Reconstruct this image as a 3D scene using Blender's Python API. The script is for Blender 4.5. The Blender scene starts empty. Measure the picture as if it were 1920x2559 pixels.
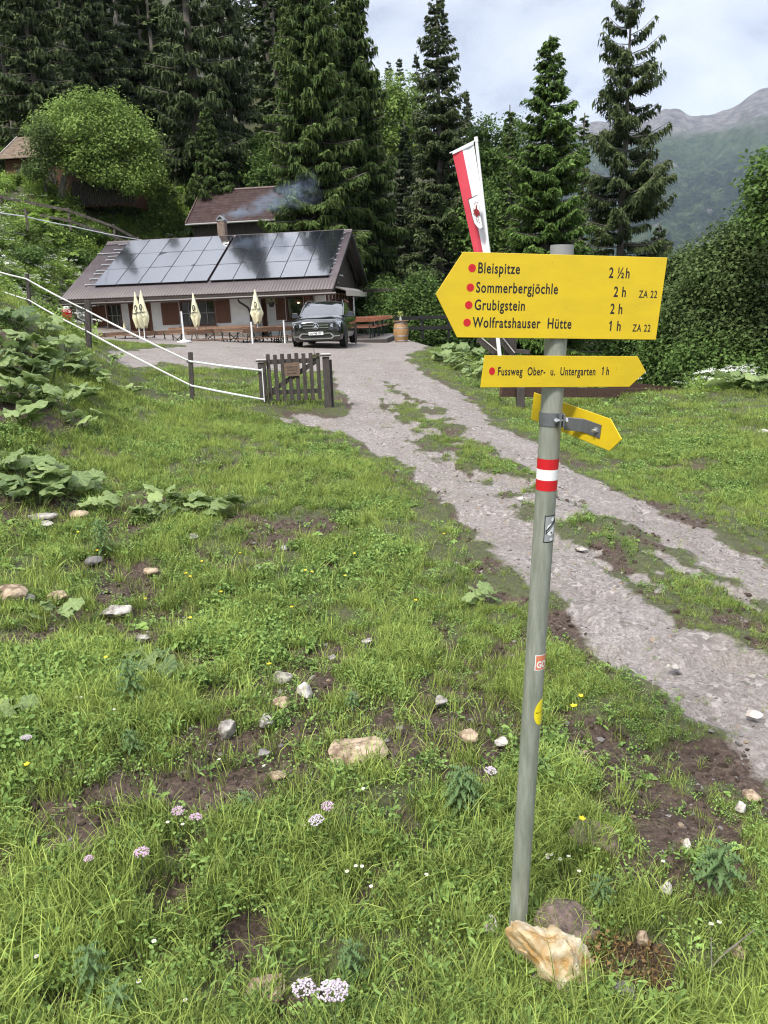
import bpy, bmesh, math, random
import numpy as np
from mathutils import Vector, Matrix, Euler

# ------------------------------------------------------------------ camera, world, sun, exposure
S = bpy.context.scene
FOC = 1860.0 / 2559.0            # focal length over the long side
PITCH, ROLL = math.radians(15.4), math.radians(2.1)
cam_d = bpy.data.cameras.new('camera'); cam = bpy.data.objects.new('camera', cam_d)
S.collection.objects.link(cam); S.camera = cam
cam_d.sensor_fit = 'VERTICAL'; cam_d.sensor_height = 24.0; cam_d.lens = 24.0 * FOC
cam_d.clip_start = 0.05; cam_d.clip_end = 20000
cam.matrix_world = Matrix.Rotation(math.pi / 2 - PITCH, 4, 'X') @ Matrix.Rotation(-ROLL, 4, 'Z')
S.render.resolution_x, S.render.resolution_y = 768, 1024
S.view_settings.view_transform = 'Standard'; S.view_settings.look = 'None'
S.view_settings.exposure = 0.5; S.view_settings.gamma = 1.0
S.cycles.use_denoising = True; S.cycles.denoiser = 'OPENIMAGEDENOISE'; S.cycles.denoising_prefilter = 'ACCURATE'; S.cycles.denoising_input_passes = 'RGB_ALBEDO_NORMAL'
S.cycles.filter_width = 1.15
S.cycles.max_bounces = 6; S.cycles.diffuse_bounces = 3; S.cycles.glossy_bounces = 3
S.cycles.transmission_bounces = 3; S.cycles.transparent_max_bounces = 6; S.cycles.volume_bounces = 0
S.cycles.use_adaptive_sampling = True; S.cycles.adaptive_threshold = 0.02

SUN_EL, SUN_AZ = math.radians(52), math.radians(215)   # azimuth: clockwise from +Y
w = bpy.data.worlds.new('World'); S.world = w; w.use_nodes = True
nt = w.node_tree; nt.nodes.clear()
def N(t, nt_=None, **k):
    n = (nt_ or nt).nodes.new(t)
    for a, b in k.items(): setattr(n, a, b)
    return n
out = N('ShaderNodeOutputWorld'); bg = N('ShaderNodeBackground'); bg2 = N('ShaderNodeBackground'); add = N('ShaderNodeAddShader')
sky = N('ShaderNodeTexSky', sky_type='NISHITA'); sky.sun_disc = False
sky.sun_elevation = SUN_EL; sky.sun_rotation = SUN_AZ; sky.altitude = 1200
nt.links.new(sky.outputs[0], bg.inputs[0]); bg.inputs[1].default_value = 0.03
tc = N('ShaderNodeTexCoord'); sep = N('ShaderNodeSeparateXYZ'); nt.links.new(tc.outputs['Generated'], sep.inputs[0])
# clouds: noise on the sky directions flattened as a cloud deck overhead
mx = N('ShaderNodeMath', operation='MAXIMUM'); nt.links.new(sep.outputs['Z'], mx.inputs[0]); mx.inputs[1].default_value = 0.0
ad = N('ShaderNodeMath', operation='ADD'); nt.links.new(mx.outputs[0], ad.inputs[0]); ad.inputs[1].default_value = 0.22
dx = N('ShaderNodeMath', operation='DIVIDE'); nt.links.new(sep.outputs['X'], dx.inputs[0]); nt.links.new(ad.outputs[0], dx.inputs[1])
dy = N('ShaderNodeMath', operation='DIVIDE'); nt.links.new(sep.outputs['Y'], dy.inputs[0]); nt.links.new(ad.outputs[0], dy.inputs[1])
cb = N('ShaderNodeCombineXYZ'); nt.links.new(dx.outputs[0], cb.inputs[0]); nt.links.new(dy.outputs[0], cb.inputs[1])
ns = N('ShaderNodeTexNoise'); nt.links.new(cb.outputs[0], ns.inputs['Vector']); ns.inputs['Scale'].default_value = 2.3
ns.inputs['Detail'].default_value = 7; ns.inputs['Roughness'].default_value = 0.55; ns.inputs['Distortion'].default_value = 0.35
cr = N('ShaderNodeValToRGB'); nt.links.new(ns.outputs['Fac'], cr.inputs[0])
cr.color_ramp.elements[0].position = 0.37; cr.color_ramp.elements[0].color = (0.45, 0.47, 0.54, 1)
cr.color_ramp.elements[1].position = 0.62; cr.color_ramp.elements[1].color = (0.80, 0.82, 0.88, 1)
e = cr.color_ramp.elements.new(0.46); e.color = (0.64, 0.66, 0.725, 1)
nt.links.new(cr.outputs[0], bg2.inputs[0])
# an overcast sky is two to three times as bright overhead as near the skyline
mr = N('ShaderNodeMapRange'); nt.links.new(sep.outputs['Z'], mr.inputs[0])
mr.inputs[1].default_value = 0.42; mr.inputs[2].default_value = 0.95; mr.inputs[3].default_value = 0.78; mr.inputs[4].default_value = 2.5
nt.links.new(mr.outputs[0], bg2.inputs[1])
nt.links.new(bg.outputs[0], add.inputs[0]); nt.links.new(bg2.outputs[0], add.inputs[1]); nt.links.new(add.outputs[0], out.inputs[0])

sd = bpy.data.lights.new('sun', 'SUN'); sd.energy = 3.5; sd.angle = math.radians(10); sd.color = (1, 0.95, 0.86)
so = bpy.data.objects.new('sun', sd); S.collection.objects.link(so)
sdir = Vector((math.sin(SUN_AZ) * math.cos(SUN_EL), math.cos(SUN_AZ) * math.cos(SUN_EL), math.sin(SUN_EL)))
so.rotation_euler = sdir.to_track_quat('Z', 'Y').to_euler()

# ------------------------------------------------------------------ measuring helpers (a point of the photo and its distance -> a place)
def ray(px, py):
    u = (px - 960) / 1860; v = (1279.5 - py) / 1860; c, s = math.cos(ROLL), math.sin(ROLL)
    x = u * c + v * s; y = -u * s + v * c
    d = np.array([x, math.cos(PITCH) + y * math.sin(PITCH), -math.sin(PITCH) + y * math.cos(PITCH)])
    return d / d[1]
def at(px, py, Y): return Vector(ray(px, py) * Y)

# ------------------------------------------------------------------ noise and terrain height
_rs = np.random.RandomState(5); _tab = _rs.rand(512, 512)
def vnoise(x, y):
    xi = np.floor(x).astype(np.int64); yi = np.floor(y).astype(np.int64); fx = x - xi; fy = y - yi
    fx = fx * fx * (3 - 2 * fx); fy = fy * fy * (3 - 2 * fy)
    a = _tab[xi % 512, yi % 512]; b = _tab[(xi + 1) % 512, yi % 512]; c = _tab[xi % 512, (yi + 1) % 512]; d = _tab[(xi + 1) % 512, (yi + 1) % 512]
    return (a * (1 - fx) + b * fx) * (1 - fy) + (c * (1 - fx) + d * fx) * fy - 0.5
def fbm(x, y, o=4):
    s = 0; a = 1
    for i in range(o):
        s = s + a * vnoise(x * 2 ** i + 17.3 * i, y * 2 ** i + 9.1 * i); a *= 0.5
    return s
def sst(x): x = np.clip(x, 0, 1); return x * x * (3 - 2 * x)
def soft(d, w_): return (np.sqrt(d * d + w_ * w_) + d) / 2
PHI = 0.1466; HO = (-2.137, 35.961)
def G0(x, y):
    x = np.asarray(x, float); y = np.asarray(y, float)
    z = np.interp(y, [-30, 0, 2, 6, 10, 14, 20, 27, 36, 42, 60], [-1.6, -1.95, -2.05, -2.12, -2.02, -1.88, -1.68, -1.48, -1.55, -1.5, -1.0])
    xr = np.interp(y, [0, 8, 17, 28, 34], [2, 1.5, 0.8, 2.4, 5])
    z = z - np.interp(y, [0, 8, 17, 30], [0.25, 0.4, 0.65, 0.3]) * sst((x - xr) / 3)
    ye = np.interp(x, [-2, 0, 2, 3.5, 5, 12, 40], [90, 60, 31, 22, 20.0, 19.3, 15])
    z = z - np.minimum(0.34 * soft(y - ye, 1.0), 22)
    toe = np.interp(y, [-20, 0, 2, 8, 14, 15.7, 18.6, 25, 30, 36, 60, 120], [-2, -2, -2.2, -3.3, -3.9, -4.6, -6.1, -9.4, -11.8, -14.0, -15, -18])
    sl = np.interp(y, [0, 6, 12, 25, 31, 50, 70], [0.3, 0.4, 0.6, 0.62, 0.85, 0.8, 0.6])
    dd = soft(toe - x, 0.6); dd = np.where(dd > 22, 22 + (dd - 22) * 0.6, dd)
    z = z + sl * dd + 0.06 * np.minimum(soft(-x, 0.5), 25)
    hb = 0.46 * soft(y - 45.5, 1.5); lim = np.clip(78 - 1.2 * x, 0, 260) * sst((y - 40) / 60); near_ = hb * sst((3 - x) / 12) * (1 - sst((y - 70) / 60))
    far_ = lim * (1 - np.exp(-np.maximum(hb, 0) / (0.45 * lim + 8))) * sst((y - 70) / 60)
    rough = 5.0 * fbm(x / 34.0, y / 60.0, 3) * sst((y - 90) / 80)
    z = z + near_
    cap = np.interp(y, [0, 40, 47, 52, 66, 76, 92, 110], [60, 60, 8.0, 8.6, 10.5, 17, 34, 300]); dcap = z - cap; z = cap + 0.5 * (dcap - np.sqrt(dcap * dcap + 1.5)) + 0.02
    z = z + far_ + rough
    return z
def G(x, y):
    x = np.asarray(x, float); y = np.asarray(y, float)
    z = G0(x, y)
    flat = sst((y - 21) / 3) * (1 - sst((y - 40) / 4)) * sst((x + 13) / 3) * (1 - sst((x - 3) / 2))   # the yard is level
    near = np.exp(-y / 18)
    z = z + (1 - flat) * (0.10 * fbm(x * 0.9, y * 0.9, 3) + 0.05 * fbm(x * 3.5 + 9, y * 3.5, 3) + 0.25 * fbm(x * 0.16, y * 0.16, 2) * np.minimum(1, y / 30))
    k = np.exp(-((x - 0.47) ** 2 + (y - 2.0) ** 2) / 0.12)
    return z * (1 - k) + (-2.085) * k
def gz(x, y): return float(G(np.array([x]), np.array([y]))[0])
def gnd(px, py, y0=0.8, y1=90):
    """where the sight line through a point of the photo meets the ground"""
    r = ray(px, py); ys = y0 * (y1 / y0) ** np.linspace(0, 1, 900)
    d = ys * r[2] - G(ys * r[0], ys)
    k = np.argmax(d < 0)
    if d[k] >= 0: k = len(ys) - 1
    if k == 0: return Vector((ys[0] * r[0], ys[0], gz(ys[0] * r[0], ys[0])))
    t = d[k - 1] / (d[k - 1] - d[k]) if d[k] < 0 else 1
    Y = ys[k - 1] + t * (ys[k] - ys[k - 1])
    return Vector((Y * r[0], Y, gz(Y * r[0], Y)))

# ------------------------------------------------------------------ materials
MATS = {}
def mat(name, col, rough=0.7, metal=0.0, var=0.0, scale=8.0, bump=0.0, col2=None, spec=0.5, coat=0.0, dist=0.01, coord='Object', stretch=None, detail=6, ramp=(0.35, 0.65)):
    if name in MATS: return MATS[name]
    m = bpy.data.materials.new(name); m.use_nodes = True; t = m.node_tree; p = t.nodes['Principled BSDF']
    p.inputs['Base Color'].default_value = (*col, 1); p.inputs['Roughness'].default_value = rough; p.inputs['Metallic'].default_value = metal
    p.inputs['Specular IOR Level'].default_value = spec; p.inputs['Coat Weight'].default_value = coat
    if col2 is not None or bump:
        c = N('ShaderNodeTexCoord', t); mp = N('ShaderNodeMapping', t); t.links.new(c.outputs[coord], mp.inputs[0])
        if stretch: mp.inputs['Scale'].default_value = stretch
        n = N('ShaderNodeTexNoise', t); n.inputs['Scale'].default_value = scale; n.inputs['Detail'].default_value = detail; n.inputs['Roughness'].default_value = 0.65
        t.links.new(mp.outputs[0], n.inputs['Vector'])
        if col2 is not None:
            r = N('ShaderNodeValToRGB', t); t.links.new(n.outputs['Fac'], r.inputs[0])
            r.color_ramp.elements[0].position = ramp[0]; r.color_ramp.elements[1].position = ramp[1]
            r.color_ramp.elements[0].color = (*col, 1); r.color_ramp.elements[1].color = (*col2, 1)
            t.links.new(r.outputs[0], p.inputs['Base Color'])
        if bump:
            b = N('ShaderNodeBump', t); b.inputs['Strength'].default_value = bump; b.inputs['Distance'].default_value = dist
            t.links.new(n.outputs['Fac'], b.inputs['Height']); t.links.new(b.outputs[0], p.inputs['Normal'])
    MATS[name] = m; return m
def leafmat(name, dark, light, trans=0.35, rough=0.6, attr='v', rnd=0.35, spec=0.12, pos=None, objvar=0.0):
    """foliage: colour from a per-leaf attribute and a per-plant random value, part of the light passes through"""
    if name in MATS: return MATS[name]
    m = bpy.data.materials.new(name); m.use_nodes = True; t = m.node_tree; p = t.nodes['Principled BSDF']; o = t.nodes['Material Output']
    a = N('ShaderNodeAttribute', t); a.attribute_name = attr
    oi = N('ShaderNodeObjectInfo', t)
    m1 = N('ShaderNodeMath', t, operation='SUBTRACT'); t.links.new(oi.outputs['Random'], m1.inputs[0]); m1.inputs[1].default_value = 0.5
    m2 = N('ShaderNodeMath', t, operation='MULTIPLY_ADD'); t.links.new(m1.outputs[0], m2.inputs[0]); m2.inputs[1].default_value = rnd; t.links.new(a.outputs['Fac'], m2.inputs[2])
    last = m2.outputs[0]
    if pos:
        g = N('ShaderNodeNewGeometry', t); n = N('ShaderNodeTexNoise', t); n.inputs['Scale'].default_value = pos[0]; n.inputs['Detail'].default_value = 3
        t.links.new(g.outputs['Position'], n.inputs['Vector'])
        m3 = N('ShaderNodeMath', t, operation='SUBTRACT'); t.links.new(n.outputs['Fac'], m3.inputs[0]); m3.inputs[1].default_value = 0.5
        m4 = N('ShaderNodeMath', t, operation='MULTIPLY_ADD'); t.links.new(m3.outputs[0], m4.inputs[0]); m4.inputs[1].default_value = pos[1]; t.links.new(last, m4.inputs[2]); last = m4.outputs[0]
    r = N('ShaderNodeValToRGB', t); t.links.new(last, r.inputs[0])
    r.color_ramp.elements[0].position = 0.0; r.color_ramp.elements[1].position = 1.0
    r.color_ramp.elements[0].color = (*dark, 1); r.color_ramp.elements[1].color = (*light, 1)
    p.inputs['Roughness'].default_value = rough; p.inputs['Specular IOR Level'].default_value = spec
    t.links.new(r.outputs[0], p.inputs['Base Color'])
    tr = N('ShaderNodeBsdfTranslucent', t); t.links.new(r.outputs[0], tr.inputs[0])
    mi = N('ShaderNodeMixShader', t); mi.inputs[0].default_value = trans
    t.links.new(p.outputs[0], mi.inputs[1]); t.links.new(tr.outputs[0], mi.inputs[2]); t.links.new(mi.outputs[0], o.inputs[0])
    MATS[name] = m; return m

# ------------------------------------------------------------------ mesh building
class MB:
    def __init__(s): s.v = []; s.f = []; s.m = []; s.M = None
    def _a(s, vs, fs, mi=0):
        b = len(s.v)
        if s.M is not None: vs = [s.M @ Vector(q) for q in vs]
        s.v += [tuple(q) for q in vs]; s.f += [tuple(b + i for i in q) for q in fs]; s.m += [mi] * len(fs)
    def box(s, c, d, mi=0, rot=None, taper=1.0):
        x, y, z = d[0] / 2, d[1] / 2, d[2] / 2; t = taper
        vs = [Vector(q) for q in ((-x, -y, -z), (x, -y, -z), (x, y, -z), (-x, y, -z), (-x * t, -y * t, z), (x * t, -y * t, z), (x * t, y * t, z), (-x * t, y * t, z))]
        if rot is not None:
            R = Euler(rot).to_matrix(); vs = [R @ q for q in vs]
        s._a([q + Vector(c) for q in vs], [(0, 3, 2, 1), (4, 5, 6, 7), (0, 1, 5, 4), (1, 2, 6, 5), (2, 3, 7, 6), (3, 0, 4, 7)], mi); return s
    def bar(s, a, b, w_, h, mi=0, up=(0, 0, 1)):
        a = Vector(a); b = Vector(b); d = (b - a); L = d.length; d.normalize(); u = Vector(up)
        sx = d.cross(u)
        if sx.length < 1e-4: sx = d.cross(Vector((0, 1, 0)))
        sx.normalize(); uz = sx.cross(d)
        vs = []
        for p in (a, b):
            for i, j in ((-1, -1), (1, -1), (1, 1), (-1, 1)): vs.append(p + sx * (i * w_ / 2) + uz * (j * h / 2))
        s._a(vs, [(0, 1, 2, 3), (7, 6, 5, 4), (0, 4, 5, 1), (1, 5, 6, 2), (2, 6, 7, 3), (3, 7, 4, 0)], mi); return s
    def tube(s, pts, r, n=10, mi=0, cap=True):
        pts = [Vector(p) for p in pts]; rs = r if isinstance(r, (list, tuple)) else [r] * len(pts)
        vs = []; fs = []; prev = None
        for i, p in enumerate(pts):
            d = (pts[min(i + 1, len(pts) - 1)] - pts[max(i - 1, 0)]).normalized()
            if prev is None:
                a = d.orthogonal().normalized()
            else:
                a = (prev - d * prev.dot(d)).normalized()
            prev = a; b = d.cross(a)
            for k in range(n):
                t = 2 * math.pi * k / n; vs.append(p + (a * math.cos(t) + b * math.sin(t)) * rs[i])
        for i in range(len(pts) - 1):
            for k in range(n):
                k2 = (k + 1) % n; fs.append((i * n + k, i * n + k2, (i + 1) * n + k2, (i + 1) * n + k))
        if cap: fs.append(tuple(reversed(range(n)))); fs.append(tuple((len(pts) - 1) * n + k for k in range(n)))
        s._a(vs, fs, mi); return s
    def lathe(s, prof, n=20, c=(0, 0, 0), mi=0):
        vs = []; fs = []
        for r, z in prof:
            for k in range(n):
                t = 2 * math.pi * k / n; vs.append((c[0] + r * math.cos(t), c[1] + r * math.sin(t), c[2] + z))
        for i in range(len(prof) - 1):
            for k in range(n):
                k2 = (k + 1) % n; fs.append((i * n + k, i * n + k2, (i + 1) * n + k2, (i + 1) * n + k))
        fs.append(tuple(reversed(range(n)))); fs.append(tuple((len(prof) - 1) * n + k for k in range(n)))
        s._a(vs, fs, mi); return s
    def prism(s, poly, vec, mi=0):
        """poly: 3-D outline; extruded along vec"""
        n = len(poly); vec = Vector(vec); vs = [Vector(p) for p in poly] + [Vector(p) + vec for p in poly]
        fs = [tuple(reversed(range(n))), tuple(n + k for k in range(n))] + [(k, (k + 1) % n, n + (k + 1) % n, n + k) for k in range(n)]
        s._a(vs, fs, mi); return s
    def build(s, name, mats, parent=None, smooth=False, bevel=0, **pr):
        me = bpy.data.meshes.new(name); me.from_pydata(s.v, [], s.f)
        mats = mats if isinstance(mats, (list, tuple)) else [mats]
        for m in mats: me.materials.append(m)
        me.polygons.foreach_set('material_index', s.m)
        bm = bmesh.new(); bm.from_mesh(me); bmesh.ops.recalc_face_normals(bm, faces=bm.faces); bm.to_mesh(me); bm.free()
        if smooth:
            me.polygons.foreach_set('use_smooth', [True] * len(me.polygons)); me.set_sharp_from_angle(angle=math.radians(40))
        o = bpy.data.objects.new(name, me); S.collection.objects.link(o)
        if parent is not None: o.parent = parent
        if bevel:
            b = o.modifiers.new('b', 'BEVEL'); b.width = bevel; b.segments = 2; b.limit_method = 'ANGLE'
        for k, q in pr.items(): o[k] = q
        return o
def np_mesh(name, V, F, mat_, attr=None, k=4, smooth=False, link=True, mi=None):
    """fast mesh from arrays; F has k corners per face; attr: dict of per-vertex floats"""
    me = bpy.data.meshes.new(name); V = np.ascontiguousarray(V, np.float32); F = np.ascontiguousarray(F, np.int32)
    me.vertices.add(len(V)); me.vertices.foreach_set('co', V.ravel())
    me.loops.add(F.size); me.loops.foreach_set('vertex_index', F.ravel())
    me.polygons.add(len(F)); me.polygons.foreach_set('loop_start', np.arange(0, F.size, k, dtype=np.int32))
    for m in (mat_ if isinstance(mat_, (list, tuple)) else [mat_]): me.materials.append(m)
    if mi is not None: me.polygons.foreach_set('material_index', np.ascontiguousarray(mi, np.int32))
    if smooth: me.polygons.foreach_set('use_smooth', np.ones(len(F), bool))
    for n_, a in (attr or {}).items():
        at_ = me.attributes.new(n_, 'FLOAT', 'POINT'); at_.data.foreach_set('value', np.ascontiguousarray(a, np.float32))
    me.update(calc_edges=True)
    o = bpy.data.objects.new(name, me)
    if link: S.collection.objects.link(o)
    return o
def thing(name, label, cat, loc=(0, 0, 0), rot=(0, 0, 0), group=None):
    o = bpy.data.objects.new(name, None); S.collection.objects.link(o); o.empty_display_size = 0.1
    o.location = loc; o.rotation_euler = rot if not isinstance(rot, (int, float)) else (0, 0, rot)
    o['label'] = label; o['category'] = cat
    if group: o['group'] = group
    return o
def tag(o, label, cat, group=None):
    o['label'] = label; o['category'] = cat
    if group: o['group'] = group
    return o
def dup(root, loc=None, rotz=None, scale=None, label=None, group=None):
    r = root.copy(); S.collection.objects.link(r)
    if loc is not None: r.location = loc
    if rotz is not None: r.rotation_euler = (0, 0, rotz)
    if scale is not None: r.scale = scale if not isinstance(scale, (int, float)) else (scale,) * 3
    if label: r['label'] = label
    if group: r['group'] = group
    for ch in list(root.children):
        c = ch.copy(); S.collection.objects.link(c); c.parent = r
        for g_ in ch.children:
            d = g_.copy(); S.collection.objects.link(d); d.parent = c
    return r
def text_mesh(name, txt, size, mat_, parent, loc, rot, ext=0.0006, sx=0.72, bold=0.0, align='LEFT', shear=0.0, space=1.0):
    cu = bpy.data.curves.new(name, 'FONT'); cu.body = txt; cu.size = size; cu.extrude = ext; cu.offset = bold; cu.align_x = align; cu.shear = shear
    cu.space_character = space
    cu.resolution_u = 4
    o = bpy.data.objects.new(name, cu); S.collection.objects.link(o)
    dg = bpy.context.evaluated_depsgraph_get(); me = bpy.data.meshes.new_from_object(o.evaluated_get(dg))
    bpy.data.objects.remove(o); me.materials.clear(); me.materials.append(mat_)
    q = bpy.data.objects.new(name, me); S.collection.objects.link(q); q.parent = parent
    q.location = loc; q.rotation_euler = rot; q.scale = (sx, 1, 1)
    return q
# ------------------------------------------------------------------ ground: gravel tracks and bare soil as measured in the photo
def wpoly(pts): return np.array([gnd(*p)[:2] for p in pts])
TRACKS = [wpoly([(255, 890), (262, 872), (420, 868), (700, 862), (860, 856), (940, 852), (1010, 842), (1100, 838), (1125, 848), (1118, 862), (1062, 872), (1018, 886), (1064, 937), (1157, 983), (1249, 1064), (1388, 1128), (1538, 1226),
                 (1735, 1307), (1920, 1400), (2400, 1620), (2400, 1740), (1920, 1503), (1712, 1375), (1538, 1284), (1399, 1209), (1342, 1168), (1226, 1110), (1110, 1036), (1010, 975), (966, 955),
                 (955, 1018), (1036, 1110), (1150, 1191), (1300, 1272), (1384, 1330), (1538, 1434), (1712, 1550), (1920, 1642), (2400, 1900),
                 (2400, 2300), (1920, 1943), (1758, 1804), (1596, 1666), (1423, 1538), (1272, 1405), (1157, 1261), (1020, 1168), (935, 1118), (872, 1070), (730, 1046), (736, 1032), (838, 1040), (888, 1036), (880, 1010), (834, 948), (826, 925), (560, 922), (400, 905)])]
YARD = None
def sdist(P_, poly):
    """signed distance, negative inside"""
    x = P_[:, 0]; y = P_[:, 1]; d = np.full(len(x), 1e9); ins = np.zeros(len(x), bool)
    n = len(poly)
    for i in range(n):
        a = poly[i]; b = poly[(i + 1) % n]; ex, ey = b - a
        wx = x - a[0]; wy = y - a[1]; t = np.clip((wx * ex + wy * ey) / (ex * ex + ey * ey + 1e-12), 0, 1)
        d = np.minimum(d, (wx - t * ex) ** 2 + (wy - t * ey) ** 2)
        c = ((a[1] > y) != (b[1] > y)); 
        with np.errstate(divide='ignore', invalid='ignore'):
            xi = a[0] + (y - a[1]) * ex / (ey if ey != 0 else 1e-9)
        ins ^= c & (x < xi)
    d = np.sqrt(d); return np.where(ins, -d, d)
def _hw(x, y): return (HO[0] + x * math.cos(PHI) + y * math.sin(PHI), HO[1] - x * math.sin(PHI) + y * math.cos(PHI))
MEDIAN = wpoly([(966, 955), (1010, 975), (1110, 1036), (1226, 1110), (1342, 1168), (1399, 1209), (1538, 1284), (1712, 1375), (1920, 1503), (2400, 1740), (2400, 1900), (1920, 1642), (1712, 1550), (1538, 1434), (1384, 1330), (1300, 1272), (1150, 1191), (1036, 1110), (955, 1018)])
YARD_P = np.array([_hw(-12.2, -5.5), _hw(-10, -8.6), _hw(-3, -10), _hw(2.5, -9), _hw(4.6, -3.5), _hw(4.8, 4), _hw(3, 8), _hw(-11.6, 1)])
SOIL = [(830, 1630, 75, 40), (730, 1715, 110, 60), (960, 1800, 150, 50), (1180, 1800, 130, 45), (1250, 1860, 70, 40), (620, 1840, 150, 45), (700, 1905, 70, 30), (560, 1955, 170, 45), (150, 2070, 120, 60), (320, 1470, 70, 40),
        (350, 1550, 100, 40), (70, 1265, 100, 45), (340, 1275, 60, 35), (1100, 1720, 80, 35), (1590, 1985, 110, 45), (1700, 2060, 110, 45), (1750, 2190, 120, 45), (1840, 1880, 120, 35), (1440, 1830, 60, 35), (610, 2330, 60, 60),
        (1560, 2400, 110, 60), (880, 1870, 90, 40), (560, 1740, 50, 40), (120, 1560, 70, 40), (240, 1420, 50, 25), (1190, 1905, 60, 30), (1620, 2440, 60, 40), (150, 2500, 90, 50), (900, 2260, 50, 40), (480, 1640, 60, 30), (1420, 1560, 60, 30),
        (30, 860, 60, 30), (60, 1010, 60, 35), (600, 1290, 50, 18), (780, 1310, 60, 18), (690, 1330, 50, 20), (1500, 2230, 80, 30), (420, 2240, 60, 40), (330, 2420, 60, 30), (760, 2500, 60, 30)]
SO = []
for (a, b, c, d) in SOIL:
    p = gnd(a, b); q = gnd(a + c, b); r_ = gnd(a, b - d); SO.append((p.x, p.y, max(0.06, (q - p).length * 1.3), max(0.06, (r_ - p).length * 1.3)))
def masks(x, y):
    """path and soil strength of ground points"""
    P_ = np.stack([x, y], 1); far = y > 70
    s = np.full(len(x), 9.0); k = (~far) & (x > -16) & (x < 14) & (y > 0.5)
    if k.any():
        s[k] = sdist(P_[k], TRACKS[0]); s[k] = np.minimum(s[k], sdist(P_[k], YARD_P))
    wob = np.minimum(0.3, 0.03 + 0.02 * y) * fbm(x * 2.2, y * 2.2, 4) * 1.6 + 0.05 * fbm(x * 9, y * 9, 2)
    path = sst(0.5 - (s + wob) / 0.30)
    so_ = np.zeros(len(x)); md = np.full(len(x), 9.0); md[k] = sdist(P_[k], MEDIAN); strip = sst((0.35 - md) / 0.3) * sst((21 - y) / 5)
    path = np.maximum(path, strip * sst((fbm(x * 3.4 + 11, y * 3.4, 5) - 0.02) / 0.30))
    so_ = np.maximum(so_, strip * sst((fbm(x * 3.1 + 50, y * 3.1, 4) - 0.05) / 0.5) * 0.6)
    edge = sst((0.55 - np.abs(s)) / 0.5) * (s > 0) * (y < 20); so_ = np.maximum(so_, edge * sst((fbm(x * 2.6 + 80, y * 2.6, 4) + 0.1) / 0.4) * 0.8)
    for (cx, cy, rx, ry) in SO:
        d = np.sqrt(((x - cx) / rx) ** 2 + ((y - cy) / ry) ** 2) + 0.9 * fbm(x * 6 + cx * 3, y * 6, 3)
        so_ = np.maximum(so_, sst((1.25 - d) / 0.5))
    patch = sst((fbm(x * 2.6 + 40, y * 2.6, 4) - 0.18) / 0.2) * 0.85 * (y < 12)
    return path, np.maximum(so_, patch), s
def ground_z(x, y):
    z = G(x, y); p, so_, s = masks(x, y)
    return z - 0.035 * p * (y < 24) - 0.045 * so_ + 0.02 * so_ * fbm(x * 18, y * 18, 2)

def make_ground():
    r = [0.5]
    while r[-1] < 700: r.append(r[-1] * 1.0125 + 0.004)
    r = np.array(r)
    a1 = np.radians(np.arange(-46, 46.01, 0.2)); a2 = np.radians(np.arange(50, 310.1, 5.0)); ang = np.concatenate([a1, a2])
    nr, na = len(r), len(ang)
    A, Rr = np.meshgrid(ang, r); X = (Rr * np.sin(A)).ravel(); Y = (Rr * np.cos(A)).ravel()
    path, soil, s = masks(X, Y)
    Z = ground_z(X, Y)
    V = np.stack([X, Y, Z], 1); V = np.vstack([V, [[0, 0, gz(0, 0)]]])
    i, j = np.meshgrid(np.arange(nr - 1), np.arange(na), indexing='ij'); j2 = (j + 1) % na
    F = np.stack([i * na + j, i * na + j2, (i + 1) * na + j2, (i + 1) * na + j], -1).reshape(-1, 4)
    cap = np.array([[len(V) - 1, len(V) - 1, jj, (jj + 1) % na] for jj in range(na)])
    path = np.append(path, 0); soil = np.append(soil, 0)
    isp = path[F].mean(1) > 0.5
    tri = np.array([[len(V) - 1, (jj + 1) % na, jj] for jj in range(na)])
    for nm, sel in (('meadow_ground', ~isp), ('gravel_path', isp)):
        Fs = F[sel]; u, inv = np.unique(Fs, return_inverse=True)
        o = np_mesh(nm, V[u], inv.reshape(-1, 4), ground_mat(), {'path': path[u], 'soil': soil[u]}, smooth=True); o['kind'] = 'structure'
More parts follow.
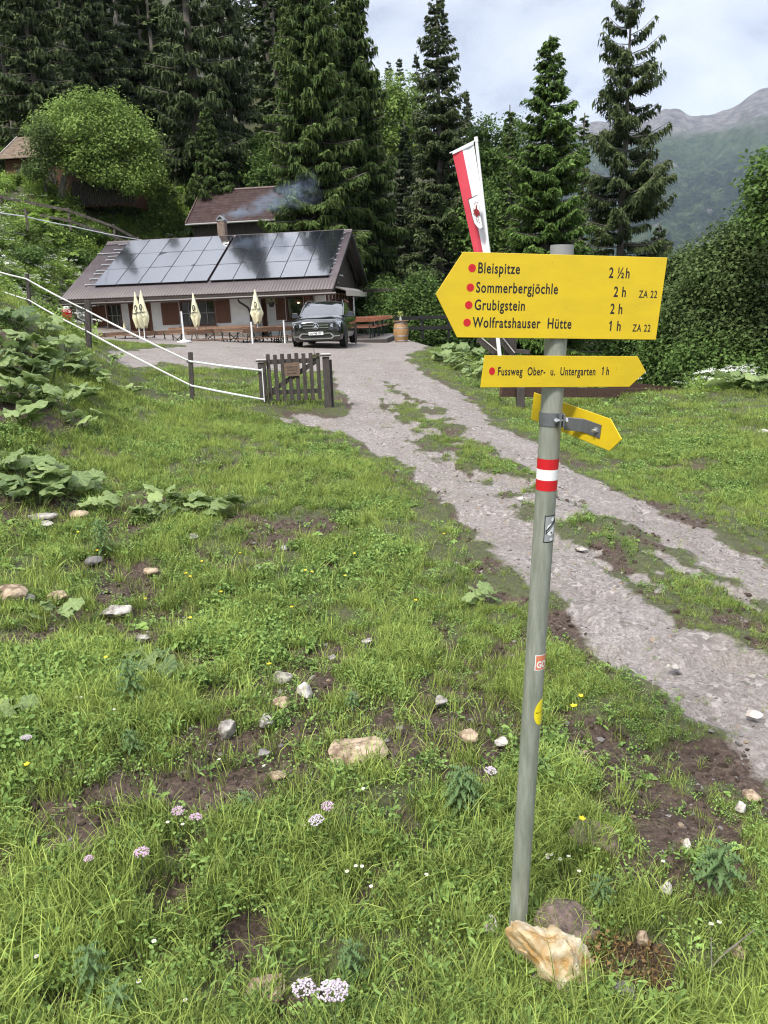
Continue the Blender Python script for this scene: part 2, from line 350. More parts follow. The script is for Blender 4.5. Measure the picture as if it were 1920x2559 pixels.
def ground_mat():
    if 'ground' in MATS: return MATS['ground']
    m = bpy.data.materials.new('ground'); m.use_nodes = True; t = m.node_tree; p = t.nodes['Principled BSDF']; L = t.links.new; MATS['ground'] = m
    g = N('ShaderNodeNewGeometry', t); pos = g.outputs['Position']
    def noise(sc, det=5, rough=0.6):
        n = N('ShaderNodeTexNoise', t); n.inputs['Scale'].default_value = sc; n.inputs['Detail'].default_value = det; n.inputs['Roughness'].default_value = rough; L(pos, n.inputs['Vector']); return n.outputs['Fac']
    def ramp(f, *st):
        r_ = N('ShaderNodeValToRGB', t); L(f, r_.inputs[0]); e = r_.color_ramp.elements
        e[0].position, e[0].color = st[0][0], (*st[0][1], 1); e[1].position, e[1].color = st[-1][0], (*st[-1][1], 1)
        for s_ in st[1:-1]: q = e.new(s_[0]); q.color = (*s_[1], 1)
        return r_.outputs[0]
    def mixc(f, a, b):
        q = N('ShaderNodeMix', t, data_type='RGBA'); L(f, q.inputs[0]); L(a, q.inputs[6]); L(b, q.inputs[7]); return q.outputs[2]
    grass = mixc(noise(1.1, 4), ramp(noise(30, 6), (0.3, (0.030, 0.026, 0.014)), (0.7, (0.105, 0.10, 0.045))), ramp(noise(38, 6), (0.3, (0.028, 0.034, 0.013)), (0.7, (0.095, 0.12, 0.038))))
    soil = ramp(noise(40, 8), (0.3, (0.028, 0.018, 0.012)), (0.55, (0.075, 0.050, 0.036)), (0.78, (0.17, 0.13, 0.10)))
    v = N('ShaderNodeTexVoronoi', t); v.inputs['Scale'].default_value = 42; L(pos, v.inputs['Vector'])
    v2 = N('ShaderNodeTexVoronoi', t); v2.inputs['Scale'].default_value = 95; L(pos, v2.inputs['Vector'])
    peb = ramp(v.outputs['Color'], (0.0, (0.10, 0.088, 0.08)), (0.5, (0.24, 0.215, 0.205)), (1.0, (0.46, 0.42, 0.40)))
    peb2 = ramp(v2.outputs['Color'], (0.0, (0.11, 0.097, 0.09)), (0.6, (0.25, 0.225, 0.215)), (1.0, (0.36, 0.33, 0.32)))
    gravel = mixc(noise(14, 3), peb, peb2)
    gravel = mixc(ramp(noise(1.3, 6, 0.7), (0.42, (0, 0, 0)), (0.62, (0.75, 0.75, 0.75))), gravel, ramp(noise(60, 6), (0.35, (0.11, 0.088, 0.068)), (0.65, (0.26, 0.225, 0.20))))
    v3 = N('ShaderNodeTexVoronoi', t); v3.inputs['Scale'].default_value = 30; L(pos, v3.inputs['Vector'])
    gravel = mixc(ramp(noise(5, 4, 0.7), (0.45, (0, 0, 0)), (0.62, (0.8, 0.8, 0.8))), gravel, ramp(v3.outputs['Color'], (0.0, (0.08, 0.066, 0.056)), (0.55, (0.22, 0.19, 0.175)), (1.0, (0.48, 0.44, 0.415))))
    aP = N('ShaderNodeAttribute', t); aP.attribute_name = 'path'; aS = N('ShaderNodeAttribute', t); aS.attribute_name = 'soil'
    # ragged edges: the smooth masks are thresholded against fine noise
    def rag(a, n_, k=1.3):
        s_ = N('ShaderNodeMath', t, operation='SUBTRACT'); L(n_, s_.inputs[0]); s_.inputs[1].default_value = 0.5
        q = N('ShaderNodeMath', t, operation='MULTIPLY_ADD'); L(s_.outputs[0], q.inputs[0]); q.inputs[1].default_value = k; L(a.outputs['Fac'], q.inputs[2])
        r_ = N('ShaderNodeMapRange', t); L(q.outputs[0], r_.inputs[0]); r_.inputs[1].default_value = 0.35; r_.inputs[2].default_value = 0.65; return r_.outputs[0]
    c = mixc(rag(aS, noise(11, 7, 0.7)), grass, soil); c = mixc(rag(aP, noise(9, 7, 0.7)), c, gravel)
    wm_ = N('ShaderNodeMix', t, data_type='RGBA', blend_type='MULTIPLY'); wm_.inputs[0].default_value = 1; L(c, wm_.inputs[6]); wm_.inputs[7].default_value = (1.0, 0.99, 0.97, 1); L(wm_.outputs[2], p.inputs['Base Color']); 
    rr = N('ShaderNodeMapRange', t); L(noise(2.0, 5), rr.inputs[0]); rr.inputs[3].default_value = 0.45; rr.inputs[4].default_value = 0.95; L(rr.outputs[0], p.inputs['Roughness'])
    p.inputs['Specular IOR Level'].default_value = 0.4
    b1 = N('ShaderNodeBump', t); b1.inputs['Strength'].default_value = 0.9; b1.inputs['Distance'].default_value = 0.012; 
    hm = N('ShaderNodeMath', t, operation='ADD'); L(v.outputs['Distance'], hm.inputs[0]); L(noise(60, 6, 0.7), hm.inputs[1]); L(hm.outputs[0], b1.inputs['Height'])
    L(b1.outputs[0], p.inputs['Normal'])
    return m
make_ground()

# ------------------------------------------------------------------ scatter of ground cover (grass is stuff: nobody could count it)
def gn_scatter(name, P_, rot, scl, idx, coll, mat_dummy=None):
    me = bpy.data.meshes.new(name); n = len(P_); me.vertices.add(n); me.vertices.foreach_set('co', np.ascontiguousarray(P_, np.float32).ravel())
    a = me.attributes.new('rot', 'FLOAT_VECTOR', 'POINT'); a.data.foreach_set('vector', np.ascontiguousarray(rot, np.float32).ravel())
    a = me.attributes.new('scl', 'FLOAT', 'POINT'); a.data.foreach_set('value', np.ascontiguousarray(scl, np.float32))
    a = me.attributes.new('idx', 'INT', 'POINT'); a.data.foreach_set('value', np.ascontiguousarray(idx, np.int32))
    o = bpy.data.objects.new(name, me); S.collection.objects.link(o); o['kind'] = 'stuff'
    ng = bpy.data.node_groups.new(name, 'GeometryNodeTree'); ng.interface.new_socket('Geometry', in_out='INPUT', socket_type='NodeSocketGeometry'); ng.interface.new_socket('Geometry', in_out='OUTPUT', socket_type='NodeSocketGeometry')
    gi = ng.nodes.new('NodeGroupInput'); go = ng.nodes.new('NodeGroupOutput'); ip = ng.nodes.new('GeometryNodeInstanceOnPoints')
    ci = ng.nodes.new('GeometryNodeCollectionInfo'); ci.inputs['Collection'].default_value = coll; ci.inputs['Separate Children'].default_value = True; ci.inputs['Reset Children'].default_value = True
    def na(nm, ty):
        q = ng.nodes.new('GeometryNodeInputNamedAttribute'); q.data_type = ty; q.inputs['Name'].default_value = nm; return q.outputs[0]
    L = ng.links.new
    L(gi.outputs[0], ip.inputs['Points']); L(ci.outputs[0], ip.inputs['Instance']); ip.inputs['Pick Instance'].default_value = True
    L(na('idx', 'INT'), ip.inputs['Instance Index']); L(na('scl', 'FLOAT'), ip.inputs['Scale'])
    er = ng.nodes.new('FunctionNodeEulerToRotation'); L(na('rot', 'FLOAT_VECTOR'), er.inputs[0]); L(er.outputs[0], ip.inputs['Rotation'])
    L(ip.outputs[0], go.inputs[0])
    md = o.modifiers.new('scatter', 'NODES'); md.node_group = ng
    return o
def blades(n, rad, hmin, hmax, wid, seed, bend=(0.2, 0.9), upright=0.3, segs=3, vlo=0.2, vhi=0.8):
    """n grass blades as tapering bent strips; returns vertices, quad faces and tone per vertex"""
    r = np.random.RandomState(seed)
    ang = r.rand(n) * 2 * np.pi; rr = rad * np.sqrt(r.rand(n)); bx = rr * np.cos(ang); by = rr * np.sin(ang)
    h = hmin + (hmax - hmin) * r.rand(n) ** 1.5; az = r.rand(n) * 2 * np.pi; lean = upright * r.rand(n); bd = bend[0] + (bend[1] - bend[0]) * r.rand(n)
    w_ = wid * (0.6 + 0.8 * r.rand(n)); tone = vlo + (vhi - vlo) * r.rand(n)
    V = []; T = []
    tw = az + np.pi / 2 + (r.rand(n) - 0.5) * 1.2
    px = bx.copy(); py = by.copy(); pz = np.full(n, -0.01)
    for k in range(segs + 1):
        t = k / segs; ww = w_ * (1 - t) ** 0.7 if k < segs else np.zeros(n) + 0.0002
        V.append(np.stack([px - ww * np.cos(tw), py - ww * np.sin(tw), pz], 1)); V.append(np.stack([px + ww * np.cos(tw), py + ww * np.sin(tw), pz], 1))
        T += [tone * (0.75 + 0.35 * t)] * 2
        th = lean + bd * t * 1.35; st = h / segs
        px = px + st * np.sin(th) * np.cos(az); py = py + st * np.sin(th) * np.sin(az); pz = pz + st * np.cos(th)
    V = np.stack(V, 1).reshape(-1, 3); T = np.stack(T, 1).reshape(-1); k2 = 2 * (segs + 1)
    F = []
    base = np.arange(n) * k2
    for k in range(segs): F.append(np.stack([base + 2 * k, base + 2 * k + 1, base + 2 * k + 3, base + 2 * k + 2], 1))
    return V, np.concatenate(F), T
def leaves_flat(n, rad, size, zlo, zhi, seed, ratio=0.8, tilt=0.5, vlo=0.3, vhi=0.9):
    """small rounded leaves (hexagons, folded at the midrib) held at various heights"""
    r = np.random.RandomState(seed); a = r.rand(n) * 2 * np.pi; q = rad * np.sqrt(r.rand(n))
    c = np.stack([q * np.cos(a), q * np.sin(a), zlo + (zhi - zlo) * r.rand(n)], 1)
    az = r.rand(n) * 2 * np.pi; ti = tilt * r.randn(n); s_ = size * (0.6 + 0.8 * r.rand(n))
    d = np.stack([np.cos(az) * np.cos(ti), np.sin(az) * np.cos(ti), np.sin(ti)], 1); e_ = np.stack([-np.sin(az), np.cos(az), 0.3 * r.randn(n)], 1)
    S1 = s_[:, None]; tone = vlo + (vhi - vlo) * r.rand(n)
    up = np.array([0, 0, 1.0])
    pts = [c, c + d * S1 * 0.35 + e_ * S1 * ratio * 0.5 + up * S1 * 0.1, c + d * S1 * 0.8 + e_ * S1 * ratio * 0.38 + up * S1 * 0.08, c + d * S1 - up * S1 * 0.05, c + d * S1 * 0.8 - e_ * S1 * ratio * 0.38 + up * S1 * 0.08, c + d * S1 * 0.35 - e_ * S1 * ratio * 0.5 + up * S1 * 0.1]
    V = np.stack(pts, 1).reshape(-1, 3); b = np.arange(n) * 6
    F = np.concatenate([np.stack([b, b + 1, b + 2, b + 3], 1), np.stack([b, b + 3, b + 4, b + 5], 1)])
    return V, F, np.repeat(tone, 6)
def join(*parts):
    V = []; F = []; T = []; o = 0
    for v, f, t in parts: V.append(v); F.append(f + o); T.append(t); o += len(v)
    return np.concatenate(V), np.concatenate(F), np.concatenate(T)
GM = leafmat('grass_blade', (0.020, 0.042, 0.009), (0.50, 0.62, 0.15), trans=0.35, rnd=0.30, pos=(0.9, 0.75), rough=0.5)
WM = leafmat('herb_leaf', (0.018, 0.048, 0.013), (0.31, 0.46, 0.125), trans=0.3, rnd=0.35, pos=(1.3, 0.5), rough=0.5)
DM = leafmat('dry_grass', (0.10, 0.085, 0.03), (0.34, 0.29, 0.13), trans=0.2, rnd=0.3)
def proto_coll(name, items):
    c = bpy.data.collections.new(name)
    for i, (V, F, T, m) in enumerate(items):
        o = np_mesh('%s_%02d' % (name, i), V, F, m, {'v': T}, link=False); c.objects.link(o)
    return c
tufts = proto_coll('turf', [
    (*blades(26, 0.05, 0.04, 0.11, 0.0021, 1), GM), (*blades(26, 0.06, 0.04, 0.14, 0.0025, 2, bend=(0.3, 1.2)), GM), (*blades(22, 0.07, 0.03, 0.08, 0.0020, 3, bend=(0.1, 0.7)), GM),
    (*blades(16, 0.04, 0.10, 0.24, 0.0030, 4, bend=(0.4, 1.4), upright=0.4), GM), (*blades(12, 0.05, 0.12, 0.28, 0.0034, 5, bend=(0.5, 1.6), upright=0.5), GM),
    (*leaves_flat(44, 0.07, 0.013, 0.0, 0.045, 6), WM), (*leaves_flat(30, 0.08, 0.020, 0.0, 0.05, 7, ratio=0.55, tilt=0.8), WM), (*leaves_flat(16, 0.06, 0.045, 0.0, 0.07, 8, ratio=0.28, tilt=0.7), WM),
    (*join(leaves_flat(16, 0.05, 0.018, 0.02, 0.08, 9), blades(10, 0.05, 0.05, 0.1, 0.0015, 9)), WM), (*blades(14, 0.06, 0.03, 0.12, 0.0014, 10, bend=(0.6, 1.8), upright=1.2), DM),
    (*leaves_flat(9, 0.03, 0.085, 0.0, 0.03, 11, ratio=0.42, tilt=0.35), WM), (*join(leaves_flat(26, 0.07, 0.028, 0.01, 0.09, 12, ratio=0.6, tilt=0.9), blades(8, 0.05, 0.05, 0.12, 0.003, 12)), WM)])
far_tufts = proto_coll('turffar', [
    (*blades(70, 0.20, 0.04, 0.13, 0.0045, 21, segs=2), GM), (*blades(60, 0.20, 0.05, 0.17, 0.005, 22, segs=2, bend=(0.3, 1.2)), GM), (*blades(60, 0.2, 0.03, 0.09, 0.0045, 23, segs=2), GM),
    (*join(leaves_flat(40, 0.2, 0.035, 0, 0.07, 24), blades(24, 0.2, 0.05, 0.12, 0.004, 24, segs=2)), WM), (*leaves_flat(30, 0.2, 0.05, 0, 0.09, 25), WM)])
rg = np.random.RandomState(11)
def wedge(n, y0, y1, spread=0.72, xoff=0.0, bias=1.0):
    y = y0 + (y1 - y0) * rg.rand(n) ** bias; x = (rg.rand(n) * 2 - 1) * spread * (y + 0.6) + xoff; return x, y
def keep_rule(x, y):
    path, soil, s = masks(x, y)
    med = sst(0.5 + (s - 0.25) / 0.5)           # thin, low growth next to and between the wheel tracks
    dens = np.maximum((1 - path) ** 2, 0.05 * (fbm(x * 1.5 + 5, y * 1.5, 3) > 0.05)) * (1 - 0.90 * soil) * (0.6 + 0.4 * med)
    dens *= 0.22 + 1.0 * sst((fbm(x * 2.1, y * 2.1 + 30, 4) + 0.36) / 0.6)
    return dens, s, soil
def grass_band(name, n, y0, y1, coll, pick, sbase, spread=0.72, extra=None):
    x, y = wedge(n, y0, y1, spread, bias=0.8); d, s, soil = keep_rule(x, y)
    hx = (x - HO[0]) * math.cos(PHI) - (y - HO[1]) * math.sin(PHI); hy = (x - HO[0]) * math.sin(PHI) + (y - HO[1]) * math.cos(PHI)
    house = (hx > -13.2) & (hx < 9.5) & (hy > -7.6) & (hy < 10.5)
    k = (rg.rand(n) < d) & ~house; x, y, s = x[k], y[k], s[k]; m = len(x)
    z = ground_z(x, y)
    med = np.clip(0.40 + s * 0.6, 0.30, 1.0)
    big = 0.85 + 0.35 * sst(fbm(x * 0.7 + 3, y * 0.7, 3) + 0.5)
    sc = 0.77 * sbase * med * big * (0.7 + 0.6 * rg.rand(m))
    rot = np.stack([0.18 * rg.randn(m), 0.18 * rg.randn(m), rg.rand(m) * 6.283], 1)
    cum = np.cumsum(pick) / np.sum(pick); kk = fbm(x * 1.3 + 70, y * 1.3, 3) * 0.5
    idx = np.searchsorted(cum, np.clip(rg.rand(m) * 0.8 + 0.1 + kk, 0, 0.999))
    return gn_scatter(name, np.stack([x, y, z], 1), rot, sc, idx, coll)
NEAR = [20, 20, 18, 9, 4, 8, 6, 5, 8, 9, 4, 8]
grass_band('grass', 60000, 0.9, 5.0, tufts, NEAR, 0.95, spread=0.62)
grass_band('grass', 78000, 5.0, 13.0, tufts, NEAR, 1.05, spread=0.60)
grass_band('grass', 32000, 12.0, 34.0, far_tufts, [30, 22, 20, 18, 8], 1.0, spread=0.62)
# ------------------------------------------------------------------ trees
BARK = mat('bark', (0.10, 0.085, 0.072), 0.9, col2=(0.21, 0.19, 0.165), scale=9, bump=0.6, dist=0.03, stretch=(1, 1, 0.25))
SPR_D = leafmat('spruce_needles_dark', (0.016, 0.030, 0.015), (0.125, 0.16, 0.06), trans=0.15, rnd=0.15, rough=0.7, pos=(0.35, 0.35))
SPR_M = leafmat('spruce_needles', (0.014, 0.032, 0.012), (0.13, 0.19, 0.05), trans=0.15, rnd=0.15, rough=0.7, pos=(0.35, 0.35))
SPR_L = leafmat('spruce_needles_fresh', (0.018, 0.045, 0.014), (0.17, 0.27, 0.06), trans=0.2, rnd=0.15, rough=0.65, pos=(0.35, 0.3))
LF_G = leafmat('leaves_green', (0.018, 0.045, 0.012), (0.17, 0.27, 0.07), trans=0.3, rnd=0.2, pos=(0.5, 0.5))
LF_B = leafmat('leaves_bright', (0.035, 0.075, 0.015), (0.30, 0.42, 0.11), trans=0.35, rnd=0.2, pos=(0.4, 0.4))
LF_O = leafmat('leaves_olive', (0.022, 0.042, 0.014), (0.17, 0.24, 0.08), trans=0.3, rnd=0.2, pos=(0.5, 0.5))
def spruce_arrays(H, R, seed, gap=0.45, nb=7, h0=0.05, hang=0.5, step=0.30, power=0.85, dens=1.0, curve=0.25, size=1.0):
    """whorls of limbs on a trunk; sprays of needles sit along each limb, level ones on top and hanging ones under it"""
    r = np.random.RandomState(seed); tubes = []; P0 = []; D = []; Wd = []; T = []
    h = H * h0
    while h < H * 0.985:
        f = 1 - h / H; L0 = R * (f ** power) * (0.85 + 0.25 * r.rand()) + 0.12
        n_ = max(4, int(nb * (0.7 + 0.5 * r.rand()) * (0.6 + 0.4 * min(1, f * 3))))
        a0 = r.rand() * 6.28
        for k in range(n_):
            a = a0 + 6.283 * (k + 0.35 * r.randn()) / n_; L_ = L0 * (0.6 + 0.5 * r.rand()) 
            if r.rand() > dens: continue
            droop = (0.10 + 0.32 * (1 - f) * 0 + 0.30 * f) * (0.7 + 0.6 * r.rand()) - 0.35 * max(0, 0.22 - f) / 0.22; up = curve * (0.6 + 0.8 * r.rand())
            ca, sa = math.cos(a), math.sin(a); hh = h + 0.25 * r.randn() * gap
            def pt(s): return np.stack([L_ * s * ca, L_ * s * sa, hh - droop * L_ * s + up * L_ * s * s], -1)
            tubes.append((pt(np.array([0.0, 0.5, 1.0])), 0.012 + 0.016 * L_))
            ns = max(4, int(1.3 * L_ / step)); s_ = (np.arange(ns) + 0.6 * r.rand(ns)) / ns; s_ = s_[s_ > 0.12]
            p = pt(s_); m = len(s_)
            wd_ = 0.33 * L_ * (1 - s_) ** 0.8 * (0.25 + s_) * 1.5 + 0.16      # half-width of the fan of side twigs
            for side in (-1, 1):
                for q in range(3):
                    an = side * (0.75 + 0.35 * r.randn(m)); dl = np.minimum(wd_ * (0.8 + 0.5 * r.rand(m)), 1.1)
                    d = np.stack([np.cos(a + an), np.sin(a + an), -0.25 - 0.25 * r.rand(m) - hang * 0.3 * q], 1)
                    d /= np.linalg.norm(d, axis=1)[:, None]; d *= dl[:, None]
                    off = p + d * (0.0, 0.35, 0.15)[q]; P0.append(off); D.append(d * (1 if q == 0 else 0.8))
                    wv = np.stack([-np.sin(a + an), np.cos(a + an), 0.5 * r.randn(m)], 1) * (0.060 * size * (0.7 + 0.6 * r.rand(m)))[:, None]
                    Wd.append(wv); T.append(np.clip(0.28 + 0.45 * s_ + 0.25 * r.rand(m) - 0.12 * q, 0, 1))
                # hanging twigs below the side twigs
                for q in range(4 if hang > 0.3 else 3):
                    t_ = r.rand(m); b0 = p + np.stack([np.cos(a + side * 0.9) * wd_ * t_, np.sin(a + side * 0.9) * wd_ * t_, -0.12 * wd_ * t_], 1)
                    ln = hang * (0.25 + 0.65 * r.rand(m)) * min(1, 0.3 + L_ / 2.5)
                    d = np.stack([0.15 * r.randn(m) + 0.15 * ca, 0.15 * r.randn(m) + 0.15 * sa, -np.ones(m)], 1) * ln[:, None]
                    az = r.rand(m) * 6.28; P0.append(b0); D.append(d)
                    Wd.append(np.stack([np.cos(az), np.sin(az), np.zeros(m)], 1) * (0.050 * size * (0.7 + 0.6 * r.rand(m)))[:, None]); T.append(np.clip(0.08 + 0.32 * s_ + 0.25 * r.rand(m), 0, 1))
        h += gap * (0.75 + 0.5 * r.rand()) * (0.55 + 0.45 * min(1, f * 2))
    P0 = np.concatenate(P0); D = np.concatenate(D); Wd = np.concatenate(Wd); T = np.concatenate(T); n = len(P0)
    sag = np.zeros((n, 3)); sag[:, 2] = -0.06 * np.linalg.norm(D, axis=1)
    V = np.stack([P0, P0 + D * 0.45 + Wd, P0 + D + sag, P0 + D * 0.45 - Wd], 1).reshape(-1, 3); b = np.arange(n) * 4
    F = np.stack([b, b + 1, b + 2, b + 3], 1); tt = np.repeat(T, 4)
    return V, F, tt, tubes
def trunk_mb(H, r0, lean=(0, 0), tubes=(), segs=7, r1=0.03, wig=0.02, n=8, seed=0):
    mb = MB(); r = random.Random(seed)
    pts = [(lean[0] * t + wig * r.gauss(0, 1) * (t > 0), lean[1] * t + wig * r.gauss(0, 1) * (t > 0), H * t - 0.4 * (t == 0)) for t in [i / segs for i in range(segs + 1)]]
    mb.tube(pts, [r0 * 1.25] + [r0 * (1 - t) ** 0.9 + r1 for t in [i / segs for i in range(1, segs + 1)]], n)
    for p, rad in tubes: mb.tube([tuple(q) for q in p], [rad, rad * 0.6, rad * 0.25], 4, cap=False)
    return mb
TREES = {}
def spruce(key, H, R, seed, mt, label, group, loc, rot=0.0, sc=1.0, trunk_r=None, cat='tree', name='spruce_tree', **k):
    if key not in TREES:
        V, F, T, tubes = spruce_arrays(H, R, seed, **k)
        cr_ = np_mesh('crown', V, F, mt, {'v': T}); tk = trunk_mb(H, trunk_r or H * 0.011 + 0.04, tubes=tubes).build('trunk', BARK, smooth=True)
        t = thing(name, label, cat, loc, rot, group); cr_.parent = t; tk.parent = t; t.scale = (sc,) * 3; TREES[key] = t; return t
    src = TREES[key]
    return dup(src, loc, rot, sc, label, group)
def broad_arrays(blobs, seed, nleaf, size, ratio=0.7, flat=0.7, clump=0.28):
    """leaves gathered in twig-end clumps through lumpy lobes; blobs: (x, y, z, rx, ry, rz)"""
    r = np.random.RandomState(seed); vol = np.array([b[3] * b[4] * b[5] for b in blobs]) ** 0.75; vol /= vol.sum(); C = []; tone = []; OUT = []
    for b, vv in zip(blobs, vol):
        nc = max(3, int(nleaf * vv / 26)); u = r.randn(nc, 3); u /= np.linalg.norm(u, axis=1)[:, None]
        rad = (0.45 + 0.62 * r.rand(nc) ** 0.6)[:, None]
        bump = 1 + 0.22 * np.sin(u[:, 0] * 5 + b[0]) * np.sin(u[:, 1] * 5 + seed) + 0.15 * np.sin(u[:, 2] * 9)
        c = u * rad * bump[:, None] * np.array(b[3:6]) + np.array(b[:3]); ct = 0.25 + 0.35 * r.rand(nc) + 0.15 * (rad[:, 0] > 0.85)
        k = 26; cc = np.repeat(c, k, 0); uu = np.repeat(u, k, 0)
        cs = clump * np.mean(b[3:6]) ** 0.35
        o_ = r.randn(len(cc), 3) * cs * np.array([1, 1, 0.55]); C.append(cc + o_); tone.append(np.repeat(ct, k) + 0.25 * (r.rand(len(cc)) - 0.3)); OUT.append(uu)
    C = np.concatenate(C); tone = np.clip(np.concatenate(tone), 0, 1); OUT = np.concatenate(OUT); n = len(C)
    nrm = 0.45 * OUT + np.array([0, 0, flat]) + 0.55 * r.randn(n, 3); nrm /= np.linalg.norm(nrm, axis=1)[:, None]
    d = r.randn(n, 3) + 0.4 * OUT; d -= nrm * (d * nrm).sum(1)[:, None]; d /= np.linalg.norm(d, axis=1)[:, None]; e_ = np.cross(nrm, d)
    s_ = (size * (0.6 + 0.8 * r.rand(n)))[:, None]
    V = np.stack([C, C + d * s_ * 0.5 + e_ * s_ * ratio * 0.5, C + d * s_ - nrm * s_ * 0.15, C + d * s_ * 0.5 - e_ * s_ * ratio * 0.5], 1).reshape(-1, 3); b = np.arange(n) * 4
    return V, np.stack([b, b + 1, b + 2, b + 3], 1), np.repeat(tone, 4)
def broadleaf(name, label, cat, loc, blobs, seed, nleaf, size, mt, stem=None, group=None, rot=0, **k):
    V, F, T = broad_arrays(blobs, seed, nleaf, size, **k)
    t = thing(name, label, cat, loc, rot, group)
    c = np_mesh('foliage' if cat in ('bush', 'shrub') else 'crown', V, F, mt, {'v': T}); c.parent = t
    mb = MB(); r = random.Random(seed); top = max(b[2] for b in blobs)
    if stem:
        r0, h, lx, ly = stem
        mb.tube([(0, 0, -0.4), (lx * 0.15, ly * 0.15, h * 0.3), (lx * 0.6, ly * 0.6, h * 0.7), (lx, ly, h)], [r0 * 1.3, r0, r0 * 0.85, r0 * 0.7], 8)
        for b in blobs:
            q = Vector((b[0], b[1], b[2])); st = Vector((lx, ly, h)) if b[2] > h else Vector((lx * 0.6, ly * 0.6, h * 0.7))
            mid = st.lerp(q, 0.5) + Vector((r.gauss(0, .15), r.gauss(0, .15), 0.1)); rr = r0 * 0.4
            mb.tube([st, mid, q, q + Vector((b[3] * r.uniform(-.5, .5), b[4] * r.uniform(-.5, .5), b[5] * 0.6))], [rr, rr * 0.7, rr * 0.4, rr * 0.15], 5)
            for _ in range(4):
                e_ = q + Vector((b[3] * r.uniform(-.8, .8), b[4] * r.uniform(-.8, .8), b[5] * r.uniform(-.3, .8))); mb.tube([mid, (mid + e_) / 2 + Vector((0, 0, .1)), e_], [rr * 0.4, rr * 0.25, rr * 0.08], 4, cap=False)
    else:
        for b in blobs:
            for _ in range(4): mb.tube([(b[0] * 0.5 + r.uniform(-.2, .2), b[1] * .5 + r.uniform(-.2, .2), -0.3), (b[0] + r.uniform(-.4, .4) * b[3], b[1] + r.uniform(-.4, .4) * b[4], b[2] + r.uniform(0, .6) * b[5])], [0.025, 0.006], 4, cap=False)
    mb.build('stems' if cat in ('bush', 'shrub') else 'trunk', BARK, t, smooth=True)
    return t
def sit(x, y, dz=0.0): return (x, y, gz(x, y) + dz)
def scale_to(px, py, Y, x, y):
    """height above the ground at (x, y) of the point seen at (px, py)"""
    return float(ray(px, py)[2] * Y - gz(x, y))
def place_spruce(key, px, Ytop, pytop, R, mt, label, group='spruces around the hut', H=None, **k):
    p = at(px, pytop, Ytop); g_ = gz(p.x, p.y); h = p.z - g_
    return spruce(key, h, R, k.pop('seed', 1), mt, label, group, (p.x, p.y, g_), **k)
# the individual spruces, left to right
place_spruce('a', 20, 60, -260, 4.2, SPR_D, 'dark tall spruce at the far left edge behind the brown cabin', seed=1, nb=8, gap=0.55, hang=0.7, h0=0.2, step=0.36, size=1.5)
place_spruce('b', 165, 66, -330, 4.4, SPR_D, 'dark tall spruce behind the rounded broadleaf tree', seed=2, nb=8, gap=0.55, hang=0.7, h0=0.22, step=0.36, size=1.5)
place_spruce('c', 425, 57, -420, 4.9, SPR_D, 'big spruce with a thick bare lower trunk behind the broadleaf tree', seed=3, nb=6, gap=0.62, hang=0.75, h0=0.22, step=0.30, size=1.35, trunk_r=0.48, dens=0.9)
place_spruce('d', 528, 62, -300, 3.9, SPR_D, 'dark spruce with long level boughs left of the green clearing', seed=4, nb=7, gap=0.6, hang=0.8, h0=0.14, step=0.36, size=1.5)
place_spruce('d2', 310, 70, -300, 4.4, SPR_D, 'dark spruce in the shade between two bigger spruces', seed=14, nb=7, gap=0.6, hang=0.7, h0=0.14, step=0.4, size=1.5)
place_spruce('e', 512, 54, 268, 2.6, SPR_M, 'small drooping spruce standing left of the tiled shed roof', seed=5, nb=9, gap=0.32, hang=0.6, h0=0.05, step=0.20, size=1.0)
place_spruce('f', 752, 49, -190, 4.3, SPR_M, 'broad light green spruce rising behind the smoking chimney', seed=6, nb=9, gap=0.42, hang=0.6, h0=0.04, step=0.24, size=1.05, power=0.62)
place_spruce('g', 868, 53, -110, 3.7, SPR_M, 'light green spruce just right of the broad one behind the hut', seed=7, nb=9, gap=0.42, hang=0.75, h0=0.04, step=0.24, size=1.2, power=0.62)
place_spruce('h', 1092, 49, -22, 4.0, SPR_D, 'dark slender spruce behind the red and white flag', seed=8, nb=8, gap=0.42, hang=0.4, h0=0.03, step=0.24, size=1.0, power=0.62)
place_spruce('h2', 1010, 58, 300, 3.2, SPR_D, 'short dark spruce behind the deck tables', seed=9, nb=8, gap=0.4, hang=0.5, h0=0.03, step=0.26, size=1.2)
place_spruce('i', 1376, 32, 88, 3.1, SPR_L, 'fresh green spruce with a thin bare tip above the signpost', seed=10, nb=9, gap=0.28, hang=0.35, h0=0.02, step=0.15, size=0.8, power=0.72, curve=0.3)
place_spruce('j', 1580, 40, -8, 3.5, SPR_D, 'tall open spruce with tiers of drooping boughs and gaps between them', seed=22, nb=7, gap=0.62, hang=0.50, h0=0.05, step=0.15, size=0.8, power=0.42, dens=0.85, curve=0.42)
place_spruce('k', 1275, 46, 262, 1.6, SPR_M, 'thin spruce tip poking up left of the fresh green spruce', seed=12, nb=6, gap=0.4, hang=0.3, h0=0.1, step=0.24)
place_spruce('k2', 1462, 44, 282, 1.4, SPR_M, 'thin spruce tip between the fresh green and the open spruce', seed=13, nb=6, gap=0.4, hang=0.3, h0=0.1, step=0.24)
place_spruce('l', 1650, 46, 560, 2.6, SPR_D, 'dark small spruce right behind the large sign', seed=15, nb=8, gap=0.4, hang=0.6, h0=0.02, step=0.26, size=1.2)
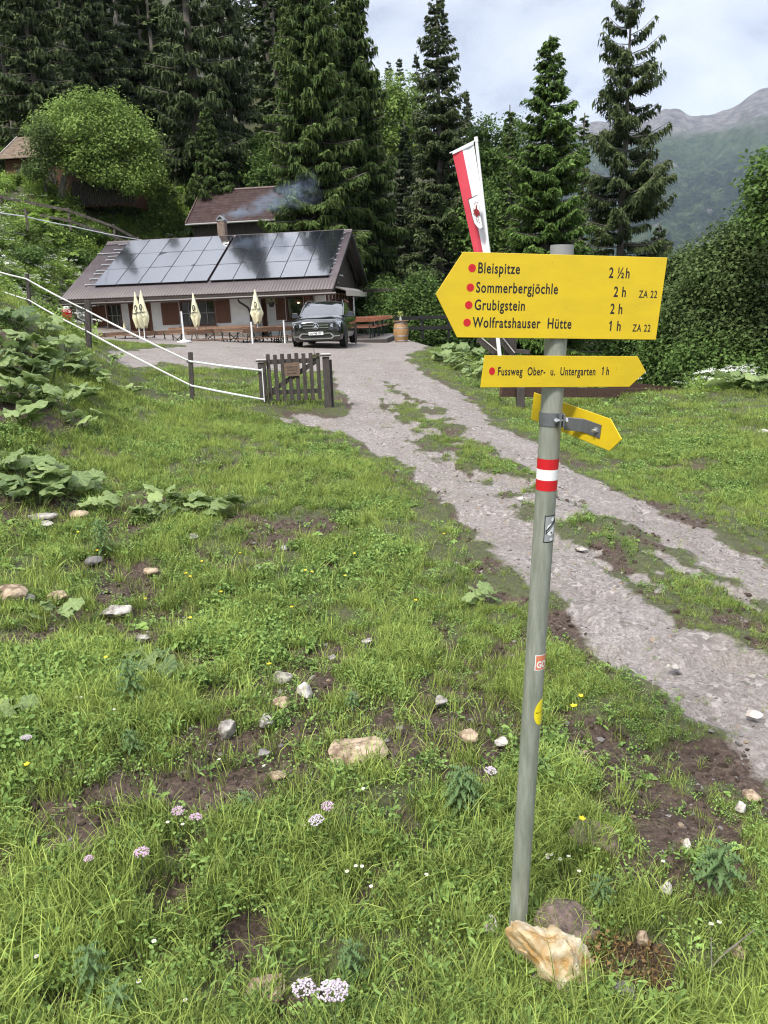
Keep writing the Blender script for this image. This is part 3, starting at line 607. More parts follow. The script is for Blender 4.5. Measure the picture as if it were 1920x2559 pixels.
# broadleaf trees
p = gnd(152, 512, 30, 90)
q = at(232, 360, p.y); hx = q.x - p.x
broadleaf('broadleaf_tree', 'rounded bright green broadleaf tree on a leaning trunk in front of the cabin', 'tree', p,
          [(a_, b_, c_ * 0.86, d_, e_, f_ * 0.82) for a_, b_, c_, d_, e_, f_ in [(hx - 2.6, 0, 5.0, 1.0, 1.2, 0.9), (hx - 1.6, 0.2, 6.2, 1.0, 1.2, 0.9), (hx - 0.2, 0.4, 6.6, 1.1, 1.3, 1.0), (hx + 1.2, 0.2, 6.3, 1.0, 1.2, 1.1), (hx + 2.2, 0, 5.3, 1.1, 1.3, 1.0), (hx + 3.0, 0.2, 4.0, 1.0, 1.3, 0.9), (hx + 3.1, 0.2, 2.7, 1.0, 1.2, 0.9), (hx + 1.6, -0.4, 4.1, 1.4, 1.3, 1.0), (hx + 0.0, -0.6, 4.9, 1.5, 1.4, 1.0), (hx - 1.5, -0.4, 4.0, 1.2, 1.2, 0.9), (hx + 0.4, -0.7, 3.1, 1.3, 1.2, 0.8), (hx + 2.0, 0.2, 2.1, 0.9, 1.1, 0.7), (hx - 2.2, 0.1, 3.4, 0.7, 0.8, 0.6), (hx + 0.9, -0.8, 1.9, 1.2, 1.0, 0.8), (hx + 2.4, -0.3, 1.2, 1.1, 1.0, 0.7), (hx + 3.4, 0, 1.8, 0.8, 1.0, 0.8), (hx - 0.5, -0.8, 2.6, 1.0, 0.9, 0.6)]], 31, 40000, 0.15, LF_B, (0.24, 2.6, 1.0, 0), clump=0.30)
p = gnd(118, 500, 30, 90)
broadleaf('broadleaf_tree', 'slim young tree with grey green leaves left of the rounded broadleaf tree', 'tree', p, [(0.3, -1, 2.2, 0.8, 0.8, 1.0), (0.7, -1, 3.5, 0.7, 0.8, 0.9), (0.0, -1, 1.5, 0.6, 0.7, 0.5)], 32, 5000, 0.13, LF_O, (0.07, 3.0, 0.5, -1))
p = gnd(395, 590, 30, 90)
broadleaf('broadleaf_tree', 'young maple with light leaves left of the tiled shed', 'tree', (p.x, p.y, p.z - 0.5), [(0, 0, 2.6, 1.2, 1.0, 1.3), (0.8, 0, 1.6, 1.2, 1.0, 0.9), (-0.9, 0, 1.4, 1.1, 1.0, 0.8), (0.1, 0, 3.7, 0.7, 0.7, 0.7)], 33, 12000, 0.17, LF_B, (0.06, 2.4, 0, 0))
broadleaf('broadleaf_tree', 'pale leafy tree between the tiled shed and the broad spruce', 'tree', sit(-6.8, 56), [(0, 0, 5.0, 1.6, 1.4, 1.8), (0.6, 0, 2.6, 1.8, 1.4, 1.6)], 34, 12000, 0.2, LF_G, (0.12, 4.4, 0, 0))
def bl_at(px, py, Y, w_, h, label, seed, mt, n, size=0.16, name='broadleaf_tree', cat='tree', stem=True, lobes=6, d=None, side=0.0):
    """crown centre seen at (px, py) at distance Y, w_ and h its half width and half height in metres"""
    c = at(px, py, Y); g_ = gz(c.x, c.y); r = random.Random(seed); zc = c.z - g_; d = d or w_ * 0.8
    if not stem: top = zc + h; zc = top * 0.5; h = top * 0.5
    bl = [(0, 0, zc, w_ * 0.75, d * 0.75, h * 0.75)] + [(w_ * 0.62 * math.cos(6.28 * k / lobes + r.random()), d * 0.5 * math.sin(6.28 * k / lobes), zc + h * 0.62 * math.sin(6.28 * k / lobes + r.random()), w_ * 0.45, d * 0.5, h * 0.4) for k in range(lobes)]
    return broadleaf(name, label, cat, (c.x, c.y, g_), bl, seed, n, size, mt, (0.10, max(0.5, zc - h * 0.5), side, 0) if stem else None)
bl_at(985, 300, 66, 2.4, 3.4, 'sunlit yellow green tree seen between the light spruces and the dark one', 35, LF_B, 12000, 0.22)
bl_at(1232, 420, 52, 2.0, 3.0, 'light green broadleaf tree right of the flagpole top', 36, LF_G, 16000, 0.18)
bl_at(1205, 560, 48, 2.2, 2.6, 'shaded broadleaf tree below the light green one beside the flagpole', 37, LF_G, 14000, 0.18)
bl_at(670, 420, 60, 1.7, 2.6, 'grey green tree left of the broad spruce above the tiled shed', 38, LF_G, 12000, 0.2)
bl_at(1035, 745, 40.5, 2.2, 1.25, 'dense green elder bush right of the hut gable', 39, LF_G, 26000, 0.15, 'bush', 'bush', False)
bl_at(1100, 775, 42.5, 1.8, 1.3, 'darker bush behind the barrel next to the elder bush', 40, LF_G, 16000, 0.15, 'bush', 'bush', False)
bl_at(960, 775, 44, 1.6, 1.6, 'dark bush in the shade of the gable end', 41, LF_G, 9000, 0.15, 'bush', 'bush', False)
bl_at(1150, 700, 50, 2.2, 2.0, 'dark leafy bush left of the large sign', 42, LF_G, 14000, 0.18, 'bush', 'bush', False)
# woods on the right
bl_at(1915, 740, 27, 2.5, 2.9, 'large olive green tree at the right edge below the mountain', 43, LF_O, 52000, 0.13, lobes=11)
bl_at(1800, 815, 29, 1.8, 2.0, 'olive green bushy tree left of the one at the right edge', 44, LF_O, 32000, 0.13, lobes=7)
bl_at(1690, 870, 31, 1.7, 1.6, 'low dark green bush right of the signpost behind the butterbur', 45, LF_G, 22000, 0.13, 'bush', 'bush', False)
bl_at(1725, 740, 36, 1.9, 2.1, 'grey green tree behind the sign on the slope', 46, LF_O, 26000, 0.15, lobes=7)
bl_at(1985, 480, 24, 1.35, 1.5, 'leafy branch tips reaching in from the right edge above the valley', 47, LF_G, 9000, 0.14, lobes=6, side=0.8)
bl_at(1860, 905, 26, 2.1, 1.1, 'dark green bush at the lower right behind the butterbur leaves', 48, LF_G, 22000, 0.12, 'bush', 'bush', False)
bl_at(1560, 830, 36, 2.3, 1.9, 'shaded bush directly behind the signpost', 49, LF_G, 16000, 0.15, 'bush', 'bush', False)
bl_at(1330, 760, 38, 2.6, 1.6, 'low bush below the fresh green spruce', 50, LF_G, 14000, 0.15, 'bush', 'bush', False)
# shrubs on the left slope
for k, (px, py, w_, h, lb, mt) in enumerate([(120, 600, 0.9, 0.55, 'bright green shrub high on the left slope', LF_B), (40, 590, 0.9, 0.5, 'pale shrub at the left edge of the slope', LF_B), (60, 660, 0.9, 0.45, 'leafy shrub behind the upper left fence post', LF_G), (225, 600, 0.9, 0.55, 'feathery shrub at the top of the slope near the ridge of the hut roof', LF_G), (185, 655, 0.8, 0.5, 'feathery shrub left of the hut roof edge', LF_G)]):
    p = gnd(px, py, 18, 80); r_ = random.Random(k + 60); broadleaf('shrub', lb, 'shrub', p, [(0, 0, h * 0.6, w_ * 0.7, w_ * 0.6, h * 0.7)] + [(w_ * 0.7 * math.cos(a), w_ * 0.5 * math.sin(a), h * r_.uniform(0.4, 1.2), w_ * 0.45, w_ * 0.45, h * 0.5) for a in (0.3, 1.6, 2.9, 4.2, 5.4)], 60 + k, 6500, 0.11, mt)
# undergrowth of the slopes: herbs, shoots and brambles too many to count
HB = leafmat('undergrowth_leaf', (0.03, 0.066, 0.015), (0.34, 0.48, 0.11), trans=0.3, rnd=0.5, pos=(0.45, 0.8))
FW = mat('white_blossom', (0.78, 0.80, 0.70), 0.8)
def umbel_clump(seed):
    V, F, T = join(leaves_flat(120, 0.35, 0.11, 0.0, 0.45, seed, ratio=0.5, tilt=0.6), blades(30, 0.3, 0.2, 0.6, 0.006, seed + 1, segs=2))
    n0 = len(F); r = np.random.RandomState(seed); c = np.stack([0.35 * r.randn(9), 0.35 * r.randn(9), 0.62 + 0.2 * r.rand(9)], 1); cc = np.repeat(c, 22, 0) + r.randn(198, 3) * np.array([0.05, 0.05, 0.012])
    s_ = 0.016; a = r.rand(198) * 6.28; d = np.stack([np.cos(a), np.sin(a), 0 * a], 1) * s_; e_ = np.stack([-np.sin(a), np.cos(a), 0 * a], 1) * s_
    V2 = np.stack([cc + d, cc + e_, cc - d, cc - e_], 1).reshape(-1, 3); b = np.arange(198) * 4 + len(V)
    V = np.concatenate([V, V2]); F = np.concatenate([F, np.stack([b, b + 1, b + 2, b + 3], 1)]); T = np.concatenate([T, np.ones(len(V2))])
    return V, F, T, np.concatenate([np.zeros(n0), np.ones(198)])
uc = proto_coll('herbs', [(*leaves_flat(150, 0.42, 0.13, 0.0, 0.5, 301, ratio=0.5, tilt=0.5), HB), (*join(leaves_flat(120, 0.4, 0.10, 0.05, 0.65, 302, ratio=0.45, tilt=0.7), blades(30, 0.35, 0.2, 0.6, 0.006, 302, segs=2)), HB),
                          (*leaves_flat(70, 0.45, 0.24, 0.1, 0.45, 303, ratio=0.9, tilt=0.35), HB), (*blades(120, 0.35, 0.2, 0.6, 0.007, 304, segs=2, bend=(0.3, 1.2)), GM)])
for s_ in (310, 320):
    V, F, T, M_ = umbel_clump(s_); o = np_mesh('herbs_%d' % s_, V, F, [HB, FW], {'v': T}, link=False, mi=M_); uc.objects.link(o)
def under(n, fx, fy, dens, pick, sc):
    x = fx[0] + (fx[1] - fx[0]) * rg.rand(n); y = fy[0] + (fy[1] - fy[0]) * rg.rand(n)
    toe = np.interp(y, [0, 14, 15.7, 18.6, 25, 30, 36, 60], [-2.3, -3.6, -4.2, -5.3, -8.8, -11.9, -14.3, -15.5])
    hx = (x - HO[0]) * math.cos(PHI) - (y - HO[1]) * math.sin(PHI); hy = (x - HO[0]) * math.sin(PHI) + (y - HO[1]) * math.cos(PHI)
    house = (hx > -12.9) & (hx < 6.5) & (hy > -8.5) & (hy < 10.8)
    k = dens(x, y, toe) & ~house & (np.abs(x) < 0.75 * y + 3); x, y = x[k], y[k]; m = len(x)
    rot = np.stack([0.15 * rg.randn(m), 0.15 * rg.randn(m), rg.rand(m) * 6.283], 1)
    wf = fbm(x * 0.5 + 7, y * 0.5, 3); cum = np.cumsum(pick) / np.sum(pick); idx = np.searchsorted(cum, np.clip(rg.rand(m) * 0.75 + 0.12 + 0.5 * wf, 0, 0.999))
    gn_scatter('undergrowth', np.stack([x, y, G(x, y) - 0.03], 1), rot, sc * (0.6 + 0.8 * rg.rand(m)) * (0.8 + 0.6 * wf), idx, uc)
under(7000, (-26, -3), (17, 47), lambda x, y, t: (x < t - 0.2 - 2.0 * rg.rand(len(x))) & (y > 19.5 + 3 * rg.rand(len(x)) + 0.6 * (t - x)), [24, 18, 12, 8, 24, 24], 0.8)
under(6500, (-40, 9), (40, 78), lambda x, y, t: (y > 46) | (x > 1), [40, 28, 18, 8, 4, 2], 1.3)
under(2400, (1.5, 22), (18.5, 34), lambda x, y, t: y > np.interp(x, [0, 2, 3.5, 5, 12, 40], [60, 31, 22, 20.2, 19.5, 15]) + 0.5, [26, 22, 16, 8, 9, 9], 0.8)
# forest on the steep hillside, shared meshes; each tree its own thing
fr = random.Random(4); fk = 0
fproto = []
for s_ in range(3):
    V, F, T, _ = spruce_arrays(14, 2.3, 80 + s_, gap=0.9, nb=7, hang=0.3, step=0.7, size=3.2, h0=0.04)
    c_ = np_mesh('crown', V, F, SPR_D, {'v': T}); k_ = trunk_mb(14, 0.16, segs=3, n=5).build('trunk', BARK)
    t_ = thing('spruce_tree', 'one of the many spruces of the wood on the steep hillside', 'tree', (0, 0, 0), 0, 'hillside wood'); c_.parent = t_; k_.parent = t_; fproto.append(t_)
used = [False] * 3
def forest(x, y, sc, lb=None):
    global fk
    i = fk % 3; fk += 1; l = (x, y, gz(x, y) - 0.3); lb = lb or 'one of the many spruces of the wood on the steep hillside'
    if not used[i]: used[i] = True; t = fproto[i]; t.location = l; t.rotation_euler = (0, 0, fr.random() * 6.28); t.scale = (sc,) * 3; t['label'] = lb; return
    dup(fproto[i], l, fr.random() * 6.28, sc, lb, 'hillside wood')
n_ = 0
while n_ < 170:
    y = fr.uniform(95, 330); x = fr.uniform(-0.42, 0.16) * y
    # a grassy avalanche strip stays open, as in the photo
    u = x / y
    if -0.215 < u + 0.012 * math.sin(y / 14) < -0.150: continue
    forest(x, y, fr.uniform(0.75, 1.35)); n_ += 1
for k in range(46):   # behind the hut and the cabin, in the shade
    y = fr.uniform(68, 95); x = fr.uniform(-0.55, 0.06) * y
    if -0.235 < x / y < -0.125: continue
    forest(x, y, fr.uniform(1.1, 1.7), 'one of the shaded spruces of the wood behind the hut')

# ------------------------------------------------------------------ the mountain across the valley
def make_mountain():
    sk = [(1150, 480), (1290, 300), (1340, 330), (1400, 322), (1492, 303), (1560, 300), (1610, 290), (1665, 266), (1700, 272), (1723, 288), (1770, 289), (1827, 272), (1850, 258), (1874, 237), (1895, 224), (1920, 216), (1960, 190), (2100, 120), (2300, 160), (2700, 300)]
    ax = []; hz_ = []
    for px, py in sk:
        r = ray(px, py); ax.append(r[0]); hz_.append(r[2])
    u = np.linspace(-0.3, 1.4, 620); v = np.linspace(0, 1, 330)
    U, Vv = np.meshgrid(u, v); Y = 900 + 3300 * Vv ** 0.9; X = U * Y
    crest = np.interp(U, ax, hz_) * 4200
    base = -120
    prof = Vv ** 1.55
    Z = base + (crest - base) * prof
    rid = (1 - np.abs(fbm(X / 260 + 3, Y / 420, 5)) * 2.2); rid2 = 1 - np.abs(fbm(X / 70 + 31, Y / 110, 4)) * 2
    env = np.sin(np.pi * np.clip(Vv, 0, 1)) * 0.9 + 0.12
    Z = Z + (rid - 0.75) * 105 * env + (rid2 - 0.6) * 26 * env * (0.3 + Vv)
    Vt = np.stack([X.ravel(), Y.ravel(), Z.ravel()], 1); nr, nc = U.shape
    i, j = np.meshgrid(np.arange(nr - 1), np.arange(nc - 1), indexing='ij'); F = np.stack([i * nc + j, i * nc + j + 1, (i + 1) * nc + j + 1, (i + 1) * nc + j], -1).reshape(-1, 4)
    m = bpy.data.materials.new('mountain'); m.use_nodes = True; t = m.node_tree; p_ = t.nodes['Principled BSDF']; L = t.links.new
    g = N('ShaderNodeNewGeometry', t); sp = N('ShaderNodeSeparateXYZ', t); L(g.outputs['Position'], sp.inputs[0])
    def noise(sc, det=6, rough=0.65):
        n = N('ShaderNodeTexNoise', t); n.inputs['Scale'].default_value = sc; n.inputs['Detail'].default_value = det; n.inputs['Roughness'].default_value = rough; L(g.outputs['Position'], n.inputs['Vector']); return n.outputs['Fac']
    def ramp(f, a, b, ca, cb_):
        r_ = N('ShaderNodeValToRGB', t); L(f, r_.inputs[0]); e = r_.color_ramp.elements; e[0].position = a; e[0].color = (*ca, 1); e[1].position = b; e[1].color = (*cb_, 1); return r_.outputs[0]
    def mixc(f, a, b):
        q = N('ShaderNodeMix', t, data_type='RGBA'); L(f, q.inputs[0]); L(a, q.inputs[6]); L(b, q.inputs[7]); return q.outputs[2]
    def level(lo, hi, k):
        ma = N('ShaderNodeMath', t, operation='MULTIPLY_ADD'); L(noise(0.004, 7), ma.inputs[0]); ma.inputs[1].default_value = k; L(sp.outputs[2], ma.inputs[2])
        r_ = N('ShaderNodeMapRange', t); L(ma.outputs[0], r_.inputs[0]); r_.inputs[1].default_value = lo + k * 0.5; r_.inputs[2].default_value = hi + k * 0.5; return r_.outputs[0]
    forest_ = ramp(noise(0.035, 7, 0.85), 0.43, 0.62, (0.004, 0.009, 0.009), (0.060, 0.090, 0.040)); grass = ramp(noise(0.03, 8, 0.75), 0.38, 0.66, (0.030, 0.055, 0.025), (0.13, 0.17, 0.075))
    rock = ramp(noise(0.02, 8, 0.75), 0.35, 0.7, (0.12, 0.11, 0.11), (0.40, 0.37, 0.36))
    c = mixc(ramp(noise(0.006, 8, 0.75), 0.50, 0.56, (0, 0, 0), (1, 1, 1)), forest_, grass); c = mixc(level(560, 640, 340), c, grass)
    rk = N('ShaderNodeMath', t, operation='MAXIMUM'); L(level(700, 820, 420), rk.inputs[0]); L(ramp(noise(0.009, 8, 0.75), 0.60, 0.66, (0, 0, 0), (1, 1, 1)), rk.inputs[1])
    c = mixc(rk.outputs[0], c, rock)
    L(c, p_.inputs['Base Color']); p_.inputs['Roughness'].default_value = 1; p_.inputs['Specular IOR Level'].default_value = 0.0
    b = N('ShaderNodeBump', t); b.inputs['Distance'].default_value = 34; b.inputs['Strength'].default_value = 1.0; L(noise(0.025, 9, 0.85), b.inputs['Height']); L(b.outputs[0], p_.inputs['Normal'])
    o = np_mesh('mountain', Vt, F, m, smooth=True); o['kind'] = 'structure'
make_mountain()
# valley floor so the sheet meets the mountain's foot all round
mb = MB(); mb._a([(-9000, -3000, -160), (9000, -3000, -160), (9000, 9000, -160), (-9000, 9000, -160)], [(0, 1, 2, 3)]); o = mb.build('valley_ground', mat('valley', (0.06, 0.09, 0.04), 1.0, spec=0)); o['kind'] = 'structure'
# ------------------------------------------------------------------ the hut
PLASTER = mat('white_plaster', (0.62, 0.62, 0.60), 0.9, col2=(0.72, 0.72, 0.70), scale=3, bump=0.15, dist=0.01)
WOODB = mat('brown_stained_wood', (0.085, 0.032, 0.016), 0.6, col2=(0.15, 0.065, 0.033), scale=6, stretch=(8, 8, 0.6), bump=0.3, dist=0.005)
WOODD = mat('dark_wood', (0.022, 0.016, 0.013), 0.7, col2=(0.055, 0.042, 0.035), scale=6, stretch=(8, 8, 0.6), bump=0.4, dist=0.006)
WOODG = mat('weathered_wood', (0.022, 0.018, 0.016), 0.85, col2=(0.085, 0.072, 0.062), scale=7, stretch=(12, 12, 0.7), bump=0.5, dist=0.005)
ROOFM = mat('brown_sheet_metal', (0.070, 0.053, 0.056), 0.42, col2=(0.095, 0.074, 0.077), scale=1.5, spec=0.35)
GLASSM = mat('window_glass', (0.012, 0.016, 0.014), 0.05, spec=0.9)
BLACKM = mat('black_paint', (0.012, 0.012, 0.013), 0.45)
STEEL = mat('galvanised_steel', (0.52, 0.53, 0.54), 0.42, metal=0.85, col2=(0.62, 0.63, 0.64), scale=20)
WHITEP = mat('white_paint', (0.78, 0.79, 0.78), 0.5)
GZ0 = -1.55
hut = thing('mountain_hut', 'low white mountain hut with solar panels covering its brown metal roof', 'hut', (HO[0], HO[1], GZ0), (0, 0, -PHI))
cph, sph = math.cos(PHI), math.sin(PHI); TA = math.tan(math.radians(28.02)); CA = math.cos(math.radians(28.02))
def fac(px, py, dd):
    r = ray(px, py); t = (HO[0] * sph + HO[1] * cph + dd) / (r[0] * sph + r[1] * cph)
    return (r[0] * t - HO[0]) * cph - (r[1] * t - HO[1]) * sph, r[2] * t - GZ0
def hut_world(x, y, z=0): return Vector((HO[0] + x * cph + y * sph, HO[1] - x * sph + y * cph, GZ0 + z))
XL, XR = -12.95, 0.36; YE, YR, YB = -0.90, 4.64, 10.2; ZB = 2.90
def rz(y): return ZB + (y if y <= YR else 2 * YR - y) * TA
# roof sheets with ribs running down the slope
def roof_sheet(y0, y1, name):
    n = 356; xs = np.linspace(XL, XR, n); ph = np.arange(n) % 4; wv = np.array([0, 0.022, 0.022, 0])[ph]
    V = np.array([(x, y, rz(y) + w_ + 0.0 * d) for d, y in enumerate((y0, y1)) for x, w_ in zip(xs, wv)] + [(x, y, rz(y) - 0.05) for y in (y0, y1) for x in xs])
    F = []
    for i in range(n - 1):
        F += [(i, i + 1, n + i + 1, n + i), (2 * n + i, 3 * n + i, 3 * n + i + 1, 2 * n + i + 1), (i, 2 * n + i, 2 * n + i + 1, i + 1), (n + i, n + i + 1, 3 * n + i + 1, 3 * n + i)]
    F += [(0, n, 3 * n, 2 * n), (n - 1, 3 * n - 1, 4 * n - 1, 2 * n - 1)]
    o = np_mesh(name, V, np.array(F), ROOFM); o.parent = hut; return o
roof1 = roof_sheet(YE, YR, 'roof'); roof2 = roof_sheet(YR, YB, 'roof')
mb = MB(); mb.tube([(XL, YR, rz(YR) + 0.01), (XR, YR, rz(YR) + 0.01)], 0.07, 8); o = mb.build('ridge_cap', ROOFM); o.parent = roof1
mb = MB()
mb.box(((XL + XR) / 2, YR - 0.16, rz(YR - 0.16) + 0.035), (XR - XL, 0.30, 0.012), rot=(math.atan(TA), 0, 0)); mb.box((XL + 1.25, 3.36, rz(3.36) + 0.05), (2.5, 0.05, 0.03), 1, rot=(math.atan(TA), 0, 0))
mb.build('roof_flashing', [ROOFM, STEEL]).parent = roof1
# verge boards and dark timber under the overhang
mb = MB()
for x in (XL + 0.03, XR - 0.03):
    for a, b in ((YE, YR), (YB, YR)): mb.bar((x, a, rz(a) - 0.13), (x, b, rz(b) - 0.13), 0.05, 0.17)
mb.build('verge_board', BLACKM, hut)
mb = MB()
mb.bar((XL, YE + 0.02, rz(YE) - 0.10), (XR, YE + 0.02, rz(YE) - 0.10), 0.03, 0.10); mb.build('fascia', WOODD, hut)
mb = MB()
for k in range(14):
    x = XL + 0.4 + k * 0.955
    for a, b in ((YE + 0.12, YR), (YB - 0.1, YR)): mb.bar((x, a, rz(a) - 0.17), (x, b, rz(b) - 0.17), 0.12, 0.17)
for y in (0.15, YR, 9.1): mb.bar((XL + 0.15, y, rz(y) - 0.32), (XR + 0.02, y, rz(y) - 0.32), 0.16, 0.16)
mb.build('rafters', WOODD, hut)
gt = MB(); gt.tube([(XL - 0.05, YE + 0.05, rz(YE) - 0.24), (XR + 0.1, YE + 0.05, rz(YE) - 0.20)], 0.065, 8)
gut = gt.build('gutter', mat('brown_gutter', (0.04, 0.028, 0.025), 0.4), hut, smooth=True)
mb = MB(); mb.tube([(-4.15, -0.85, 2.2), (-4.15, -0.75, 2.02), (-3.95, -0.1, 1.75), (-3.9, 0.08, 1.5), (-3.9, 0.08, 0.05)], 0.05, 8); mb.build('downpipe', MATS['brown_gutter'], hut, smooth=True)
# walls; openings are real recesses
def wall_panel(x0, x1, y, z0, z1, holes, name, m, thick=0.2):
    """wall facing -y with rectangular openings"""
    xs = sorted({x0, x1, *[h[0] for h in holes], *[h[1] for h in holes]}); zs = sorted({z0, z1, *[h[2] for h in holes], *[h[3] for h in holes]}); mb = MB()
    for i in range(len(xs) - 1):
        for j in range(len(zs) - 1):
            cx = (xs[i] + xs[i + 1]) / 2; cz = (zs[j] + zs[j + 1]) / 2
            if any(h[0] < cx < h[1] and h[2] < cz < h[3] for h in holes): continue
            mb._a([(xs[i], y, zs[j]), (xs[i + 1], y, zs[j]), (xs[i + 1], y, zs[j + 1]), (xs[i], y, zs[j + 1])], [(0, 1, 2, 3)])
    for h in holes:
        a, b, c, d = h; mb._a([(a, y, c), (b, y, c), (b, y, d), (a, y, d), (a, y + thick, c), (b, y + thick, c), (b, y + thick, d), (a, y + thick, d)], [(0, 4, 5, 1), (1, 5, 6, 2), (2, 6, 7, 3), (3, 7, 4, 0)])
    return mb.build(name, m, hut)
DD = 0.15
a = fac(263, 758, DD); b = fac(309, 818, DD); W0 = (a[0], b[0], b[1], a[1] - 0.02)
a = fac(447, 752, DD); b = fac(542, 813, DD); W1 = (a[0], b[0], b[1], a[1])
a = fac(320, 758, DD); b = fac(389, 868, DD); D1 = (a[0], b[0], 0.0, a[1])
wall_panel(-12.75, -3.9, DD, -0.6, 2.55, [W0, W1, D1], 'wall', PLASTER)
RY = 1.35
a = fac(652, 746, RY); b = fac(673, 850, RY); D2 = (a[0], b[0], 0.0, a[1])
a = fac(713, 740, RY); b = fac(761, 800, RY); W2 = (a[0], b[0], b[1], a[1])
wall_panel(-3.9, -0.35, RY, -0.2, 2.95, [D2, W2], 'wall', PLASTER)
mb = MB(); mb.box((-3.86, (DD + RY) / 2 + 0.02, 1.2), (0.09, RY - DD, 2.75)); mb.box((-12.7, 4.6, 0.9), (0.12, 8.7, 3.0)); mb.box((-6.5, 9.0, 1.3), (12.4, 0.12, 3.2)); mb.build('wall', PLASTER, hut)
def window(rect, y, bars=(1, 1), lamp=False):
    x0, x1, z0, z1 = rect; mb = MB(); fw = 0.075; yy = y + 0.06
    for a, b in (((x0 + fw / 2, yy, z0), (x0 + fw / 2, yy, z1)), ((x1 - fw / 2, yy, z0), (x1 - fw / 2, yy, z1))): mb.bar(a, b, fw, 0.08, up=(0, 1, 0))
    for zz in (z0 + fw / 2, z1 - fw / 2): mb.bar((x0 + fw, yy, zz), (x1 - fw, yy, zz), 0.08, fw)
    f = mb.build('window_frame', WOODB, hut)
    mb = MB(); 
    for i in range(1, bars[0] + 1): xx = x0 + (x1 - x0) * i / (bars[0] + 1); mb.bar((xx, yy, z0 + fw), (xx, yy, z1 - fw), 0.022, 0.03, up=(0, 1, 0))
    for j in range(1, bars[1] + 1): zz = z0 + (z1 - z0) * j / (bars[1] + 1); mb.bar((x0 + fw, yy + 0.002, zz), (x1 - fw, yy + 0.002, zz), 0.03, 0.022)
    mb.build('glazing_bars', mat('pale_bars', (0.35, 0.36, 0.33), 0.6), f)
    mb = MB(); mb.box(((x0 + x1) / 2, y + 0.10, (z0 + z1) / 2), (x1 - x0 - 2 * fw + 0.01, 0.012, z1 - z0 - 2 * fw + 0.01)); mb.build('pane', GLASSM, f)
    mb = MB(); mb.box(((x0 + x1) / 2, y - 0.05, z0 - 0.03), (x1 - x0 + 0.16, 0.18, 0.05)); mb.build('sill', WOODD, f)
    return f
f = window(W0, DD, (2, 1)); f = window(W1, DD, (3, 1)); f2 = window(W2, RY, (0, 0))
mb = MB(); mb.lathe([(0.02, 0.0), (0.16, -0.04), (0.24, -0.14), (0.0, -0.14)], 14, (0, 0, 0)); lp = fac(745, 751, RY)
ls = mb.build('lamp_shade', mat('yellow_lamp_shade', (0.55, 0.36, 0.12), 0.6), f2, smooth=True); ls.location = (lp[0], RY + 0.02, lp[1] + 0.06)
bm_ = bpy.data.materials.new('lamp_bulb'); bm_.use_nodes = True; q = bm_.node_tree.nodes['Principled BSDF']; q.inputs['Emission Color'].default_value = (1, 0.8, 0.45, 1); q.inputs['Emission Strength'].default_value = 5
mb = MB(); mb.lathe([(0.0, -0.05), (0.035, -0.02), (0.035, 0.02), (0.0, 0.05)], 8); lb = mb.build('bulb', bm_, f2); lb.location = (lp[0] + 0.02, RY - 0.03, lp[1] - 0.10)
def shutter(x0, x1, z0, z1, y):
    mb = MB(); n = 5; w_ = (x1 - x0) / n
    for k in range(n): mb.box((x0 + w_ * (k + .5), y - 0.03, (z0 + z1) / 2), (w_ - 0.008, 0.03, z1 - z0))
    for z in (z0 + 0.15, z1 - 0.15): mb.box(((x0 + x1) / 2, y - 0.052, z), (x1 - x0 - 0.04, 0.018, 0.07))
    return mb.build('shutter', WOODB, hut)
a = fac(229, 764, DD); b = fac(267, 816, DD); shutter(a[0], W0[0] - 0.02, b[1], a[1], DD)
a = fac(402, 757, DD); b = fac(449, 811, DD); shutter(a[0], W1[0] - 0.03, b[1], a[1], DD)
a = fac(539, 750, DD); b = fac(579, 806, DD); shutter(W1[1] + 0.02, b[0], b[1], a[1], DD)
a = fac(688, 745, RY); b = fac(711, 799, RY); shutter(a[0], W2[0] - 0.03, b[1], a[1], RY)
shutter(W2[1] + 0.03, W2[1] + 0.5, W2[2], W2[3], RY)
def door(r_, y, name='door'):
    mb = MB(); x0, x1, z0, z1 = r_; n = 7; w_ = (x1 - x0 - 0.16) / n
    for k in range(n): mb.box((x0 + 0.08 + w_ * (k + .5), y + 0.07, (z0 + z1) / 2 - 0.04), (w_ - 0.006, 0.04, z1 - z0 - 0.08))
    d = mb.build(name, WOODB, hut); mb = MB()
    for x in (x0 + 0.04, x1 - 0.04): mb.bar((x, y + 0.04, z0), (x, y + 0.04, z1), 0.08, 0.12, up=(0, 1, 0))
    mb.bar((x0 + 0.08, y + 0.04, z1 - 0.04), (x1 - 0.08, y + 0.04, z1 - 0.04), 0.12, 0.08); mb.bar((x0 + (x1 - x0) * .73, y + 0.03, z0), (x0 + (x1 - x0) * .73, y + 0.03, z1 - 0.08), 0.07, 0.1, up=(0, 1, 0)); mb.build('door_frame', WOODB, d)
    mb = MB(); mb.tube([(x1 - 0.62, y + 0.04, 1.02), (x1 - 0.62, y - 0.02, 1.02), (x1 - 0.5, y - 0.02, 1.02)], 0.012, 6); mb.build('handle', STEEL, d); return d
d1 = door(D1, DD); d2 = door(D2, RY)
mb = MB(); cx = D1[1] - 0.62; cz = 1.45
for k in range(10):
    a = k * 0.628; mb.box((cx + 0.12 * math.cos(a), DD + 0.03, cz + 0.14 * math.sin(a)), (0.11, 0.05, 0.09), rot=(0, a, 0))
wr = mb.build('wreath', mat('wreath_green', (0.02, 0.05, 0.02), 0.9, col2=(0.06, 0.09, 0.05), scale=40)); wr.parent = d1
mb = MB(); mb.box((D1[1] - 0.22, DD + 0.02, 1.65), (0.1, 0.02, 0.16)); mb.build('notice', mat('paper_notice', (0.45, 0.38, 0.3), 0.8), d1)
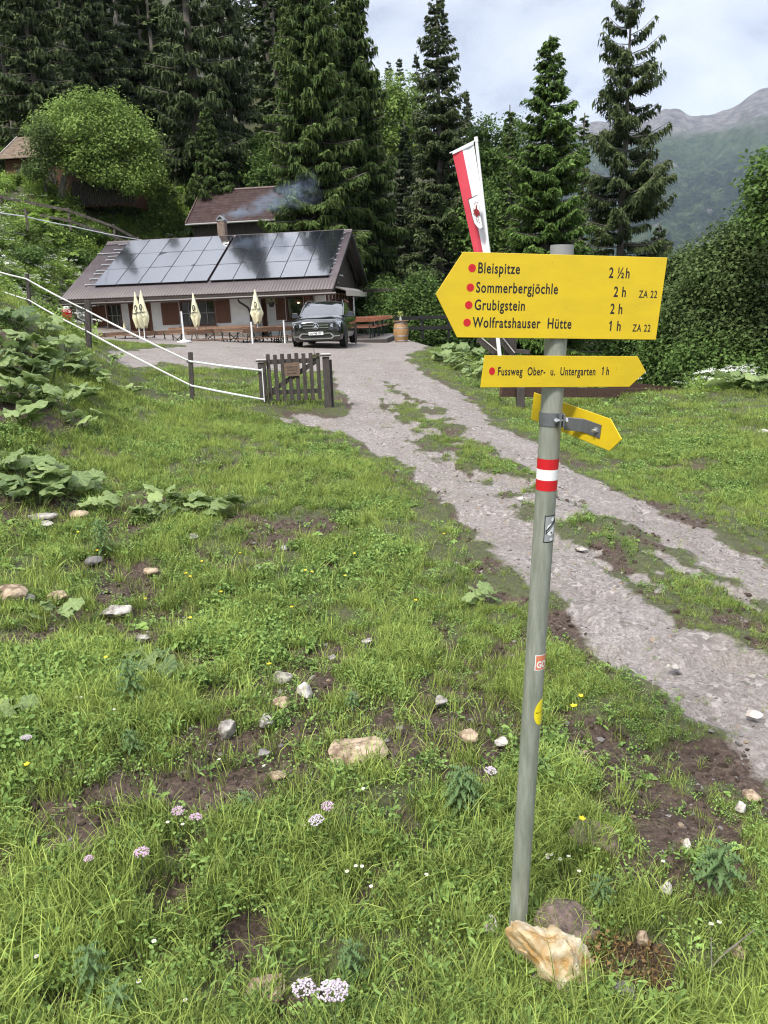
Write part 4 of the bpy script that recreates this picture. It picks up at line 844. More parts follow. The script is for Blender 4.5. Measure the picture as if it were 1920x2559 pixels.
# the porch: post, white corner column, gable side with boards and glass, awning
mb = MB(); pp = fac(768, 720, 0.2)[0]; mb.box((pp, 0.2, 1.2), (0.2, 0.18, 2.45)); mb.build('porch_post', WOODB, hut, bevel=0.01)
mb = MB(); mb.box((-0.36, 0.18, 1.15), (0.22, 0.22, 2.4)); mb.box((-0.62, 0.32, 1.15), (0.30, 0.06, 2.4)); mb.build('corner_column', WHITEP, hut)
mb = MB(); 
mb._a([(-0.3, 0.3, 2.3), (-0.3, 9.0, 2.3), (-0.3, 9.0, rz(9.0) - 0.2), (-0.3, YR, rz(YR) - 0.2), (-0.3, 0.3, rz(0.3) - 0.2)], [(0, 1, 2, 3, 4)]); mb.build('gable_cladding', WOODD, hut)
mb = MB(); mb.box((-0.34, 4.7, 1.15), (0.06, 8.6, 2.3)); mb.build('gable_wall', PLASTER, hut)
for k in range(9):
    y = 0.65 + k * 0.82
    mb = MB(); mb.box((-0.27, y, 1.35), (0.05, 0.34, 1.8)); mb.build('shutter_board', WOODB, hut)
    if k % 2: mb = MB(); mb.box((-0.30, y + 0.41, 1.35), (0.02, 0.36, 1.3)); mb.build('window_pane', GLASSM, hut)
mb = MB(); mb.prism([(-0.28, 2.0, 2.62), (0.42, 2.0, 2.42), (0.42, 2.0, 2.14), (0.38, 2.0, 2.14), (0.38, 2.0, 2.38), (-0.28, 2.0, 2.57)], (0, 6.6, 0)); mb.build('awning', mat('cream_canvas', (0.55, 0.50, 0.42), 0.8, col2=(0.62, 0.57, 0.49)), hut)
for y in (4.2, 8.4): mb = MB(); mb.box((0.36, y, 1.1), (0.06, 0.06, 2.1)); mb.build('awning_post', WHITEP, hut)
mb = MB(); mb.bar((-0.2, 7.0, 2.42), (2.9, 6.6, 2.46), 0.1, 0.14); mb.build('beam', WOODD, hut)
mb = MB(); mb.box((0.12, 1.7, 3.12), (0.42, 0.3, 0.06), rot=(0.0, 0.25, 0)); mb.bar((0.0, 1.7, 3.1), (-0.26, 1.7, 2.85), 0.04, 0.04); mb.box((-0.1, 1.7, 2.76), (0.4, 0.1, 0.05)); mb.build('floodlight', WHITEP, hut)
mb = MB(); hp = fac(678, 750, 0.6); 
hb_ = thing('hanging_flowers', 'yellow flowers in a hanging basket beside the porch door', 'flower basket', hut_world(hp[0], 0.6, hp[1]))
V, F, T = leaves_flat(160, 0.3, 0.07, -0.15, 0.2, 77, tilt=0.8); o = np_mesh('flowers', V, F, leafmat('basket_leaf', (0.05, 0.07, 0.02), (0.42, 0.40, 0.12)), {'v': T}); o.parent = hb_
mb = MB(); mb.lathe([(0.08, -0.32), (0.17, -0.1), (0.16, -0.1), (0.05, -0.3)], 12); mb.tube([(0, 0, -0.1), (0, 0, 0.45)], 0.006, 4); mb.build('basket', WOODD, hb_)
# chimney with its tent-shaped cap, smoke rising from it
CY_ = 4.86; ch = fac(557, 586, CY_); ct = fac(557, 552, CY_); mb = MB(); mb.box((ch[0], CY_, (4.9 + ct[1]) / 2), (0.40, 0.40, ct[1] - 4.9)); chim = mb.build('chimney', mat('chimney_render', (0.13, 0.10, 0.085), 0.9, col2=(0.26, 0.19, 0.15), scale=6), roof1)
mb = MB(); z = ct[1]; mb.prism([(ch[0] - 0.24, CY_ - 0.26, z + 0.02), (ch[0], CY_ - 0.26, z + 0.26), (ch[0] + 0.24, CY_ - 0.26, z + 0.02), (ch[0] + 0.2, CY_ - 0.26, z + 0.02), (ch[0], CY_ - 0.26, z + 0.21), (ch[0] - 0.2, CY_ - 0.26, z + 0.02)], (0, 0.52, 0))
mb.box((ch[0], CY_, z + 0.02), (0.46, 0.46, 0.05)); mb.build('chimney_cap', STEEL, roof1)
# solar panels, each a part of its own
PVG = bpy.data.materials.new('solar_glass'); PVG.use_nodes = True; t = PVG.node_tree; pb = t.nodes['Principled BSDF']
pb.inputs['Base Color'].default_value = (0.010, 0.011, 0.016, 1); pb.inputs['Roughness'].default_value = 0.12; pb.inputs['Specular IOR Level'].default_value = 0.9; pb.inputs['IOR'].default_value = 1.9; pb.inputs['Coat Weight'].default_value = 1.0; pb.inputs['Coat Roughness'].default_value = 0.05
PVF = mat('solar_frame', (0.015, 0.015, 0.017), 0.35)
pw, gapx = 1.134, 0.016; x = 0.0 - 0.02; cols = []
for c in range(10):
    cols.append(x); x -= pw + gapx + (0.10 if c == 4 else 0)
pl = 5.068 / 3
for c, xr_ in enumerate(cols):
    for r_ in range(3):
        y0 = r_ * pl * CA; zc = ZB + 0.118
        mb = MB(); cx = xr_ - pw / 2; u = (r_ + .5) * pl; tz = 0.004 * math.sin(c * 3.1 + r_ * 1.7)
        mb.box((cx, u * CA, zc + u * CA * TA), (pw, pl - 0.014, 0.035), 0, rot=(math.atan(TA), 0, 0)); mb.box((cx, u * CA - 0.019 * math.sin(math.atan(TA)), zc + u * CA * TA + 0.0195 * CA), (pw - 0.03, pl - 0.046, 0.004), 1, rot=(math.atan(TA) + 0.004 * math.sin(c * 2.3 + r_), tz, 0))
        mb.build('solar_panel', [PVF, PVG], hut)
for k, u in enumerate([0.25, 0.85, 1.4, 1.75, 2.4, 2.95, 3.35, 4.15, 4.8]):
    mb = MB(); y = u * CA; z = rz(y) + 0.07
    for xx, ww in ((cols[-1] - pw - 0.28, 0.55), (0.03, 0.12)): mb.box((xx, y, z), (ww, 0.04, 0.04), rot=(math.atan(TA), 0, 0)); mb.box((xx - ww * 0.4, y - 0.03, z - 0.05), (0.04, 0.05, 0.09), rot=(math.atan(TA), 0, 0))
    mb.build('mounting_rail', STEEL, hut)
# smoke: a real volume drifting right from the chimney
def smoke():
    m = bpy.data.materials.new('smoke'); m.use_nodes = True; t = m.node_tree; t.nodes.clear(); L = t.links.new
    o_ = N('ShaderNodeOutputMaterial', t); v = N('ShaderNodeVolumePrincipled', t); L(v.outputs[0], o_.inputs['Volume'])
    v.inputs['Color'].default_value = (0.62, 0.78, 1.0, 1); v.inputs['Anisotropy'].default_value = 0.2
    c = N('ShaderNodeTexCoord', t); n = N('ShaderNodeTexNoise', t); mp = N('ShaderNodeMapping', t); mp.inputs['Scale'].default_value = (0.8, 1, 1.4); L(c.outputs['Object'], mp.inputs[0]); L(mp.outputs[0], n.inputs['Vector']); n.inputs['Scale'].default_value = 2.0; n.inputs['Detail'].default_value = 5; n.inputs['Distortion'].default_value = 0.8
    sx_ = N('ShaderNodeSeparateXYZ', t); L(c.outputs['Object'], sx_.inputs[0])
    r_ = N('ShaderNodeMapRange', t); L(n.outputs['Fac'], r_.inputs[0]); r_.inputs[1].default_value = 0.40; r_.inputs[2].default_value = 0.66; r_.inputs[3].default_value = 0.0; r_.inputs[4].default_value = 1.6
    # thinning out with distance from the axis and along the plume
    f = N('ShaderNodeMapRange', t); L(sx_.outputs[0], f.inputs[0]); f.inputs[1].default_value = 0.0; f.inputs[2].default_value = 5.2; f.inputs[3].default_value = 1.8; f.inputs[4].default_value = 0.05
    yc = N('ShaderNodeMath', t, operation='MULTIPLY_ADD'); L(sx_.outputs[0], yc.inputs[0]); yc.inputs[1].default_value = -0.24; L(sx_.outputs[2], yc.inputs[2])
    cb_ = N('ShaderNodeCombineXYZ', t); L(yc.outputs[0], cb_.inputs[0]); L(sx_.outputs[1], cb_.inputs[1])
    ln = N('ShaderNodeVectorMath', t, operation='LENGTH'); L(cb_.outputs[0], ln.inputs[0])
    wd = N('ShaderNodeMath', t, operation='MULTIPLY_ADD'); L(sx_.outputs[0], wd.inputs[0]); wd.inputs[1].default_value = 0.15; wd.inputs[2].default_value = 0.22
    dv = N('ShaderNodeMath', t, operation='DIVIDE'); L(ln.outputs['Value'], dv.inputs[0]); L(wd.outputs[0], dv.inputs[1])
    fo = N('ShaderNodeMapRange', t); L(dv.outputs[0], fo.inputs[0]); fo.inputs[1].default_value = 0.35; fo.inputs[2].default_value = 1.0; fo.inputs[3].default_value = 1.0; fo.inputs[4].default_value = 0.0
    m1 = N('ShaderNodeMath', t, operation='MULTIPLY'); L(r_.outputs[0], m1.inputs[0]); L(f.outputs[0], m1.inputs[1]); m2 = N('ShaderNodeMath', t, operation='MULTIPLY'); L(m1.outputs[0], m2.inputs[0]); L(fo.outputs[0], m2.inputs[1]); L(m2.outputs[0], v.inputs['Density'])
    mb = MB(); mb.tube([(-0.15, 0, 0.0), (1.2, 0, 0.3), (3, 0, 0.75), (5.4, 0, 1.3)], [0.3, 0.5, 0.8, 1.15], 10)
    o = mb.build('smoke', m); o.location = hut_world(ch[0] - 0.05, CY_, ct[1] + 0.12); o.rotation_euler = (0, 0, -PHI); o['kind'] = 'stuff'
    m.cycles.volume_step_rate = 1.0
smoke()

# ------------------------------------------------------------------ shed and cabin behind
TILE = bpy.data.materials.new('brown_roof_tiles'); TILE.use_nodes = True
def tile_mat(m, c1, c2, sc):
    t = m.node_tree; p_ = t.nodes['Principled BSDF']; L = t.links.new; c = N('ShaderNodeTexCoord', t); n = N('ShaderNodeTexNoise', t); n.inputs['Scale'].default_value = sc; n.inputs['Detail'].default_value = 6; L(c.outputs['Object'], n.inputs['Vector'])
    r_ = N('ShaderNodeValToRGB', t); L(n.outputs['Fac'], r_.inputs[0]); r_.color_ramp.elements[0].position = .35; r_.color_ramp.elements[1].position = .65; r_.color_ramp.elements[0].color = (*c1, 1); r_.color_ramp.elements[1].color = (*c2, 1); L(r_.outputs[0], p_.inputs['Base Color']); p_.inputs['Roughness'].default_value = .85; p_.inputs['Specular IOR Level'].default_value = .2
tile_mat(TILE, (0.045, 0.028, 0.026), (0.075, 0.05, 0.046), 3)
TILE2 = bpy.data.materials.new('weathered_shingles'); TILE2.use_nodes = True; tile_mat(TILE2, (0.12, 0.085, 0.06), (0.22, 0.17, 0.13), 4)
def tiled_roof(w_, run, pitch, rows, m, parent, zb, y0):
    """courses of overlapping tiles as stepped strips, with waves across"""
    V = []; F = []; n = int(w_ / 0.10); ta = math.tan(pitch)
    for r_ in range(rows):
        ya = y0 + run * r_ / rows; yb = y0 + run * (r_ + 1) / rows + 0.03; b = len(V)
        for y, dz in ((ya, 0.045), (yb, 0.01)):
            for i in range(n + 1): V.append((w_ * i / n - w_ / 2, y, zb + (y - y0) * ta + dz + 0.014 * math.cos(i * math.pi * 2 / 3)))
        for i in range(n + 1): V.append((w_ * i / n - w_ / 2, ya, zb + (ya - y0) * ta - 0.01))
        k = n + 1
        for i in range(n): F += [(b + i, b + i + 1, b + k + i + 1, b + k + i), (b + 2 * k + i, b + 2 * k + i + 1, b + i + 1, b + i)]
    o = np_mesh('roof', np.array(V), np.array(F), m); o.parent = parent; return o
p0 = at(466.6, 560.6, 50.5); shed = thing('wooden_shed', 'dark wooden shed with a brown tiled roof standing behind the hut ridge', 'shed', (p0.x + 2.9, p0.y - 0.4, p0.z), (0, 0, -0.15))
pr = at(512, 480.7, 53.6); rise = pr.z - p0.z; run = 3.1; pt_ = math.atan2(rise, run)
ro = tiled_roof(6.0, run, pt_, 12, TILE, shed, 0, 0); ro2 = tiled_roof(6.0, run, pt_, 12, TILE, shed, 0, 0); ro2.rotation_euler = (0, 0, math.pi); ro2.location = (0, 2 * run, 0)
mb = MB(); mb.tube([(-3.0, run, rise + 0.05), (3.0, run, rise + 0.05)], 0.09, 8)
for x in (-3.0, 3.0): mb.bar((x, -0.02, 0.0), (x, run, rise), 0.06, 0.2); mb.bar((x, 2 * run, 0.0), (x, run, rise), 0.06, 0.2)
mb.build('verge_board', mat('red_brown_board', (0.13, 0.08, 0.075), 0.6), shed)
mb = MB(); n = 26
for k in range(n): mb.box((-2.7 + 5.4 * (k + .5) / n, 0.45, -2.1), (5.4 / n - 0.012, 0.04, 4.2))
mb.box((0, 5.7, -2.1), (5.4, 0.05, 4.2)); 
for x in (-2.7, 2.7): mb.prism([(x, 0.47, -4.2), (x, 5.7, -4.2), (x, 5.7, 0), (x, run, rise - 0.15), (x, 0.47, 0)], (0.05, 0, 0))
mb.build('wall', WOODD, shed); mb = MB(); mb.tube([(-3.0, -0.06, -0.03), (3.0, -0.06, -0.03)], 0.06, 8); mb.build('gutter', mat('pale_gutter', (0.22, 0.22, 0.22), 0.5), shed)
pc = at(52, 402, 53); cab = thing('brown_cabin', 'brown wooden cabin with a shingled roof partly hidden by the rounded tree', 'cabin', (pc.x + 2.6, pc.y, pc.z + 0.25), (0, 0, -0.12))
prr = at(136, 346, 56); rise = prr.z - pc.z; run = 3.0; pt_ = math.atan2(rise, run); ro = tiled_roof(9.0, run, pt_, 9, TILE2, cab, 0, 0); ro2 = tiled_roof(9.0, run, pt_, 9, TILE2, cab, 0, 0); ro2.rotation_euler = (0, 0, math.pi); ro2.location = (0, 2 * run, 0)
mb = MB(); n = 40
for k in range(n): mb.box((-4.2 + 8.4 * (k + .5) / n, 0.5, -1.6), (8.4 / n - 0.015, 0.05, 3.2))
for x in (-4.2, 4.15): mb.prism([(x, 0.5, -3.2), (x, 5.5, -3.2), (x, 5.5, 0), (x, run, rise - 0.1), (x, 0.5, 0)], (0.05, 0, 0))
mb.build('wall', WOODB, cab)
mb = MB(); mb.box((-2.9, 0.44, -1.75), (1.1, 0.06, 2.5)); mb.box((-1.2, 0.44, -1.2), (0.9, 0.06, 0.9)); mb.build('door', WOODD, cab)
mb = MB(); mb.bar((-4.5, -0.02, -0.02), (-4.5, run, rise), 0.05, 0.16); mb.build('verge_board', mat('pale_board', (0.4, 0.38, 0.35), 0.7), cab)
# lower lean-to at its right end, with panes in the roof and a palisade front
pl_ = at(205, 404, 52.5); lean = thing('lean_to', 'small lean-to with a glassy roof at the right end of the brown cabin', 'lean-to', (pl_.x + 0.3, pl_.y, pl_.z), (0, 0, -0.12))
mb = MB(); mb.box((0, 0.9, 0.35), (3.2, 2.0, 0.05), rot=(0.35, 0, 0)); mb.build('roof', mat('pale_roof_sheet', (0.30, 0.32, 0.34), 0.25, spec=0.8), lean)
mb = MB()
for k in range(26): mb.box((-1.2 + 4.1 * k / 25, 0.1, -1.9), (0.12, 0.05, 1.5 + 0.1 * math.sin(k * 3)))
mb.build('palisade', WOODG, lean); mb = MB(); mb.box((0.6, 0.6, -1.2), (3.6, 0.06, 2.3)); mb.build('wall', WOODB, lean)
pg = at(1098, 708, 50); gs = thing('grey_shed', 'grey roof of a small shed showing behind the dark bushes', 'shed', (pg.x, pg.y, pg.z), (0, 0, 0.1))
mb = MB(); mb.box((0, 0, 0), (2.6, 1.6, 0.12), rot=(0.35, 0, 0)); mb.build('roof', mat('grey_roof', (0.25, 0.27, 0.29), 0.4), gs); mb = MB(); mb.box((0, 0.1, -1.7), (2.3, 1.3, 3.0)); mb.build('wall', WOODD, gs)

# ------------------------------------------------------------------ terrace, deck, furniture
mb = MB(); mb._a([tuple(hut_world(x, y, z)) for z in (-0.25, 0.06) for x, y in ((-12.0, 0.1), (-11.4, -6.8), (-2.9, -7.2), (-1.0, -5.0), (-0.5, 1.3), (-3.9, 1.3), (-3.9, 0.1))],
                 [tuple(range(7, 14))] + [(k, (k + 1) % 7, 7 + (k + 1) % 7, 7 + k) for k in range(7)])
o = mb.build('terrace', mat('terrace_slabs', (0.13, 0.125, 0.125), 0.75, col2=(0.21, 0.205, 0.20), scale=5, bump=0.2)); o['kind'] = 'structure'
DKM = mat('deck_boards', (0.12, 0.105, 0.10), 0.6, col2=(0.22, 0.20, 0.195), scale=4, stretch=(6, 0.6, 6), bump=0.3)
c1 = at(967, 848, 33.0); c2 = at(1003, 828, 39.5); dz_ = -1.33; u = Vector((c2.x - c1.x, c2.y - c1.y, 0)); L_ = u.length; u.normalize(); v_ = Vector((-cph, sph, 0))
deck = thing('wooden_deck', 'low grey wooden deck carrying the red tables right of the car', 'deck', (c1.x, c1.y, dz_))
mb = MB(); n = int(L_ / 0.15)
for k in range(n):
    a = u * (k + .5) * L_ / n; mb.bar(a, a + v_ * 5.2, L_ / n - 0.012, 0.035)
mb.build('boards', DKM, deck); mb = MB(); mb.bar(Vector((0, 0, -0.1)) - u * 0.02, u * L_ + Vector((0, 0, -0.1)), 0.05, 0.17); mb.bar(Vector((0, 0, -0.1)), v_ * 5.2 + Vector((0, 0, -0.1)), 0.05, 0.17); mb.build('edge_beam', WOODG, deck)
DECKZ = dz_ + 0.02
RWOOD = mat('red_brown_bench_wood', (0.17, 0.055, 0.028), 0.5, col2=(0.30, 0.12, 0.065), scale=5, stretch=(1, 8, 8), bump=0.2, dist=0.003)
GWOOD = mat('worn_bench_wood', (0.14, 0.075, 0.045), 0.6, col2=(0.30, 0.18, 0.11), scale=5, stretch=(1, 8, 8), bump=0.2, dist=0.003)
LEGM = mat('dark_green_steel', (0.008, 0.022, 0.016), 0.5)
def fold_leg(mb, x, w_, h, foot=0.0):
    for y in (-w_ / 2, w_ / 2): mb.bar((x, y, 0), (x, y, h), 0.03, 0.03)
    mb.bar((x, -w_ / 2, 0.03), (x, w_ / 2, 0.03), 0.03, 0.03); mb.bar((x, -w_ / 2, h * 0.55), (x, w_ / 2, h * 0.9), 0.02, 0.02); mb.bar((x, w_ / 2, h * 0.55), (x, -w_ / 2, h * 0.9), 0.02, 0.02)
    mb.bar((x, 0, h * 0.5), (x - math.copysign(0.3, x), 0, h), 0.02, 0.02)
def make_table(label, wm):
    t = thing('beer_table', label, 'table', (0, 0, 0), 0, 'folding tables outside the hut')
    mb = MB(); mb.box((0, -0.165, 0.76), (2.2, 0.32, 0.028)); mb.box((0, 0.165, 0.76), (2.2, 0.32, 0.028)); mb.build('tabletop', wm, t, bevel=0.004)
    for x in (-0.85, 0.85): mb = MB(); fold_leg(mb, x, 0.5, 0.745); mb.build('leg', LEGM, t)
    return t
def make_bench(label, wm):
    t = thing('beer_bench', label, 'bench', (0, 0, 0), 0, 'folding benches outside the hut')
    mb = MB(); mb.box((0, 0, 0.47), (2.2, 0.27, 0.028)); mb.build('seat', wm, t, bevel=0.004)
    mb = MB(); mb.box((0, 0.24, 0.80), (2.2, 0.024, 0.17), rot=(-0.15, 0, 0)); mb.build('backrest', wm, t, bevel=0.004)
    for x in (-0.8, 0.8): mb = MB(); fold_leg(mb, x, 0.24, 0.456); mb.bar((x, 0.13, 0.44), (x, 0.255, 0.88), 0.03, 0.02); mb.build('leg', LEGM, t)
    return t
TT = {}
def place(kind, wm_key, x, y, z, rz_, label):
    wm = {'r': RWOOD, 'g': GWOOD}[wm_key]
    if (kind, wm_key) not in TT:
        t = (make_table if kind == 't' else make_bench)(label, wm); TT[kind, wm_key] = t; t.location = (x, y, z); t.rotation_euler = (0, 0, rz_); return t
    return dup(TT[kind, wm_key], (x, y, z), rz_, None, label)
TZ = GZ0 + 0.062
def bset(px, Y, ang, wk, name_, z=TZ, both=True):
    c = at(px, 850, Y); n_ = Vector((-math.sin(ang), math.cos(ang), 0))
    place('t', wk, c.x, c.y, z, ang, 'worn brown table ' + name_)
    a = Vector((c.x, c.y, 0)) + n_ * 0.62; b = Vector((c.x, c.y, 0)) - n_ * 0.62
    place('b', wk, a.x, a.y, z, ang, 'bench behind the table ' + name_)
    if both: place('b', wk, b.x, b.y, z, ang + math.pi, 'bench in front of the table ' + name_)
bset(340, 30.9, 1.15, 'g', 'beside the pair of closed parasols by the door')
bset(486, 30.8, 0.95, 'g', 'around the single closed parasol under the big window')
bset(628, 30.6, 0.85, 'g', 'by the parasol next to the downpipe')
bset(706, 31.6, 0.9, 'g', 'half hidden behind the black car')
q = hut_world(-6.9, -0.35); place('b', 'g', q.x, q.y, TZ, -PHI, 'long bench against the white wall under the big window')
q = hut_world(-4.75, -0.35); place('b', 'g', q.x, q.y, TZ, -PHI, 'bench against the white wall right of the big window')
for k in range(4):
    c = c1 + u * (0.9 + 1.65 * k) + v_ * 1.55 + Vector((0, 0, 0)); w4 = ['nearest', 'second', 'third', 'farthest'][k] + ' of the row on the grey deck'
    place('t', 'r', c.x, c.y, DECKZ, -PHI, 'red brown table, ' + w4); n_ = Vector((sph, cph, 0))
    a = c + n_ * 0.6; place('b', 'r', a.x, a.y, DECKZ, -PHI, 'red bench behind table, ' + w4); b = c - n_ * 0.6; place('b', 'r', b.x, b.y, DECKZ, -PHI + math.pi, 'red bench in front of table, ' + w4)
# closed parasols
CANV = mat('cream_parasol_cloth', (0.70, 0.66, 0.42), 0.85, col2=(0.80, 0.77, 0.55), scale=6)
INK = mat('black_print', (0.02, 0.02, 0.022), 0.7)
def parasol(px, pt, pb, Y, label, seed, tilt=0.0, txt=('Clausthaler', 0.13), fat=1.0):
    top = at(px, pt, Y); bx, by = top.x, top.y; bz = TZ; H = top.z - bz; r = random.Random(seed)
    t = thing('parasol', label, 'parasol', (bx, by, bz), 0, 'closed cream parasols'); t.rotation_euler = (0, tilt, 0)
    V = []; F = []; n = 32; rows = 12; zb_ = H * 0.45
    for i in range(rows + 1):
        f = i / rows; z = H - (H - zb_) * f; R0 = 0.02 + 0.21 * fat * min(f / 0.74, 1) ** 1.05 * (1 if f < 0.74 else 1 - (f - 0.74) / 0.26 * 0.5)
        for k in range(n):
            a = 6.283 * k / n; fl = 1 + (0.22 * math.cos(a * 4 + seed) + 0.08 * math.sin(a * 7 + seed)) * min(1, f * 2); zz = z + (0.06 * math.cos(a * 4 + seed + 1) if f > 0.7 else 0)
            V.append((R0 * fl * math.cos(a), R0 * fl * math.sin(a), zz))
    for i in range(rows):
        for k in range(n): k2 = (k + 1) % n; F.append((i * n + k, (i + 1) * n + k, (i + 1) * n + k2, i * n + k2))
    c = np_mesh('canopy', np.array(V), np.array(F), CANV, smooth=True); c.parent = t
    mb = MB(); mb.tube([(0, 0, 0.05), (0, 0, H + 0.02)], 0.022, 8); mb.build('pole', WHITEP, t)
    mb = MB(); mb.lathe([(0.27, 0), (0.27, 0.05), (0.1, 0.08), (0.045, 0.11), (0.04, 0.35), (0.0, 0.35)], 18); mb.build('base', WHITEP, t)
    q = text_mesh('lettering', txt[0], txt[1], INK, t, (-0.17, -0.27 * fat, H - (H - zb_) * 0.62), (math.radians(82), 0, 0), 0.003, 0.62, 0.004)
    mb = MB(); mb.M = None
    for k in range(14): a = 6.283 * k / 14; mb.box((0.045 * math.cos(a), 0, 0.1 * math.sin(a)), (0.03, 0.006, 0.045))
    e_ = mb.build('emblem', INK, t); e_.location = (0.0, -0.185 * fat, H - (H - zb_) * 0.45); e_.rotation_euler = (-0.16, 0, 0)
    return t
parasol(337, 731, 0, 29.7, 'closed cream parasol, left one of the pair crossing each other', 1, 0.0, ('Lauterbach', 0.12), 0.8)
parasol(347, 727, 0, 29.2, 'closed cream parasol, right one of the pair in front of the door', 2, 0.03, ('Lauterbach', 0.13), 1.0)
parasol(485, 733, 0, 30.9, 'closed cream parasol in front of the big shuttered window', 3, -0.02, ('Lauterbach', 0.12), 0.85)
parasol(637, 724, 0, 31.2, 'closed cream parasol beside the downpipe left of the car', 4, 0.0, ('Lauterbach', 0.14), 1.05)
pb_ = fac(312, 812, -0.1); pq = hut_world(pb_[0], -0.15, 0.06)
t = thing('parasol', 'faded closed parasol leaning on the wall left of the brown door', 'parasol', pq, 0, 'closed cream parasols'); mb = MB(); mb.lathe([(0.02, 1.3), (0.1, 0.8), (0.13, 0.4), (0.06, 0.15), (0, 0.15)], 12); mb.build('canopy', CANV, t, smooth=True); mb = MB(); mb.tube([(0, 0, 0), (0, 0, 1.35)], 0.02, 6); mb.build('pole', WHITEP, t)
sp0 = None
for px, pt, Y, lb in ((457, 816, 28.6, 'empty white parasol stand at the terrace edge behind the fence tape'), (628, 808, 29.0, 'empty white parasol stand at the terrace edge near the parasol with the emblem'), (709, 802, 30.2, 'empty white parasol stand close to the front of the black car')):
    p = at(px, pt, Y); l_ = (p.x, p.y, TZ if Y > 28.9 else gz(p.x, p.y))
    if sp0 is None:
        sp0 = thing('parasol_stand', lb, 'parasol stand', l_, 0, 'empty parasol stands'); mb = MB(); mb.lathe([(0.27, 0), (0.27, 0.04), (0.09, 0.08), (0.03, 0.12), (0.0, 0.12)], 18); mb.build('base', WHITEP, sp0); mb = MB(); mb.tube([(0, 0, 0.1), (0, 0, 1.12)], 0.033, 8); mb.build('tube', WHITEP, sp0)
    else: dup(sp0, l_, 0, None, lb)
# barrel with its table top and flowers
p = at(1003, 848, 33.6); BARW = mat('barrel_oak', (0.28, 0.15, 0.06), 0.6, col2=(0.42, 0.25, 0.11), scale=5, stretch=(7, 7, 0.8), bump=0.3)
br_ = thing('wine_barrel', 'oak barrel with steel hoops and a round board on top at the deck corner', 'barrel', (p.x, p.y, gz(p.x, p.y)))
mb = MB(); prof = [(0.265 + 0.07 * math.sin(math.pi * i / 10), 0.88 * i / 10) for i in range(11)]; mb.lathe(prof, 24); mb.build('staves', BARW, br_, smooth=True)
for z in (0.06, 0.26, 0.60, 0.80): R_ = 0.265 + 0.07 * math.sin(math.pi * z / 0.88) + 0.004; mb = MB(); mb.lathe([(R_, z - 0.022), (R_ + 0.004, z), (R_, z + 0.022)], 24); mb.build('hoop', STEEL, br_, smooth=True)
mb = MB(); mb.lathe([(0.36, 0.88), (0.36, 0.91)], 28); mb.build('tabletop', GWOOD, br_)
vs = thing('flower_vase', 'glass vase with yellow flowers on the barrel', 'vase', (p.x, p.y, gz(p.x, p.y) + 0.91)); mb = MB(); mb.lathe([(0.05, 0), (0.06, 0.08), (0.035, 0.16), (0.045, 0.2)], 12); mb.build('glass', mat('pale_glass', (0.4, 0.45, 0.4), 0.1), vs, smooth=True)
V, F, T = leaves_flat(90, 0.11, 0.05, 0.18, 0.38, 78, tilt=1.0); o = np_mesh('flowers', V, F, leafmat('vase_flower', (0.2, 0.28, 0.06), (0.75, 0.70, 0.28)), {'v': T}); o.parent = vs
# black rails right of the deck
rl = at(990, 803, 38.5); rr_ = at(1190, 799, 37); f = thing('rail_fence', 'black two-rail fence behind the barrel at the end of the yard', 'fence', (rl.x, rl.y, -1.5))
mb = MB(); d_ = Vector((rr_.x - rl.x, rr_.y - rl.y, 0))
for z in (0.42, 0.92): mb = MB(); mb.bar((0, 0, z), d_ + Vector((0, 0, z)), 0.05, 0.17); mb.build('rail', BLACKM, f)
for k in range(4): mb = MB(); q = d_ * (k / 3); mb.box((q.x, q.y + 0.08, 0.45), (0.12, 0.1, 1.2)); mb.build('post', BLACKM, f)
# red-topped hydrant-like marker and dark board left of the terrace
p = at(177, 850, 25.0); t = thing('vent_pipe', 'grey pipe with red ribbed collar and pale cap on the bank left of the hut', 'pipe', (p.x, p.y, gz(p.x, p.y) - 0.1)); hgt = at(168, 765, 25.0).z - gz(p.x, p.y) + 0.1
mb = MB(); mb.tube([(0, 0, 0), (0, 0, hgt - 0.38)], 0.088, 14); mb.build('pipe', mat('grey_pipe', (0.36, 0.41, 0.45), 0.5), t, smooth=True)
mb = MB(); pr_ = []
for i in range(5): pr_ += [(0.14, hgt - 0.44 + i * 0.07), (0.145, hgt - 0.39 + i * 0.07), (0.12, hgt - 0.385 + i * 0.07)]
mb.lathe(pr_, 16); mb.build('collar', mat('red_plastic', (0.50, 0.02, 0.02), 0.4), t)
mb = MB(); mb.lathe([(0.1, hgt - 0.1), (0.1, hgt - 0.03), (0.05, hgt), (0, hgt)], 14); mb.build('cap', mat('pale_cap', (0.6, 0.62, 0.6), 0.5), t, smooth=True)
p1_ = hut_world(-12.2, -1.2, 0.9); p2_ = hut_world(-9.9, -2.2, -0.15); mb = MB(); mb.bar((0, 0, 0), p2_ - p1_, 0.08, 0.55); o = mb.build('retaining_board', BLACKM); o.location = p1_; tag(o, 'sloping black board holding the bank at the left end of the terrace', 'board')

